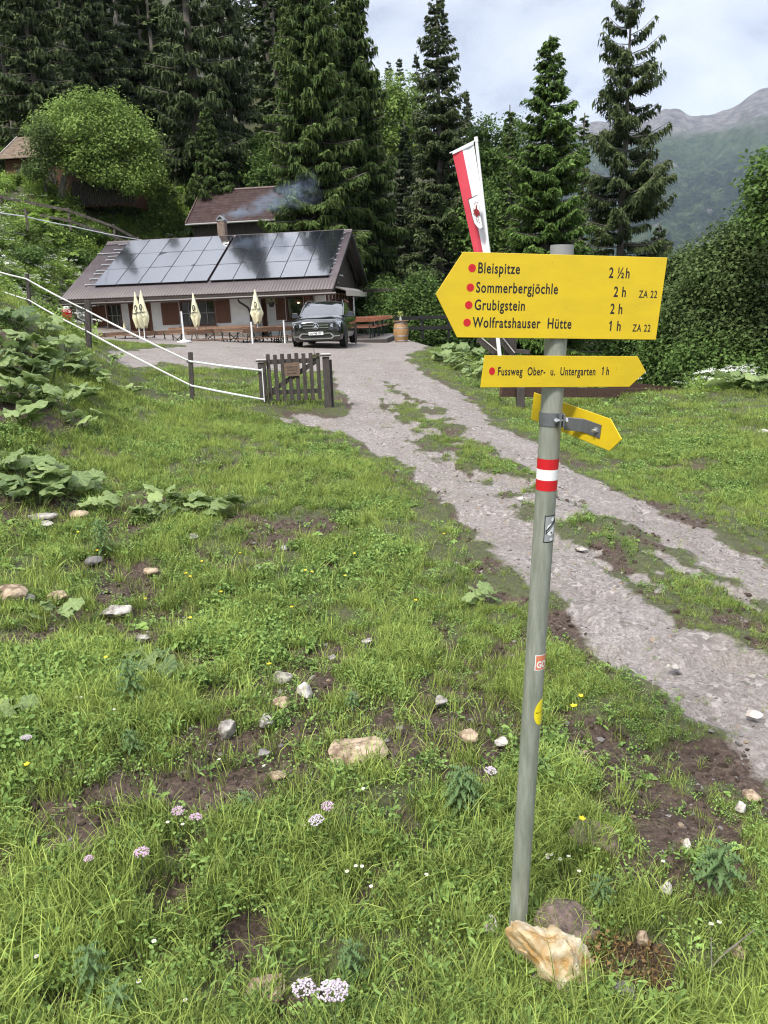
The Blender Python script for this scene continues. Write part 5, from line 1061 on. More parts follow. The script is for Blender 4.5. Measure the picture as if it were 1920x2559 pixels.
# ------------------------------------------------------------------ the black car
CARB = mat('black_car_paint', (0.006, 0.006, 0.008), 0.18, spec=0.7, coat=1.0); CARG = mat('car_glass', (0.01, 0.012, 0.014), 0.03, spec=1.0, coat=1.0); CHR = mat('chrome', (0.75, 0.76, 0.78), 0.16, metal=1.0); TYR = mat('tyre_rubber', (0.012, 0.012, 0.012), 0.85); HLG = mat('headlight_glass', (0.35, 0.38, 0.42), 0.08, spec=1.0, coat=1.0); DGR = mat('car_black_plastic', (0.01, 0.01, 0.01), 0.6)
def make_car():
    fc = at(795, 877, 27.0); ya = math.radians(5.2); ctr = Vector((fc.x + 0.75 * math.sin(ya), fc.y + 0.75 * math.cos(ya), 0))
    t = thing('parked_car', 'black car with a star badge parked facing the camera in front of the hut', 'car', (ctr.x, ctr.y, gz(ctr.x, ctr.y) - 0.01), (0, 0, -ya))
    # local: nose towards -y, front axle at y = 0, rear axle at 2.87
    st = [(-0.90, 0.60, 0.40, 0.86), (-0.86, 0.74, 0.30, 0.92), (-0.72, 0.87, 0.24, 0.98), (-0.35, 0.93, 0.22, 1.03), (0.1, 0.945, 0.24, 1.07), (0.55, 0.945, 0.26, 1.10), (1.0, 0.945, 0.26, 1.10), (2.0, 0.945, 0.26, 1.10), (2.9, 0.945, 0.27, 1.12), (3.4, 0.93, 0.30, 1.13), (3.65, 0.86, 0.36, 1.10), (3.75, 0.72, 0.45, 1.02)]
    V = []; F = []
    for y, w_, zb, zt in st:
        half = [(w_ * 0.82, zb), (w_ * 0.97, zb + 0.07), (w_, zb + 0.28), (w_, (zb + zt) / 2 + 0.08), (w_ * 0.97, zt - 0.14), (w_ * 0.89, zt - 0.035), (w_ * 0.70, zt + 0.01), (w_ * 0.35, zt + 0.035), (0, zt + 0.035)]
        ring = [(x, y, z) for x, z in half] + [(-x, y, z) for x, z in reversed(half[:-1])]; V += ring
    n = 17
    for i in range(len(st) - 1):
        for k in range(n): k2 = (k + 1) % n; F.append((i * n + k, (i + 1) * n + k, (i + 1) * n + k2, i * n + k2))
    mb = MB(); mb._a(V, F + [tuple(range(n)), tuple(reversed(range((len(st) - 1) * n, len(st) * n)))])
    b = mb.build('body', CARB, t, smooth=True)
    # wheel arches cut as dark discs standing just proud of the flank; greenhouse
    gh = [(0.40, 0.78, 1.10), (0.95, 0.74, 1.40), (1.25, 0.68, 1.55), (1.7, 0.64, 1.605), (2.5, 0.63, 1.60), (3.1, 0.62, 1.55), (3.45, 0.66, 1.38), (3.62, 0.74, 1.10)]
    V = []; F = []
    for y, w_, z in gh:
        zb = 1.07; V += [(0.86, y, zb), (w_ + (0.86 - w_) * 0.35, y, zb + (z - zb) * 0.6), (w_, y, z - 0.02 * (z > 1.2)), (w_ * 0.7, y, z + 0.015 * (z > 1.2)), (0, y, z + 0.03 * (z > 1.2)), (-w_ * 0.7, y, z + 0.015 * (z > 1.2)), (-w_, y, z - 0.02 * (z > 1.2)), (-(w_ + (0.86 - w_) * 0.35), y, zb + (z - zb) * 0.6), (-0.86, y, zb)]
    mi = []
    for i in range(len(gh) - 1):
        for k in range(8):
            F.append((i * 9 + k, (i + 1) * 9 + k, (i + 1) * 9 + k + 1, i * 9 + k + 1)); mi.append(0 if (2 <= k <= 5 and 2 <= i <= 4) else 1)
    mb = MB(); mb._a(V, F); mb.m = mi; g_ = mb.build('greenhouse', [CARB, CARG], t, smooth=True)
    for s_ in (-1, 1):
        mb = MB(); mb.tube([(s_ * 0.80, 0.42, 1.10), (s_ * 0.765, 0.95, 1.40), (s_ * 0.69, 1.28, 1.565)], 0.03, 6); mb.build('pillar', CARB, t, smooth=True)
        mb = MB(); mb.tube([(s_ * 0.70, 1.15, 1.56), (s_ * 0.66, 1.45, 1.655), (s_ * 0.65, 2.4, 1.665), (s_ * 0.66, 3.1, 1.58)], 0.025, 6); mb.build('roof_rail', CHR, t, smooth=True)
        mb = MB(); mb.tube([(s_ * 0.885, 0.6, 1.115), (s_ * 0.88, 1.9, 1.13), (s_ * 0.87, 3.3, 1.14)], 0.012, 5); mb.build('window_trim', CHR, t, smooth=True)
        mb = MB(); mb.box((s_ * 1.03, 0.72, 1.14), (0.24, 0.12, 0.17), 0, taper=0.75); mb.box((s_ * 1.03, 0.79, 1.14), (0.19, 0.01, 0.12), 1); mb.box((s_ * 0.9, 0.74, 1.08), (0.12, 0.06, 0.04)); mb.build('mirror', [CARB, CHR], t, bevel=0.02)
        mb = MB(); mb.prism([(s_ * 0.88, -0.58, 0.93), (s_ * 0.84, -0.72, 0.74), (s_ * 0.66, -0.83, 0.70), (s_ * 0.50, -0.90, 0.77), (s_ * 0.56, -0.88, 0.87), (s_ * 0.72, -0.77, 0.94)], (0, -0.04, 0.0)); hl = mb.build('headlight', HLG, t)
        mb = MB(); mb.lathe([(0.055, 0), (0.05, 0.02), (0, 0.02)], 12); mb.box((0.0, 0.10, 0.0), (0.26, 0.02, 0.02)); pj = mb.build('projector', DGR, hl); pj.location = (s_ * 0.66, -0.90, 0.79); pj.rotation_euler = (math.radians(90), 0, 0)
        mb = MB(); mb.box((s_ * 0.72, -0.865, 0.43), (0.22, 0.03, 0.035), rot=(0, 0, s_ * 0.5)); mb.build('fog_lamp', CHR, t)
        for y, nm in ((0, 'f'), (2.87, 'r')):
            wh = bpy.data.objects.new('wheel', None); S.collection.objects.link(wh)
            mb = MB(); mb.M = Matrix.Rotation(math.pi / 2, 4, 'Y'); mb.lathe([(0.23, -0.115), (0.34, -0.115), (0.365, -0.08), (0.365, 0.08), (0.34, 0.115), (0.23, 0.115)], 28); ty = mb.build('wheel', TYR, t, smooth=True); ty.location = (s_ * 0.83, y, 0.365)
            bpy.data.objects.remove(wh)
            mb = MB(); mb.M = Matrix.Rotation(math.pi / 2, 4, 'Y'); mb.lathe([(0.24, s_ * 0.118), (0.225, s_ * 0.10), (0.225, s_ * 0.04), (0.05, s_ * 0.05), (0, s_ * 0.05)], 24); 
            for k in range(5):
                a = k * 1.2566; mb.bar((0.03 * math.cos(a), 0.03 * math.sin(a), s_ * 0.09), (0.22 * math.cos(a), 0.22 * math.sin(a), s_ * 0.105), 0.055, 0.025)
            rm = mb.build('rim', CHR, ty)
        for y in (0, 2.87):
            mb = MB(); mb.M = Matrix.Translation((s_ * 0.937, y, 0.375)) @ Matrix.Rotation(math.pi / 2, 4, 'Y'); mb.lathe([(0.42, -0.012), (0.42, 0.012), (0.0, 0.012)], 28); mb.build('wheel_arch', DGR, t)
    # face: grille, chrome bars, ring with a three-pointed star, number plate, bumper trim
    mb = MB(); mb.prism([(-0.50, -0.905, 0.88), (0.50, -0.905, 0.88), (0.44, -0.915, 0.66), (0.30, -0.92, 0.60), (-0.30, -0.92, 0.60), (-0.44, -0.915, 0.66)], (0, -0.015, 0)); mb.build('grille', DGR, t)
    for z in (0.72, 0.81): mb = MB(); mb.bar((-0.45, -0.945, z), (0.45, -0.945, z), 0.02, 0.034); mb.build('grille_bar', CHR, t)
    mb = MB(); mb.M = Matrix.Translation((0, -0.965, 0.765)) @ Matrix.Rotation(math.pi / 2, 4, 'X')
    R_ = 0.105; mb.tube([(R_ * math.cos(k * 0.2618), R_ * math.sin(k * 0.2618), 0) for k in range(25)], 0.012, 6)
    for k in range(3): a = math.pi / 2 + k * 2.0944; mb._a([(0.1 * math.cos(a), 0.1 * math.sin(a), 0.004), (0.026 * math.cos(a + 1.047), 0.026 * math.sin(a + 1.047), 0.004), (0, 0, 0.02), (0.026 * math.cos(a - 1.047), 0.026 * math.sin(a - 1.047), 0.004)], [(0, 1, 2, 3)])
    mb.build('badge', CHR, t)
    mb = MB(); mb.M = Matrix.Translation((0, -0.945, 0.765)) @ Matrix.Rotation(math.pi / 2, 4, 'X'); mb.lathe([(0.1, 0), (0.1, 0.006), (0, 0.006)], 20); mb.build('badge_ground', DGR, t)
    mb = MB(); mb.box((0, -0.955, 0.53), (0.52, 0.014, 0.11)); npl = mb.build('number_plate', WHITEP, t, bevel=0.004)
    text_mesh('lettering', 'GAP MB 787', 0.105, INK, npl, (-0.235, -0.963, 0.495), (math.pi / 2, 0, 0), 0.001, 0.78, 0.002)
    mb = MB()
    for s_ in (-1, 1): mb.bar((s_ * 0.27, -0.935, 0.52), (s_ * 0.50, -0.93, 0.53), 0.03, 0.045); mb.bar((s_ * 0.50, -0.93, 0.53), (s_ * 0.62, -0.90, 0.42), 0.03, 0.045); mb.bar((s_ * 0.62, -0.90, 0.42), (s_ * 0.52, -0.925, 0.35), 0.03, 0.045)
    mb.bar((-0.52, -0.925, 0.35), (0.52, -0.925, 0.35), 0.03, 0.04); mb.build('bumper_trim', CHR, t)
    mb = MB(); mb.box((0, -0.90, 0.43), (1.0, 0.03, 0.13)); mb.build('air_intake', DGR, t)
make_car()
# ------------------------------------------------------------------ the signpost
YEL = mat('yellow_sign_paint', (0.68, 0.485, 0.013), 0.42, col2=(0.585, 0.415, 0.014), scale=7, spec=0.5, ramp=(0.35, 0.7), detail=12, stretch=(1, 2.5, 1))
REDP = mat('red_paint', (0.52, 0.012, 0.018), 0.4); GREYP = mat('pole_grey', (0.21, 0.23, 0.185), 0.45, metal=0.25, col2=(0.34, 0.355, 0.31), scale=9, stretch=(6, 6, 0.8), bump=0.08, dist=0.002, detail=10)
INKS = mat('sign_lettering', (0.012, 0.012, 0.012), 0.5); CLAMP = mat('clamp_steel', (0.17, 0.18, 0.19), 0.45, metal=0.6, col2=(0.22, 0.23, 0.24), scale=30, bump=0.1, dist=0.001)
B_ = at(1293, 2325, 2.04); T_ = at(1405, 617, 2.04); axis = (T_ - B_); PL = axis.length; axis.normalize()
base_p = B_ - axis * 0.12
post = thing('signpost', 'leaning grey metal signpost carrying the yellow hiking signs', 'signpost', base_p)
RP = 0.0295; locax = axis
mb = MB(); mb.tube([(0, 0, 0), axis * 0.7, axis * 1.4, axis * (PL + 0.12)], RP, 40); pole = mb.build('pole', GREYP, post, smooth=True)
# frame of the post: along it (u), to the right (r), towards the viewer (f)
def pframe(h, yaw):
    """matrix at height h above the ground along the post; local x right, local y up the post, local z towards the viewer"""
    c = base_p + axis * (0.12 + h); f = Vector((math.sin(yaw), -math.cos(yaw), 0)); f = (f - axis * f.dot(axis)).normalized(); r = axis.cross(f).normalized()
    M_ = Matrix(((r.x, axis.x, f.x, c.x), (r.y, axis.y, f.y, c.y), (r.z, axis.z, f.z, c.z), (0, 0, 0, 1))); return M_
def hgt_at(py, px):
    """height along the post of a photo point on it"""
    best = min(range(0, 260), key=lambda k: abs(proj_y(base_p + axis * (0.12 + k * 0.01)) - py)); return best * 0.01
def proj_(p):
    y = p[1] * math.sin(PITCH) + p[2] * math.cos(PITCH); z = p[1] * math.cos(PITCH) - p[2] * math.sin(PITCH); x = p[0] / z; y = y / z; c, s = math.cos(ROLL), math.sin(ROLL)
    return 960 + 1860 * (x * c - y * s), 1279.5 - 1860 * (x * s + y * c)
def proj_y(p): return proj_(p)[1]
mb = MB(); 
mb.M = Matrix.Identity(4)
mb.tube([axis * (PL + 0.095), axis * (PL + 0.124)], RP + 0.0008, 40); cap = mb.build('cap', mat('cap_grey', (0.24, 0.245, 0.24), 0.6), post, smooth=True)
def plate(name, M_, outline, th, label, cat='sign', group='yellow hiking signs'):
    t = thing(name, label, cat, (0, 0, 0), 0, group); t.matrix_world = M_
    mb = MB(); mb.prism([(x, y, 0) for x, y in outline], (0, 0, th)); mb.build('plate', YEL, t, bevel=0.0008)
    return t
h1 = hgt_at(745, 1396); M1 = pframe(h1, math.radians(7.5)) @ Matrix.Rotation(math.radians(-0.6), 4, 'Z') @ Matrix.Translation((0, 0, RP + 0.004))
c1_ = proj_(M1.translation); dpt = (M1.translation.y * math.cos(PITCH) - M1.translation.z * math.sin(PITCH)) / 1860
def sx1(px): return (px - c1_[0]) * dpt
hh = 0.1045
s1 = plate('hiking_sign', M1, [(sx1(1082), 0.002), (sx1(1146), hh), (sx1(1672), hh), (sx1(1665), -hh), (sx1(1140), -hh)], 0.003, 'large yellow hiking sign pointing left with four destinations and red dots')
def one_flag(par, x, y, size, sx):
    """the slanting stroke at the top of a 1"""
    mb = MB(); w_ = size * 0.13 * sx; x0 = x + size * 0.30 * sx; t_ = y + size * 0.715
    mb.prism([(x0, t_, 0.0031), (x0 - 2.0 * w_, t_ - 1.6 * w_, 0.0031), (x0 - 2.0 * w_, t_ - 2.8 * w_, 0.0031), (x0, t_ - 1.5 * w_, 0.0031)], (0, 0, 0.0004)); mb.build('lettering', INKS, par)
rows = [('Bleispitze', '2 \u00bdh', '', 0.0635), ('Sommerbergj\u00f6chle', '2 h', 'ZA 22', 0.0165), ('Grubigstein', '2 h', '', -0.0265), ('Wolfratshauser  H\u00fctte', '1 h', 'ZA 22', -0.0700)]
for i, (a, b, c, y) in enumerate(rows):
    xo = sx1(1184 - i * 2); 
    text_mesh('lettering', a, 0.0365, INKS, s1, (xo, y - 0.0085, 0.0031), (0, 0, 0), 0.0002, 0.70, 0.0007, space=1.12)
    bx = sx1([1521, 1538, 1533, 1533][i])
    text_mesh('lettering', b, 0.0365, INKS, s1, (bx, y - 0.0125, 0.0031), (0, 0, 0), 0.0002, 0.70, 0.0007, space=1.1)
    if b[0] == '1': one_flag(s1, bx, y - 0.0125, 0.0365, 0.70)
    if c: text_mesh('lettering', c, 0.0260, INKS, s1, (sx1([0, 1606, 0, 1598][i]), y - 0.0135, 0.0031), (0, 0, 0), 0.0002, 0.68, 0.0004, space=1.15)
    mb = MB(); mb.lathe([(0.0098, 0), (0.0098, 0.0006), (0, 0.0006)], 28); d_ = mb.build('red_dot', REDP, s1); d_.location = (sx1(1170 - i * 2.2), y + 0.003, 0.0030)
h2 = hgt_at(923, 1384); M2 = pframe(h2, math.radians(13)) @ Matrix.Rotation(math.radians(-0.8), 4, 'Z') @ Matrix.Translation((0, 0, RP + 0.004)); c2_ = proj_(M2.translation); dp2 = (M2.translation.y * math.cos(PITCH) - M2.translation.z * math.sin(PITCH)) / 1860
k2 = 1.055
def sx2(px): return (px - c2_[0]) * dp2 * k2
s2 = plate('hiking_sign', M2, [(sx2(1207), 0.041), (sx2(1600), 0.041), (sx2(1627), 0.0), (sx2(1586), -0.041), (sx2(1201), -0.041)], 0.003, 'narrow yellow hiking sign pointing right with one footpath destination')
text_mesh('lettering', 'Fussweg  Ober-  u.  Untergarten', 0.0300, INKS, s2, (sx2(1241), -0.0095, 0.0031), (0, 0, 0), 0.0002, 0.625, 0.0006, space=1.12)
text_mesh('lettering', '1 h', 0.0300, INKS, s2, (sx2(1507), -0.0085, 0.0031), (0, 0, 0), 0.0002, 0.60, 0.0009); one_flag(s2, sx2(1507), -0.0085, 0.03, 0.6)
mb = MB(); mb.lathe([(0.0095, 0), (0.0095, 0.0006), (0, 0.0006)], 28); d_ = mb.build('red_dot', REDP, s2); d_.location = (sx2(1227), 0.001, 0.0030); d_.scale = (0.85, 1.05, 1)
# small rust and dirt specks on the plates
RUST = mat('rust_speck', (0.10, 0.05, 0.02), 0.8); rr = random.Random(3)
for s_, n, xr_, yr_ in ((s1, 16, (-0.26, 0.24), 0.098), (s2, 12, (-0.16, 0.2), 0.036)):
    mb = MB()
    for _ in range(n): mb.lathe([(rr.uniform(0.0004, 0.0011), 0), (0, 0.0002)], 6, (rr.uniform(*xr_), rr.uniform(-yr_, yr_), 0.0031))
    mb.build('rust_specks', RUST, s_)
# clamp behind each plate, and the visible one holding the third sign
def band(h, w_=0.031, r=RP + 0.0026, name='clamp', parent=post):
    c = axis * (0.12 + h); mb = MB(); mb.tube([c - axis * w_ / 2, c + axis * w_ / 2], r, 40); return mb.build(name, CLAMP, parent, smooth=True)
band(h1 + 0.05); band(h1 - 0.05); band(h2)
h3 = hgt_at(1050, 1372); band(h3, 0.036)
fr_ = pframe(h3, math.radians(4))
def L2W(x, y, z): return fr_ @ Vector((x, y, z))
mb = MB(); mb.M = Matrix.Translation(-base_p) @ fr_
mb.box((0.012, 0, RP + 0.012), (0.004, 0.036, 0.022)); mb.box((0.021, 0, RP + 0.012), (0.004, 0.036, 0.022)); mb.build('clamp_ears', CLAMP, post, bevel=0.001)
mb = MB(); mb.M = Matrix.Translation(-base_p) @ fr_; mb.tube([(-0.004, 0.0, RP + 0.013), (0.034, 0.0, RP + 0.013)], 0.004, 10)
for x0_ in (-0.002, 0.027): mb.tube([(x0_, 0, RP + 0.013), (x0_ + 0.006, 0, RP + 0.013)], 0.0075, 6)
mb.build('bolt', STEEL, post)
# third sign, seen from the back: it points away to the right front
pl3 = at(1333, 1014, 2.26); pr3 = at(1556, 1098, 1.87); dx3 = (pr3 - pl3); L3 = dx3.length; dx3.normalize(); up3 = (axis - dx3 * axis.dot(dx3)).normalized(); nz3 = dx3.cross(up3)
M3 = Matrix(((dx3.x, up3.x, nz3.x, pl3.x), (dx3.y, up3.y, nz3.y, pl3.y), (dx3.z, up3.z, nz3.z, pl3.z), (0, 0, 0, 1)))
s3 = plate('hiking_sign', M3, [(0, 0.041), (L3 - 0.055, 0.041), (L3, 0.0), (L3 - 0.04, -0.041), (0, -0.041)], 0.003, 'blank back of a small yellow sign clamped behind the post')
mb = MB(); q0 = fr_ @ Vector((0.024, 0, RP * 0.6)); loc0 = M3.inverted() @ q0; 
mb.prism([(loc0.x + 0.0, 0.018, loc0.z * 0.8), (L3 * 0.62, 0.018, 0.010), (L3 * 0.66, 0.018, 0.006), (L3 * 0.80, 0.018, 0.006), (L3 * 0.80, 0.018, 0.0035), (L3 * 0.655, 0.018, 0.0035), (L3 * 0.60, 0.018, 0.007), (loc0.x, 0.018, loc0.z * 0.8 - 0.004)], (0, -0.036, 0)); mb.build('bracket_arm', CLAMP, s3, bevel=0.0008)
mb = MB(); mb.tube([(L3 * 0.76, 0.0, 0.005), (L3 * 0.76, 0.0, 0.011)], 0.008, 6); mb.tube([(L3 * 0.76, 0.0, 0.01), (L3 * 0.76, 0.0, 0.02)], 0.004, 10); mb.build('bolt', STEEL, s3)
# red-white-red waymark and stickers wrapped on the pole
def wrap(name, h0, h1_, a0, a1, m, r=RP + 0.0006, parent=None, n=28, shape=None, th=0.0003):
    """patch on the pole between two heights and two angles (0 faces the viewer, positive to the right)"""
    V = []; F = []; Mf = Matrix.Translation(-base_p) @ pframe(0, math.radians(-22)); ny = 14
    for j in range(ny + 1):
        for i in range(n + 1):
            t_ = i / n; v_ = j / ny; a = a0 + (a1 - a0) * t_; h = h0 + (h1_ - h0) * v_
            if shape == 'disc': q = (v_ - 0.5) * 2; half = math.sqrt(max(0, 1 - q * q)); a = (a0 + a1) / 2 + (a1 - a0) / 2 * half * (t_ * 2 - 1)
            V.append(Mf @ Vector((math.sin(a) * r, h, math.cos(a) * r)))
    for j in range(ny):
        for i in range(n): F.append((j * (n + 1) + i, j * (n + 1) + i + 1, (j + 1) * (n + 1) + i + 1, (j + 1) * (n + 1) + i))
    o = np_mesh(name, np.array(V), np.array(F), m, smooth=True); o.parent = parent or post; return o
ha, hb, hc, hd = [hgt_at(y, 0) for y in (1224, 1198, 1170, 1140)]
for a, b, m in ((ha, hb, REDP), (hb, hc, WHITEP), (hc, hd, REDP)): wrap('waymark_stripe', a, b, -3.1, 3.1, m, RP + 0.0005, n=60)
ST_G = mat('silver_sticker', (0.30, 0.31, 0.32), 0.35); ST_O = mat('orange_sticker', (0.62, 0.20, 0.11), 0.5); ST_Y = mat('yellow_sticker', (0.80, 0.66, 0.02), 0.4); ST_W = mat('sticker_white', (0.72, 0.73, 0.72), 0.45)
g0, g1 = hgt_at(1347, 0), hgt_at(1280, 0)
wrap('sticker_border', g0, g1, 0.20, 1.95, BLACKM, RP + 0.0006); wrap('sticker', g0 + 0.003, g1 - 0.003, 0.28, 1.9, ST_G, RP + 0.0009)
w0 = g0 + (g1 - g0) * 0.25; wrap('sticker_shield', w0, w0 + 0.036, 0.42, 1.3, ST_W, RP + 0.0012, shape='disc')
def pole_strip(name, pts, wid, m, r):
    """slanting band on the pole: pts (angle, height)"""
    V = []; F = []; Mf = Matrix.Translation(-base_p) @ pframe(0, math.radians(-22))
    for a, h in pts:
        for s_ in (-1, 1): V.append(Mf @ Vector((math.sin(a) * r, h + s_ * wid / 2, math.cos(a) * r)))
    for i in range(len(pts) - 1): F.append((2 * i, 2 * i + 2, 2 * i + 3, 2 * i + 1))
    o = np_mesh(name, np.array(V), np.array(F), m); o.parent = post
pole_strip('sticker_band', [(0.36 + k * 0.1, w0 + 0.010 + k * 0.0033) for k in range(12)], 0.013, BLACKM, RP + 0.0015)
pole_strip('sticker_band_script', [(0.46 + k * 0.08, w0 + 0.012 + k * 0.0026) for k in range(10)], 0.004, ST_G, RP + 0.0017)
wrap('sticker_dot', w0 + 0.006, w0 + 0.012, 0.86, 1.04, BLACKM, RP + 0.0016, shape='disc')
wrap('sticker_rider', g1 - 0.018, g1 - 0.006, 0.85, 1.2, ST_W, RP + 0.0012, shape='disc'); wrap('sticker_clover', g0 + 0.005, g0 + 0.014, 0.8, 1.2, ST_W, RP + 0.0012, shape='disc')
o0, o1 = hgt_at(1668, 0), hgt_at(1628, 0)
wrap('sticker_border', o0, o1, 0.16, 1.9, ST_W, RP + 0.0006); wrap('sticker', o0 + 0.0022, o1 - 0.0022, 0.25, 1.85, ST_O, RP + 0.0009)
y0_, y1_ = hgt_at(1806, 0), hgt_at(1742, 0); wrap('round_sticker', y0_, y1_, 0.42, 2.3, ST_Y, RP + 0.0008, shape='disc')
def wrap_text(txt, size, a0, h, m, sx=0.8, bold=0.0, r=RP + 0.0013):
    o = text_mesh('lettering', txt, size, m, post, (0, 0, 0), (0, 0, 0), 0.0, sx, bold); me = o.data; o.scale = (1, 1, 1); Mf = Matrix.Translation(-base_p) @ pframe(0, math.radians(-22))
    bm = bmesh.new(); bm.from_mesh(me); bmesh.ops.triangulate(bm, faces=bm.faces)
    for _ in range(2): bmesh.ops.subdivide_edges(bm, edges=[e for e in bm.edges if e.calc_length() > 0.003], cuts=1, use_grid_fill=False); bmesh.ops.triangulate(bm, faces=bm.faces)
    for v in bm.verts: a = a0 + v.co.x * sx / r; v.co = Mf @ Vector((math.sin(a) * r, h + v.co.y, math.cos(a) * r))
    bm.to_mesh(me); bm.free()
wrap_text('GO', 0.030, 0.34, o0 + 0.009, ST_W, 0.72, 0.0012); wrap_text('Aber warum', 0.0085, 0.55, (y0_ + y1_) / 2, INKS, 0.8, 0.0)

# ------------------------------------------------------------------ flag on a leaning pole
ft = at(1190, 346, 20.0); fb = at(1246, 860, 19.6); gzf = gz(fb.x, fb.y); fb2 = fb + (fb - ft).normalized() * 1.0
flag = thing('flagpole', 'white flagpole leaning left with a long red and white banner and a crest', 'flagpole', fb2)
mb = MB(); a = ft - fb2; mb.tube([(0, 0, 0), a * 0.5, a], [0.052, 0.046, 0.038], 14); mb.tube([a * 0.985, a * 1.005], [0.048, 0.048], 14); mb.build('pole', WHITEP, flag, smooth=True)
bl_, br2 = at(1124, 383, 19.9), at(1188, 351, 19.96); mb = MB(); mb.tube([bl_ - fb2, br2 - fb2], 0.013, 8); mb.build('crossbar', WHITEP, flag)
FLR = mat('red_cloth', (0.56, 0.045, 0.07), 0.8, col2=(0.62, 0.06, 0.09), scale=3); FLW = mat('white_cloth', (0.74, 0.75, 0.78), 0.8)
top_l, top_m, top_r = at(1131, 383, 19.86), at(1156, 374, 19.88), at(1184, 359, 19.9)
bot_l, bot_m, bot_r = at(1198, 690, 19.75), at(1220, 690, 19.78), at(1236, 690, 19.80)
def cloth(name, a0, a1, b0, b1, m, fs=0.0):
    V = []; F = []; nx, ny = 8, 40
    for j in range(ny + 1):
        for i in range(nx + 1):
            s_ = i / nx; t_ = j / ny; p = a0.lerp(a1, s_).lerp(b0.lerp(b1, s_), t_); ph = fs + s_
            p = p + Vector((0, 0.035 * math.sin(ph * 5.0 + t_ * 3) * (0.3 + t_), 0)) - fb2; V.append(p)
    for j in range(ny):
        for i in range(nx): F.append((j * (nx + 1) + i, (j + 1) * (nx + 1) + i, (j + 1) * (nx + 1) + i + 1, j * (nx + 1) + i + 1))
    o = np_mesh(name, np.array([tuple(v) for v in V]), np.array(F), m, smooth=True); o.parent = flag; return o
cloth('red_stripe', top_l, top_m, bot_l, bot_m, FLR, 0.0); cloth('white_stripe', top_m, top_r, bot_m, bot_r, FLW, 1.0)
mb = MB(); mb.prism([tuple(p_ - fb2 + Vector((0, -0.002, 0))) for p_ in (at(1131, 378, 19.84), at(1184, 352, 19.88), at(1184, 361, 19.88), at(1131, 386, 19.84))], (0, 0.01, 0)); mb.build('hem', FLW, flag)
def crest_pts(pts, Y, th, name, m):
    mb = MB(); mb.prism([tuple(at(x, y, Y) - fb2) for x, y in pts], (0, th, 0)); return mb.build(name, m, flag)
OUT = [(1171.5, 499.5), (1193.5, 488.5), (1196, 502), (1201, 540), (1206.5, 566), (1206, 569), (1203, 571), (1199, 571.5), (1193, 567), (1186, 557), (1181, 541)]
cx_ = sum(p[0] for p in OUT) / len(OUT); cy_ = sum(p[1] for p in OUT) / len(OUT)
crest_pts([(cx_ + (x - cx_) * 1.09, cy_ + (y - cy_) * 1.035) for x, y in OUT], 19.60, 0.004, 'crest_border', INK); crest_pts(OUT, 19.59, 0.004, 'crest', WHITEP)
eg = MB(); Ye = 19.575
EAG = [(1190, 510), (1192, 514), (1192.5, 522), (1197, 526), (1199.5, 532), (1200, 540), (1196.5, 536), (1195, 545), (1193, 537), (1190.5, 546), (1189.5, 536), (1186.5, 541), (1187, 534), (1182.5, 536), (1186, 530), (1182, 526), (1185, 526), (1182.5, 520), (1187, 524), (1189, 521)]
ce = (1190.5, 530)
for i in range(len(EAG)):
    a, b = EAG[i], EAG[(i + 1) % len(EAG)]; eg.prism([tuple(at(x, y, Ye) - fb2) for x, y in (ce, a, b)], (0, 0.003, 0))
for x, y in ((1186, 509), (1189, 504.5), (1193, 506), (1193, 553), (1196, 549), (1199, 556), (1191, 549)): eg.prism([tuple(at(x + dx_, y + dy_, Ye) - fb2) for dx_, dy_ in ((-1.2, -1), (1.2, -0.8), (1, 1.2), (-1, 0.8))], (0, 0.003, 0))
eg.build('eagle', mat('dark_red_print', (0.22, 0.01, 0.015), 0.7), flag)

# ------------------------------------------------------------------ electric fence, gate
TAPE = mat('white_fence_tape', (0.72, 0.73, 0.72), 0.6)
FW_ = mat('dark_fence_post', (0.030, 0.024, 0.021), 0.85, col2=(0.085, 0.072, 0.064), scale=8, stretch=(10, 10, 0.7), bump=0.5, dist=0.004)
gl = Vector(gnd(664, 1036)); gr = Vector(gnd(822, 1032)); gy = 14.0
gl = at(664, 1036, gy); gr = at(822, 1032, gy + 0.05); gl.z = gz(gl.x, gl.y); gr.z = gz(gr.x, gr.y)
tl = at(659, 906, gy); tr = at(812, 892, gy + 0.05)
gate = thing('garden_gate', 'small dark wooden picket gate between two capped posts at the meadow edge', 'gate', gl)
gx = (gr - gl); gx.z = 0; gw_ = gx.length; ax_ = math.atan2(gx.y, gx.x); gate.rotation_euler = (0, 0, ax_)
mb = MB(); mb.box((0, 0, (tl.z - gl.z) / 2 - 0.1), (0.14, 0.12, tl.z - gl.z + 0.2), taper=0.98); mb.build('post', FW_, gate, bevel=0.006)
mb = MB(); mb.box((0, 0, tl.z - gl.z + 0.03), (0.19, 0.17, 0.028)); mb.box((0, 0, tl.z - gl.z + 0.054), (0.185, 0.165, 0.014), 1); mb.build('post_cap', [FW_, mat('bleached_wood', (0.42, 0.39, 0.36), 0.8, col2=(0.55, 0.52, 0.49), scale=20)], gate)
dz = gr.z - gl.z; mb = MB(); mb.box((gw_, 0, dz + (tr.z - gr.z) / 2 - 0.1), (0.13, 0.12, tr.z - gr.z + 0.2), taper=0.98); mb.box((gw_ + 0.085, 0.04, dz + 0.4), (0.045, 0.05, 0.95)); mb.build('post', FW_, gate, bevel=0.006)
mb = MB(); mb.box((gw_, 0, tr.z - gl.z + 0.03), (0.19, 0.17, 0.028)); mb.box((gw_, 0, tr.z - gl.z + 0.054), (0.185, 0.165, 0.014), 1); mb.build('post_cap', [FW_, MATS['bleached_wood']], gate)
n = 8; g_z0 = 0.04
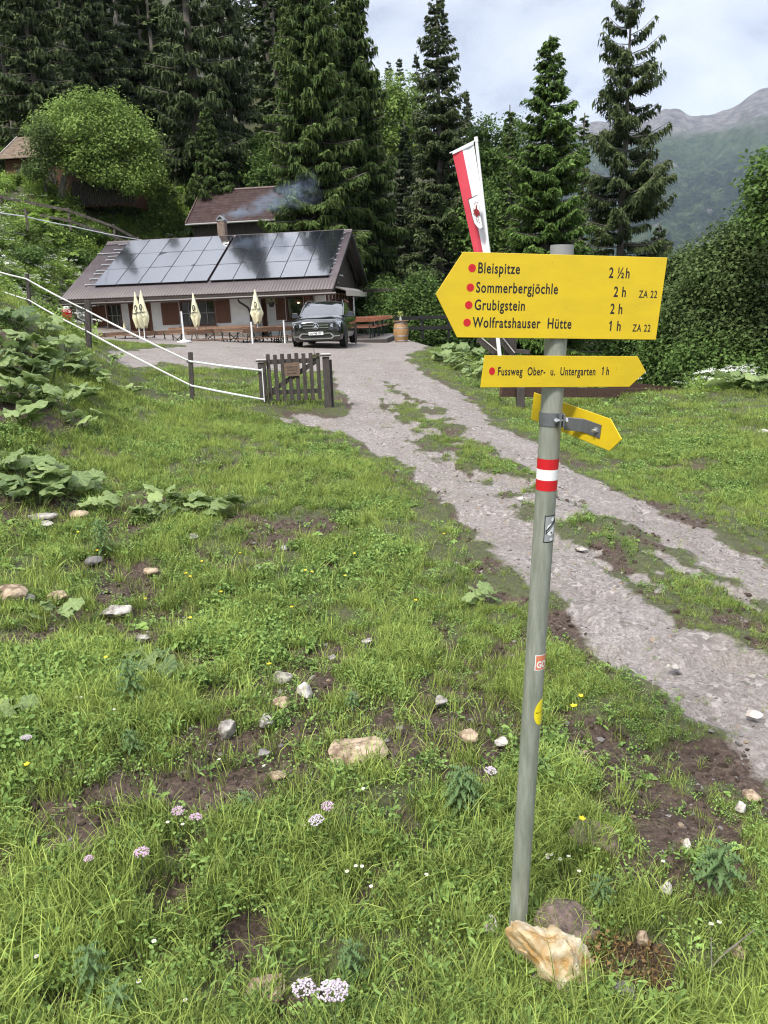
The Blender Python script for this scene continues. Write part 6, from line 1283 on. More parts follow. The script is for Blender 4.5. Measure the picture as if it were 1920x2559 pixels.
for k in range(n):
    x = 0.125 + (gw_ - 0.27) * k / (n - 1); mb = MB(); mb.box((x, -0.02, g_z0 + 0.43 + 0.004 * math.sin(k * 5)), (0.072, 0.022, 0.86 + 0.01 * math.cos(k * 3))); mb.build('picket', WOODG, gate, bevel=0.002)
for z in (0.16, 0.72): mb = MB(); mb.box((gw_ / 2 - 0.01, 0.01, g_z0 + z), (gw_ - 0.2, 0.03, 0.085)); mb.build('rail', WOODG, gate)
mb = MB(); mb.bar((0.14, 0.012, g_z0 + 0.18), (gw_ - 0.16, 0.012, g_z0 + 0.72), 0.03, 0.085); mb.build('brace', WOODG, gate)
mb = MB(); mb.prism([(0.41, -0.045, 0.735), (0.52, -0.045, 0.73), (0.60, -0.045, 0.745), (0.70, -0.045, 0.74), (0.695, -0.045, 0.50), (0.58, -0.045, 0.492), (0.42, -0.045, 0.495)], (0, -0.02, 0)); gs_ = mb.build('name_board', mat('board_brown', (0.10, 0.065, 0.045), 0.7, col2=(0.20, 0.13, 0.09), scale=8, stretch=(1, 1, 8), bump=0.4), gate)
mb = MB(); rr = random.Random(8)
for row_, z in enumerate((0.66, 0.60, 0.545)):
    x = 0.47
    while x < 0.65: w_ = rr.uniform(0.008, 0.02); mb.box((x, -0.066, z), (w_, 0.002, rr.uniform(0.02, 0.032))); x += w_ + 0.008
mb.build('carved_letters', FW_, gs_)
mb = MB()
for z in (0.72, 0.16): mb.box((0.075, -0.07, g_z0 + z), (0.05, 0.012, 0.10))
mb.build('hinge', mat('old_brass', (0.10, 0.09, 0.05), 0.5, metal=0.6), gate); mb = MB(); mb.box((gw_ - 0.2, -0.04, g_z0 + 0.80), (0.09, 0.012, 0.06)); mb.tube([(gw_ - 0.17, -0.05, g_z0 + 0.80), (gw_ - 0.06, -0.05, g_z0 + 0.80)], 0.008, 6); mb.tube([(gw_ - 0.2, -0.05, g_z0 + 0.82), (gw_ - 0.21, -0.05, g_z0 + 0.93)], 0.006, 6); mb.build('latch', MATS['old_brass'], gate)
FP = [((482, 1024), (476, 880), 13.9, 'dark fence post in the grass left of the picket gate'), ((223, 882), (219, 750), 15.7, 'dark square fence post halfway up the bank with white tape'), ((77, 795), (68, 684), 18.6, 'dark leaning fence post highest on the bank with white tape')]
for (bx, by), (tx, ty), Y, lb in FP:
    b = at(bx, by, Y); tp = at(tx, ty, Y); t = thing('fence_post', lb, 'post', b, 0, 'posts of the tape fence'); d = tp - b; w_ = 0.10 if Y == 15.7 else 0.075
    mb = MB(); mb.bar(-d * 0.25, d, w_, w_ * 0.9, up=(0, 1, 0)); mb.build('wood', FW_, t, bevel=0.005); mb = MB()
    for f in ((0.85, 0.42) if Y > 14 else (0.85, 0.18)): q = d * f; mb.tube([q + Vector((-w_ * 0.5, -w_ * 0.5, 0.02)), q + Vector((-w_ * 0.8, -w_ * 0.9, 0)), q + Vector((-w_ * 0.5, -w_ * 0.5, -0.03))], 0.008, 6)
    mb.build('insulator', BLACKM, t)
def tape(pts, label, w_=0.04, m=TAPE, sag=0.02, cat='fence tape'):
    P_ = []
    for i in range(len(pts) - 1):
        a, b = pts[i], pts[i + 1]
        for k in range(12): t_ = k / 12; p = a.lerp(b, t_); p.z -= sag * 4 * t_ * (1 - t_) * (b - a).length / 4; P_.append(p)
    P_.append(pts[-1]); o0_ = P_[0].copy(); V = []; F = []
    for i, p in enumerate(P_):
        tw = 0.25 * math.sin(i * 0.5); V += [p - o0_ + Vector((0, math.sin(tw) * w_ / 2, math.cos(tw) * w_ / 2)), p - o0_ - Vector((0, math.sin(tw) * w_ / 2, math.cos(tw) * w_ / 2)), p - o0_ + Vector((0, math.sin(tw) * w_ / 2 + 0.002, math.cos(tw) * w_ / 2)), p - o0_ + Vector((0, 0.002 - math.sin(tw) * w_ / 2, -math.cos(tw) * w_ / 2))]
    for i in range(len(P_) - 1):
        b = 4 * i
        for q in ((0, 1, 5, 4), (3, 2, 6, 7), (2, 0, 4, 6), (1, 3, 7, 5)): F.append(tuple(b + k for k in q))
    o = np_mesh('fence_tape', np.array([tuple(v) for v in V]), np.array(F), m); o.location = o0_; return tag(o, label, cat, 'white electric fence tapes')
tape([at(-220, 622, 23), at(-60, 662, 21), at(66, 697, 18.52), at(217, 776, 15.62), at(474, 903, 13.84), at(655, 926, 13.9)], 'upper white fence tape running down the bank to the gate')
tape([at(-220, 668, 23), at(-60, 704, 21), at(72, 750, 18.52), at(219, 829, 15.62), at(479, 964, 13.84), at(662, 999, 13.9)], 'lower white fence tape running down the bank to the gate')
mb = MB(); ga, gb = at(655, 920, 13.88), at(661, 1004, 13.9); mb.bar((0, 0, 0), gb - ga, 0.016, 0.004, up=(0, 1, 0)); o = mb.build('fence_tape', TAPE); o.location = ga; tag(o, 'short upright strip of white tape on the left gate post', 'fence tape', 'white electric fence tapes')
# upper fences on the slope behind
def fence_on(pxs, label, rails, ph, name='rail_fence', wm=WOODG, rw=0.16, postw=0.12, Y=None):
    pts = [at(px, py, Y_) for px, py, Y_ in pxs]; f = thing(name, label, 'fence', pts[0] - Vector((0, 0, 0)))
    for p in pts: q = p - pts[0]; mb = MB(); mb.box((q.x, q.y, -ph / 2 - 0.1 + q.z), (postw, postw, ph + 0.2)); mb.build('post', wm, f)
    for z in rails:
        for a, b in zip(pts[:-1], pts[1:]): mb = MB(); e_ = Vector((0, -0.08, -z)); mb.bar(a - pts[0] + e_, b - pts[0] + e_, 0.04, rw); mb.build('rail', wm, f)
fence_on([(-60, 470, 47), (0, 485, 47), (170, 519, 48.5), (284, 560, 50), (345, 592, 51)], 'weathered two-rail wooden fence below the cabin', (0.15, 0.75), 1.1, wm=mat('pale_fence_wood', (0.05, 0.042, 0.034), 0.9, col2=(0.16, 0.135, 0.115), scale=5, bump=0.3))
ps = [at(x, y, Y_) for x, y, Y_ in ((-60, 522, 33), (64, 541, 35), (182, 566, 39), (355, 600, 45))]; tape(ps, 'thin white fence tape along the top of the slope', 0.05)
p = at(64, 530, 35); t = thing('fence_post', 'small grey post holding the thin white tape at the top of the slope', 'post', p, 0, 'posts of the tape fence'); mb = MB(); mb.box((0, 0, -0.3), (0.07, 0.07, 0.9)); mb.build('wood', MATS['pale_fence_wood'], t)
# low barrier right of the track
f = thing('plank_barrier', 'low barrier of dark brown planks lying in the grass behind the signpost', 'barrier', at(1290, 1020, 16.2)); o_ = f.location
DKP = mat('dark_plank', (0.045, 0.022, 0.014), 0.7, col2=(0.10, 0.05, 0.032), scale=4, stretch=(1, 6, 6), bump=0.3)
mb = MB(); mb.bar(at(1252, 978, 16.0) - o_, at(1716, 984, 20.5) - o_, 0.07, 0.23); mb.build('plank', DKP, f); mb = MB(); mb.bar(at(1440, 950, 18.5) - o_, at(1720, 981, 21.0) - o_, 0.07, 0.2); mb.build('plank', DKP, f)
mb = MB(); p = at(1303, 985, 16.15) - o_; mb.box((p.x, p.y + 0.1, p.z - 0.25), (0.17, 0.14, 0.75)); mb.build('post', FW_, f)
p = at(1235, 880, 20.5); f = thing('wooden_trestle', 'dark wooden posts with slanted boards and pale edges seen between the two signs', 'trestle', (p.x, p.y, gz(p.x, p.y))); bz = f.location
zt = at(1235, 835, 20.5).z - bz.z + 0.3
mb = MB(); mb.box((0, 0, zt / 2), (0.24, 0.2, zt)); mb.build('post', WOODD, f); mb = MB(); q = at(1275, 870, 20.5) - bz; mb.box((q.x, q.y, zt / 2), (0.3, 0.2, zt)); mb.build('post', WOODG, f)
for a, b in (((1195, 846), (1238, 882)), ((1250, 846), (1283, 888))):
    A = at(*a, 20.3) - bz; B2 = at(*b, 20.3) - bz; mb = MB(); mb.bar(A, B2, 0.03, 0.16, 0, up=(0, 0, 1)); A2 = A + Vector((0.03, -0.02, 0.07)); mb.bar(A2, B2 + Vector((0.03, -0.02, 0.07)), 0.05, 0.03, 1); mb.build('slanted_board', [WOODG, MATS['bleached_wood']], f)
mb = MB(); A = at(1290, 877, 20.4) - bz; B2 = at(1322, 880, 20.4) - bz; mb.bar(A, B2, 0.3, 0.1); mb.build('seat_board', WOODG, f)

# ------------------------------------------------------------------ stones
ST1 = mat('pale_limestone', (0.13, 0.11, 0.095), 0.85, col2=(0.42, 0.39, 0.35), scale=18, ramp=(0.40, 0.58), bump=1.0, dist=0.008, detail=9); ST2 = mat('tan_stone', (0.15, 0.10, 0.065), 0.85, col2=(0.44, 0.34, 0.235), scale=18, ramp=(0.40, 0.58), bump=1.0, dist=0.008, detail=9)
ST3 = mat('grey_stone', (0.10, 0.09, 0.085), 0.85, col2=(0.24, 0.22, 0.21), scale=12, bump=0.7, dist=0.008, detail=9); ST4 = mat('brown_stone', (0.045, 0.03, 0.026), 0.8, col2=(0.22, 0.16, 0.13), scale=22, bump=0.9, dist=0.01, detail=9)
ST5 = mat('yellow_boulder', (0.36, 0.215, 0.07), 0.8, col2=(0.52, 0.45, 0.32), scale=9, bump=0.9, dist=0.012, detail=10, ramp=(0.40, 0.58)); ST6 = mat('white_quartz', (0.30, 0.25, 0.21), 0.8, col2=(0.56, 0.53, 0.49), scale=18, ramp=(0.38, 0.56), bump=0.7, dist=0.008)
def stone_mesh(name, sx_, sy, sz, seed, m, planes=9, sub=4, rough=0.06):
    """a broken rock: a ball cut by random planes, then roughened"""
    bm = bmesh.new(); bmesh.ops.create_icosphere(bm, subdivisions=sub, radius=1.0); r = np.random.RandomState(seed)
    co = np.array([v.co[:] for v in bm.verts]); nn = r.randn(planes, 3); nn /= np.linalg.norm(nn, axis=1)[:, None]; dd = 0.46 + 0.36 * r.rand(planes)
    for n_, d in zip(nn, dd): k = co @ n_; ex = np.maximum(k - d, 0); co = co - ex[:, None] * n_ * 0.93
    L_ = np.linalg.norm(co, axis=1); no = fbm(co[:, 0] * 2.2 + seed, co[:, 1] * 2.2 + co[:, 2] * 1.7, 4) + 0.7 * fbm(co[:, 2] * 5 + seed, co[:, 0] * 5, 4) + 0.3 * fbm(co[:, 1] * 11, co[:, 0] * 11 + co[:, 2] * 7, 3)
    co = co * (1 + rough * 1.6 * no / np.maximum(L_, .3))[:, None] * np.array([sx_, sy, sz])
    for v, c in zip(bm.verts, co): v.co = c
    me = bpy.data.meshes.new(name); bm.to_mesh(me); bm.free(); me.materials.append(m); me.polygons.foreach_set('use_smooth', [True] * len(me.polygons)); me.set_sharp_from_angle(angle=math.radians(32))
    o = bpy.data.objects.new(name, me); S.collection.objects.link(o); return o
def stone(px, py, w_, h_, m, label, seed, rot=0.0, tilt=0.0, group='stones in the meadow', depth=None, sub=4, sink=0.5):
    p = gnd(px, py + h_ * 0.25); d = (p.y * math.cos(PITCH) - p.z * math.sin(PITCH)) / 1860; hw = w_ * d / 2 * 1.2; hh_ = h_ * d / 2 * 1.3
    o = stone_mesh('stone', hw, (depth or (hw * 0.55 + hh_ * 0.5)), hh_, seed, m, sub=sub)
    o.location = (p.x, p.y, p.z + hh_ * (0.55 - sink)); o.rotation_euler = (tilt, 0, rot); tag(o, label, 'stone', group); return o
STN = [(707, 1685, 42, 28, ST1, 'grey white stone at the top left of the bare earth patch'), (763, 1722, 36, 38, ST6, 'white knobbly stone on bare earth left of centre'), (705, 1752, 44, 22, ST2, 'flat pinkish stone in the dark earth hollow'), (572, 1806, 36, 50, ST1, 'upright pale stone left of the earth patch'),
       (666, 1795, 36, 32, ST1, 'pale leaning stone half in grass below the earth hollow'), (883, 1866, 150, 38, ST2, 'long flat light slab edging the earth patch'), (917, 1600, 30, 16, ST1, 'small pale stone above the earth patch'), (830, 1640, 17, 13, ST1, 'small round pebble on dark earth'),
       (1100, 1748, 32, 24, ST1, 'rounded grey stone left of the signpost'), (1172, 1833, 44, 26, ST2, 'tan stone on the bare earth near the post'), (1254, 1850, 32, 20, ST6, 'small pinkish stone beside the post'), (885, 1735, 30, 16, ST3, 'grey stone between tufts on the earth patch'),
       (659, 1875, 36, 14, ST3, 'flat dark stone in the left earth patch'), (693, 1936, 45, 16, ST2, 'flat sandy stone below the left earth patch'), (522, 1566, 46, 24, ST2, 'light stone on the edge of the upper left earth patch'), (356, 1592, 32, 22, ST1, 'bluish grey stone in the left grass'),
       (570, 2143, 46, 34, ST2, 'sandy stone alone in the deep grass'), (665, 2458, 92, 66, ST2, 'big tan stone near the bottom of the meadow'), (1405, 2007, 38, 28, ST6, 'white stone in the grass right of the post'), (1355, 2068, 44, 32, ST4, 'brown stone close to the right of the post'),
       (1484, 2088, 122, 66, ST4, 'large reddish brown slab right of the post'), (1664, 2214, 30, 24, ST6, 'small white stone at the right in short grass'), (1609, 2340, 30, 30, ST2, 'tan lump of stone lower right'), (1227, 2316, 56, 64, ST6, 'pale stone leaning left of the post foot'),
       (1402, 2318, 190, 110, ST4, 'dark purple brown rock right behind the post foot'), (1337, 2450, 40, 50, ST3, 'dark grey stone under the yellow boulder'), (1548, 2462, 80, 40, ST3, 'grey flat stone right of the yellow boulder'), (1480, 2448, 44, 44, ST4, 'rusty crumbling stone at the right end of the boulder'),
       (22, 1480, 80, 46, ST2, 'flat pale slab at the left edge'), (70, 1490, 36, 26, ST1, 'angular stone beside the slab at the left edge'), (147, 1487, 56, 24, ST2, 'long pale stone left of the earth patch'), (104, 1287, 66, 14, ST1, 'long flat stone under the left butterbur leaves'),
       (192, 1281, 56, 18, ST2, 'flat brown stone under the butterbur leaves'), (110, 1307, 46, 12, ST1, 'flat slab below the left butterbur'), (238, 1398, 42, 20, ST3, 'brownish stone in the left meadow'), (372, 1424, 40, 16, ST2, 'low tan stone in the grass'), (480, 1340, 46, 14, ST1, 'flat grey stone in the middle meadow'),
       (286, 1522, 76, 30, ST1, 'cluster of pale rubble in the left earth patch'), (648, 1416, 26, 10, ST6, 'tiny white stone in the middle meadow'), (708, 1366, 22, 12, ST6, 'round white stone by the short grass'), (995, 1176, 17, 8, ST3, 'small dark stone at the edge of the left wheel track'),
       (1908, 1077, 26, 12, ST6, 'white stone in the meadow at the right edge'), (1301, 1243, 16, 8, ST6, 'little white stone on the grass strip'), (1452, 1370, 28, 12, ST1, 'pale stone between the wheel tracks'), (1683, 1660, 30, 14, ST1, 'light oval stone on the gravel track'),
       (1885, 1784, 44, 16, ST6, 'white chipped stone on the near wheel track'), (1880, 1980, 38, 26, ST2, 'brown stone at the right in the grass'), (1851, 2012, 26, 24, ST6, 'upright white stone at the right'), (1852, 2373, 40, 30, ST2, 'sandy stone at the lower right'), (1718, 2104, 18, 22, ST6, 'small upright white stone right of the slab')]
for k, (px, py, w_, h_, m, lb) in enumerate(STN): stone(px, py, w_, h_, m, lb, 200 + k, rot=(k * 0.7) % 1.0 - 0.5, sub=4 if py > 1500 else 3)
b = stone_mesh('boulder', 0.165, 0.10, 0.118, 777, ST5, planes=11, sub=5, rough=0.13); p = gnd(1388, 2440); b.location = (p.x + 0.0, p.y + 0.0, p.z + 0.055); b.rotation_euler = (0.35, 0.58, -0.3)
tag(b, 'big yellow and white boulder at the foot of the signpost', 'boulder', 'stones in the meadow')

# ------------------------------------------------------------------ plants of the meadow
BUT = leafmat('butterbur_leaf', (0.04, 0.085, 0.025), (0.34, 0.44, 0.16), trans=0.35, rnd=0.5, rough=0.55, spec=0.4); STM = mat('plant_stem', (0.10, 0.14, 0.05), 0.6)
def butterbur_arrays(seed, nleaf=9, R=0.16, H=0.22, spread=0.34):
    r = np.random.RandomState(seed); V = []; F = []; T = []; stems = []
    for k in range(nleaf):
        a = r.rand() * 6.28; q = spread * math.sqrt(r.rand()); c = np.array([q * math.cos(a), q * math.sin(a), H * (0.45 + 0.7 * r.rand())]); R_ = R * (0.6 + 0.6 * r.rand()); tone = 0.35 + 0.5 * r.rand()
        n = 20; rings = (0.0, 0.35, 0.7, 1.0); az = r.rand() * 6.28; ti = 0.15 + 0.5 * r.rand(); ph = r.rand() * 6
        ca, sa = math.cos(az), math.sin(az); ct, st_ = math.cos(ti), math.sin(ti); b = len(V)
        for ri, f in enumerate(rings):
            for i in range(n):
                t_ = 6.283 * i / n; rad = R_ * f * (1 - 0.55 * math.exp(-((math.pi - abs(t_ - math.pi)) / 0.28) ** 2)) * (1 + (0.07 * math.sin(t_ * 7 + ph) + 0.05 * math.sin(t_ * 12)) * (f > 0.8))
                x, y = rad * math.cos(t_), rad * math.sin(t_) * 0.9; z = R_ * (0.22 * f * f - 0.30 * f ** 4 + 0.10 * f * math.sin(t_ * 5 + ph) * f + 0.035 * math.cos(t_ * 10) * f)
                x2 = x * ct + z * st_; z2 = -x * st_ + z * ct; V.append((c[0] + x2 * ca - y * sa, c[1] + x2 * sa + y * ca, c[2] + z2)); T.append(tone + 0.16 * math.cos(t_ * 10) * (f > 0.2) + (0.2 if f == 0 else 0))
        for ri in range(3):
            for i in range(n): i2 = (i + 1) % n; F.append((b + ri * n + i, b + (ri + 1) * n + i, b + (ri + 1) * n + i2, b + ri * n + i2))
        stems.append([(c[0] * 0.3, c[1] * 0.3, -0.03), (c[0] * 0.7, c[1] * 0.7, c[2] * 0.55), tuple(c)])
    return np.array(V), np.array(F), np.array(T), stems
BB = []
def butterbur(px, py, sc, label, group, k):
    if len(BB) < 4:
        V, F, T, stems = butterbur_arrays(500 + len(BB)); t = thing('butterbur_plant', label, 'plant', (0, 0, 0), 0, group); o = np_mesh('leaves', V, F, BUT, {'v': T}, smooth=True); o.parent = t
        mb = MB(); [mb.tube(s_, [0.008, 0.006, 0.004], 5, cap=False) for s_ in stems]; mb.build('stems', STM, t); BB.append(t)
    else: t = dup(BB[k % 4], None, None, None, label, group)
    p = gnd(px, py); t.location = (p.x, p.y, p.z); t.rotation_euler = (0, 0, k * 1.9); t.scale = (sc * 1.0,) * 3
LFT = [(40, 820, 1.3), (110, 835, 1.2), (30, 880, 1.4), (95, 895, 1.3), (160, 880, 1.1), (55, 945, 1.4), (125, 950, 1.3), (190, 940, 1.1), (20, 1000, 1.3), (90, 1020, 1.3), (155, 1015, 1.2), (215, 1000, 1.0), (245, 960, 0.9), (205, 1065, 0.9), (70, 1060, 1.2), (150, 920, 1.2), (20, 930, 1.2),
       (15, 1180, 1.0), (70, 1195, 1.0), (120, 1215, 1.1), (165, 1235, 1.0), (215, 1230, 0.9), (30, 1245, 1.0), (95, 1255, 1.0), (255, 1275, 0.7), (400, 1265, 0.9), (385, 1300, 0.8), (500, 1280, 0.8), (545, 1290, 0.9), (455, 1265, 0.6), (295, 900, 0.8), (330, 985, 0.7)]
pos_l = ['in the top row on the bank', 'in the row below the leaning fence post', 'in the middle row of the bank patch', 'in the lowest row of the bank patch']
ORD = ['first', 'second', 'third', 'fourth', 'fifth', 'sixth', 'seventh', 'eighth', 'ninth', 'tenth', 'eleventh', 'twelfth']
def nth(items, k, band):
    """which one of its row a plant is, counted from the left"""
    b = band(items[k]); row = sorted((q[0], i) for i, q in enumerate(items) if band(q) == b); return ORD[[i for _, i in row].index(k)]
zone = lambda q: (min(3, (q[1] - 800) // 70) if q[1] < 1100 else (5 if q[0] < 280 else 6))
for k, (px, py, sc) in enumerate(LFT):
    lb = 'broad-leaved butterbur, ' + nth(LFT, k, zone) + ' from the left ' + (pos_l[min(3, (py - 800) // 70)] if py < 1100 else ('over the flat stones at the left' if px < 280 else 'in the mid-meadow clumps')); butterbur(px, py, sc * (0.85 if py < 1100 else 0.72), lb, 'butterbur plants of the meadow', k)
RIM = [(1600, 975, 1.3), (1650, 970, 1.4), (1700, 975, 1.4), (1745, 972, 1.3), (1790, 976, 1.3), (1835, 975, 1.3), (1880, 976, 1.2), (1915, 978, 1.2), (1625, 960, 1.5), (1675, 955, 1.6), (1725, 955, 1.5), (1120, 905, 1.0), (1150, 925, 1.0), (1190, 945, 1.0), (1170, 900, 1.1), (1215, 925, 1.0), (1140, 885, 1.0), (1235, 955, 0.9)]
for k, (px, py, sc) in enumerate(RIM):
    butterbur(px, py, sc * (1.2 if px > 1500 else 1.2), 'big-leaved butterbur, ' + nth(RIM, k, lambda q: q[0] > 1500) + ' from the left ' + ('along the far meadow rim' if px > 1500 else 'on the verge left of the narrow sign'), 'butterbur plants at the rim', k + 40)
for px, py, sc, lb in ((150, 1545, 0.42, 'single yellow green butterbur leaf at the left'), (400, 1690, 0.38, 'coltsfoot with rounded leaves in the left meadow'), (370, 1660, 0.34, 'coltsfoot clump next to a thistle'), (1205, 1510, 0.4, 'small coltsfoot left of the signpost above the track'), (40, 1790, 0.30, 'dark green coltsfoot at the left edge')): butterbur(px, py, sc, lb, 'coltsfoot', int(px))
THM = leafmat('thistle_leaf', (0.03, 0.062, 0.022), (0.16, 0.25, 0.10), trans=0.2, rnd=0.3)
def thistle(px, py, h, n, seed, label, lo=0.05):
    n = int(n * 1.7); h *= 0.85
    r = np.random.RandomState(seed); p = gnd(px, py); t = thing('thistle', label, 'thistle', p, 0, 'thistles'); V = []; F = []; T = []
    for k in range(n):
        z = h * (lo + (1 - lo) * k / n); a = k * 2.4; L_ = h * 0.32 * (1 - 0.5 * k / n) * (0.8 + 0.4 * r.rand()) + 0.03; m = 11; b = len(V); el = 0.5 - 0.1 * k / n
        for i in range(m + 1):
            s_ = i / m; w_ = L_ * (0.10 * math.sin(math.pi * min(1, s_ * 0.95 + 0.05))) * (1.5 if i % 2 else 0.45); q = L_ * s_; zz = z + q * math.sin(el) - 1.1 * q * q / L_ * 0.5; cx = q * math.cos(el)
            for sd_ in (-1, 0, 1): V.append((cx * math.cos(a) - sd_ * w_ * math.sin(a), cx * math.sin(a) + sd_ * w_ * math.cos(a), zz + (abs(sd_) * w_ * 0.6 if sd_ else 0) + (0.01 if i % 2 else 0))); T.append(0.5 + 0.3 * r.rand() + (0.2 if sd_ == 0 else 0))
        for i in range(m):
            for j in (0, 1): F.append((b + 3 * i + j, b + 3 * i + j + 1, b + 3 * i + j + 4, b + 3 * i + j + 3))
    o = np_mesh('leaves', np.array(V), np.array(F), THM, {'v': np.array(T)}); o.parent = t; mb = MB(); mb.tube([(0, 0, -0.02), (0.01, 0, h * 0.5), (0, 0.01, h)], [0.006, 0.005, 0.003], 6); mb.build('stem', STM, t)
thistle(1150, 2040, 0.26, 26, 1, 'bushy blue green thistle left of the signpost'); thistle(1175, 2035, 0.2, 18, 7, 'second thistle shoot close to the bushy one'); thistle(330, 1760, 0.30, 24, 2, 'tall thistle among coltsfoot in the left meadow'); thistle(258, 1385, 0.34, 22, 3, 'thistle below the butterbur at the left'); thistle(1795, 2260, 0.28, 14, 4, 'thin thistle with bare lower stem at the right', lo=0.4); thistle(1770, 2240, 0.2, 12, 14, 'short thistle beside the thin one at the right', lo=0.3)
thistle(880, 2440, 0.14, 14, 5, 'low silvery thistle by the white umbels at the bottom'); thistle(235, 2470, 0.18, 16, 6, 'spiny thistle near the bottom left corner'); thistle(300, 2540, 0.12, 12, 8, 'flat thistle rosette at the bottom edge'); thistle(620, 2040, 0.12, 14, 9, 'low grey green thistle in the middle grass'); thistle(330, 1880, 0.12, 14, 10, 'low thistle rosette left of the earth patch'); thistle(880, 1770, 0.10, 12, 11, 'small thistle on the bare earth'); thistle(1500, 2270, 0.14, 14, 12, 'pale thistle right of the post in the grass'); thistle(1350, 1950, 0.12, 14, 15, 'dark weedy thistle right of the post')
UP = mat('pink_umbel', (0.42, 0.26, 0.35), 0.8, col2=(0.60, 0.46, 0.54), scale=60); UW = mat('white_umbel', (0.42, 0.35, 0.41), 0.8, col2=(0.58, 0.51, 0.56), scale=60); YP = mat('buttercup_yellow', (0.80, 0.58, 0.01), 0.4); WP_ = mat('daisy_white', (0.78, 0.78, 0.76), 0.6)
protos = {}
def flower(kind, px, py, label, group, h=None, sc=1.0, pyb=None):
    if kind not in protos:
        t = thing(kind, label, 'flower', (0, 0, 0), 0, group); r = random.Random(len(kind)); mb = MB()
        if 'umbel' in kind:
            m_ = UP if 'pink' in kind else UW; H = 0.17
            for k in range(110):
                a = r.random() * 6.28; q = 0.026 * math.sqrt(r.random()); z = H + 0.006 - q * q * 8; c = (q * math.cos(a), q * math.sin(a), z + r.uniform(-.002, .002)); s_ = r.uniform(0.0024, 0.0042)
                mb.box(c, (s_, s_, 0.0016), 0, rot=(r.uniform(-.5, .5), r.uniform(-.5, .5), r.random() * 3))
            mb.build('umbel', m_, t); mb = MB(); mb.tube([(0, 0, -0.01), (0.004, 0, H * 0.6), (0, 0, H - 0.02)], 0.0016, 5)
            for k in range(8): a = k * 0.785; mb.tube([(0, 0, H - 0.02), (0.02 * math.cos(a), 0.02 * math.sin(a), H)], 0.0007, 3)
            mb.build('stem', STM, t)
        elif kind == 'buttercup':
            H = 0.16
            for k in range(5): a = k * 1.2566; mb._a([(0, 0, H), (0.008 * math.cos(a - .6), 0.008 * math.sin(a - .6), H + 0.006), (0.012 * math.cos(a), 0.012 * math.sin(a), H + 0.008), (0.008 * math.cos(a + .6), 0.008 * math.sin(a + .6), H + 0.006)], [(0, 1, 2, 3)])
            mb.build('petals', YP, t); mb = MB(); mb.tube([(0, 0, -0.01), (0.004, 0.003, H * 0.5), (0, 0, H)], 0.0012, 4); mb.build('stem', STM, t)
        else:
            H = 0.075
            for k in range(12): a = k * 0.5236; mb._a([(0.002 * math.cos(a), 0.002 * math.sin(a), H), (0.008 * math.cos(a - .2), 0.008 * math.sin(a - .2), H + .001), (0.010 * math.cos(a), 0.010 * math.sin(a), H + .001), (0.008 * math.cos(a + .2), 0.008 * math.sin(a + .2), H + .001)], [(0, 1, 2, 3)])
            mb.build('petals', WP_, t); mb = MB(); mb.lathe([(0.003, H - 0.001), (0.002, H + 0.003), (0, H + 0.003)], 8); mb.build('disc', YP, t); mb = MB(); mb.tube([(0, 0, -0.01), (0, 0, H)], 0.001, 4); mb.build('stem', STM, t)
        protos[kind] = t
    else: t = dup(protos[kind], None, None, None, label, group)
    H = 0.17 if 'umbel' in kind else (0.16 if kind == 'buttercup' else 0.075)
    H *= sc; d = (H / 2.3) * 1860; p = gnd(px, py)
    # the head is what shows: set the stalk down so that the head comes where it is in the photo
    for _ in range(4): s_ = 0.95 * 1860 / max(0.5, (p.y * math.cos(PITCH) - p.z * math.sin(PITCH))) * H; p = gnd(px, py + s_)
    t.location = p; t.rotation_euler = (0.12 * math.sin(px), 0.12 * math.cos(py), px * 0.1); t.scale = (sc,) * 3
for k, (px, py, kd, lb, sc) in enumerate([(448, 2012, 'pink_umbel', 'pink umbel flower, upper left one of the pair in the middle left', 1), (489, 2038, 'pink_umbel', 'pink umbel flower, lower right one of the pair in the middle left', 1), (818, 1997, 'pink_umbel', 'pink umbel flower above a paler one in the centre of the meadow', 1), (801, 2029, 'white_umbel', 'whitish umbel flower below a pink one in the centre of the meadow', 1.1),
                               (364, 2116, 'pink_umbel', 'pink umbel flower alone in the long grass at the left', 1.1), (223, 2139, 'pink_umbel', 'small dull pink umbel flower far left', 0.7), (781, 2463, 'white_umbel', 'white lilac umbel flower, left of the group at the bottom', 1.3), (852, 2425, 'white_umbel', 'white lilac umbel flower, top right of the group at the bottom', 1.3), (838, 2452, 'white_umbel', 'white lilac umbel flower, lower right of the group at the bottom', 1.3), (69, 1841, 'white_umbel', 'pale umbel flower near the left edge', 0.9), (1223, 1912, 'white_umbel', 'pale lilac flower just left of the post by the thistle', 1.0)]):
    flower(kd, px, py, lb, 'umbel flowers', sc=sc)
for px, py in [(93, 1896), (3, 2307), (682, 1662), (483, 1539), (197, 1331), (243, 1377), (512, 1403), (477, 1441), (480, 1432), (552, 1477), (775, 1429), (375, 1499), (599, 1385), (882, 1383), (867, 1442), (726, 1517), (1431, 2029), (1440, 1728), (1434, 1754), (1450, 1762), (1120, 1335), (290, 1640), (1040, 1500), (770, 1424)]:
    flower('buttercup', px, py, 'small yellow buttercup scattered in the grass', 'buttercups', sc=1.15)
rr = random.Random(21)
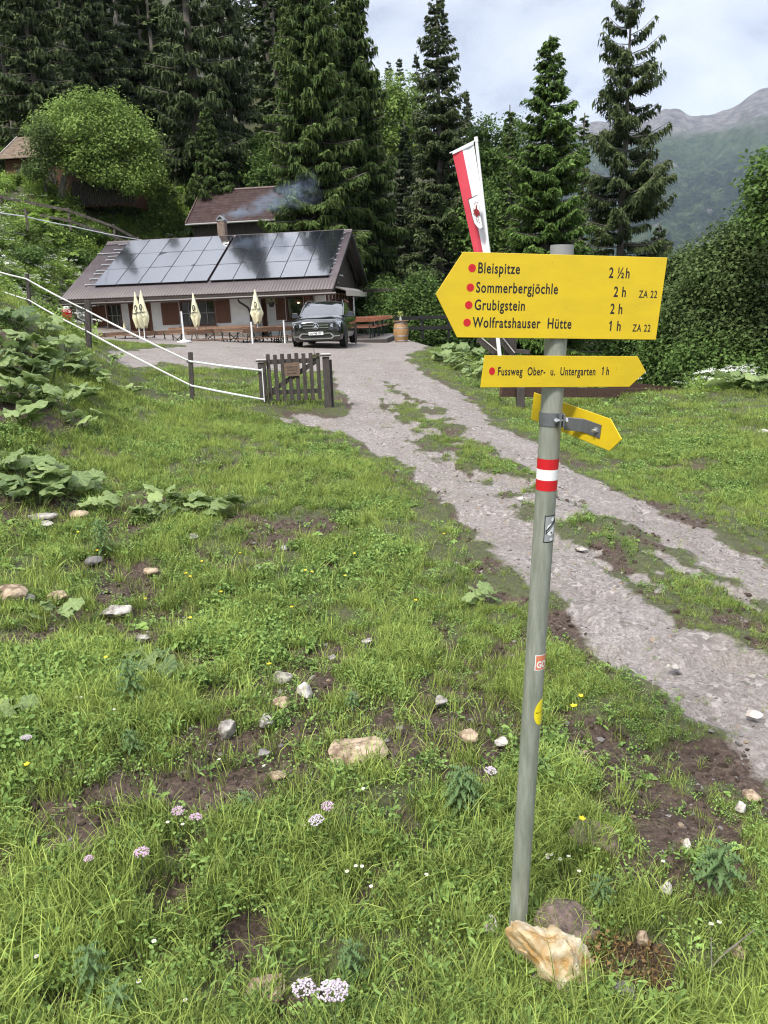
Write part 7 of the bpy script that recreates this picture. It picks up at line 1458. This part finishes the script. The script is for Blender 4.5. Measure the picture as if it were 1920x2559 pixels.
for px, py in [(1372, 2132), (1380, 2134), (1398, 2139), (1421, 2139), (1444, 2175), (1362, 2140), (197, 1737), (212, 1740), (288, 1770), (420, 2050), (462, 2056), (640, 2115), (875, 2170), (892, 2160), (908, 2160), (100, 2380), (395, 2340), (355, 2443), (473, 2495), (910, 1965), (893, 1863), (1655, 2150), (1793, 2302), (1775, 2305), (555, 1895), (668, 1910), (35, 1700), (760, 2060), (930, 2210), (1060, 2180)]:
    flower('daisy', px, py, 'small white daisy scattered in the grass', 'daisies', sc=0.8)
# brown mossy mound and a dead twig at the lower right
p = gnd(1550, 2410); V, F, T = join(blades(700, 0.17, 0.015, 0.05, 0.0022, 401, bend=(0.3, 2.0), upright=1.3, segs=2), leaves_flat(200, 0.16, 0.012, 0.0, 0.03, 402)); o = np_mesh('moss_mound', V * np.array([1.0, 0.75, 1.0]), F, leafmat('brown_moss', (0.06, 0.035, 0.015), (0.26, 0.17, 0.07), trans=0.1), {'v': T}); o.location = p; o['kind'] = 'stuff'
p = gnd(1760, 2450); mb = MB(); mb.tube([(0, 0, 0.02), (0.08, 0.05, 0.045), (0.2, 0.11, 0.07)], [0.004, 0.003, 0.0015], 6); mb.tube([(0.02, 0.0, 0.03), (0.06, 0.10, 0.06)], [0.0025, 0.001], 5); o = mb.build('twig', BARK); o.location = p; tag(o, 'grey dead twig lying in the grass at the lower right', 'twig')
# loose gravel on the tracks
def pebbles():
    c = bpy.data.collections.new('pebbles')
    for k in range(6):
        o = stone_mesh('pebble', 0.5, 0.4, 0.22, 600 + k, [ST3, ST3, ST2, ST1, ST3, ST1][k], sub=1, rough=0.03); S.collection.objects.unlink(o); c.objects.link(o)
    x, y = wedge(60000, 2.2, 15, 0.62, bias=0.75); path, soil, s = masks(x, y); k = rg.rand(len(x)) < np.maximum(path * 0.9 * (0.35 + 1.3 * (fbm(x * 2, y * 2, 3) + 0.2)), soil * 0.35); x, y = x[k], y[k]; m = len(x)
    gn_scatter('loose_gravel', np.stack([x, y, ground_z(x, y)], 1), np.stack([0.3 * rg.randn(m), 0.3 * rg.randn(m), rg.rand(m) * 6.28], 1), 0.008 + 0.045 * rg.rand(m) ** 7 + 0.012 * rg.rand(m), rg.randint(0, 6, m), c)
pebbles()
def clods():
    c = bpy.data.collections.new('clods'); m_ = mat('soil_clod', (0.022, 0.014, 0.010), 0.95, col2=(0.09, 0.06, 0.042), scale=60, bump=1.0, dist=0.004)
    for k in range(4): o = stone_mesh('clod', 0.5, 0.45, 0.32, 650 + k, m_, sub=2, rough=0.16); S.collection.objects.unlink(o); c.objects.link(o)
    x, y = wedge(70000, 1.0, 9, 0.62, bias=0.75); path, soil, s = masks(x, y); k = rg.rand(len(x)) < soil * (1 - path) * 0.55; x, y = x[k], y[k]; m = len(x)
    gn_scatter('soil_clods', np.stack([x, y, ground_z(x, y)], 1), np.stack([0.5 * rg.randn(m), 0.5 * rg.randn(m), rg.rand(m) * 6.28], 1), 0.010 + 0.05 * rg.rand(m) ** 4, rg.randint(0, 4, m), c)
clods()
# ------------------------------------------------------------------ the air over the valley
hz = MB(); hz.box((0, 1900, 650), (9000, 5600, 1700)); 
hm_ = bpy.data.materials.new('haze'); hm_.use_nodes = True; t = hm_.node_tree; t.nodes.clear(); o_ = N('ShaderNodeOutputMaterial', t); v = N('ShaderNodeVolumePrincipled', t); t.links.new(v.outputs[0], o_.inputs['Volume'])
v.inputs['Color'].default_value = (0.66, 0.80, 1.0, 1); v.inputs['Density'].default_value = 0.00006
o = hz.build('haze', hm_); o['kind'] = 'stuff'
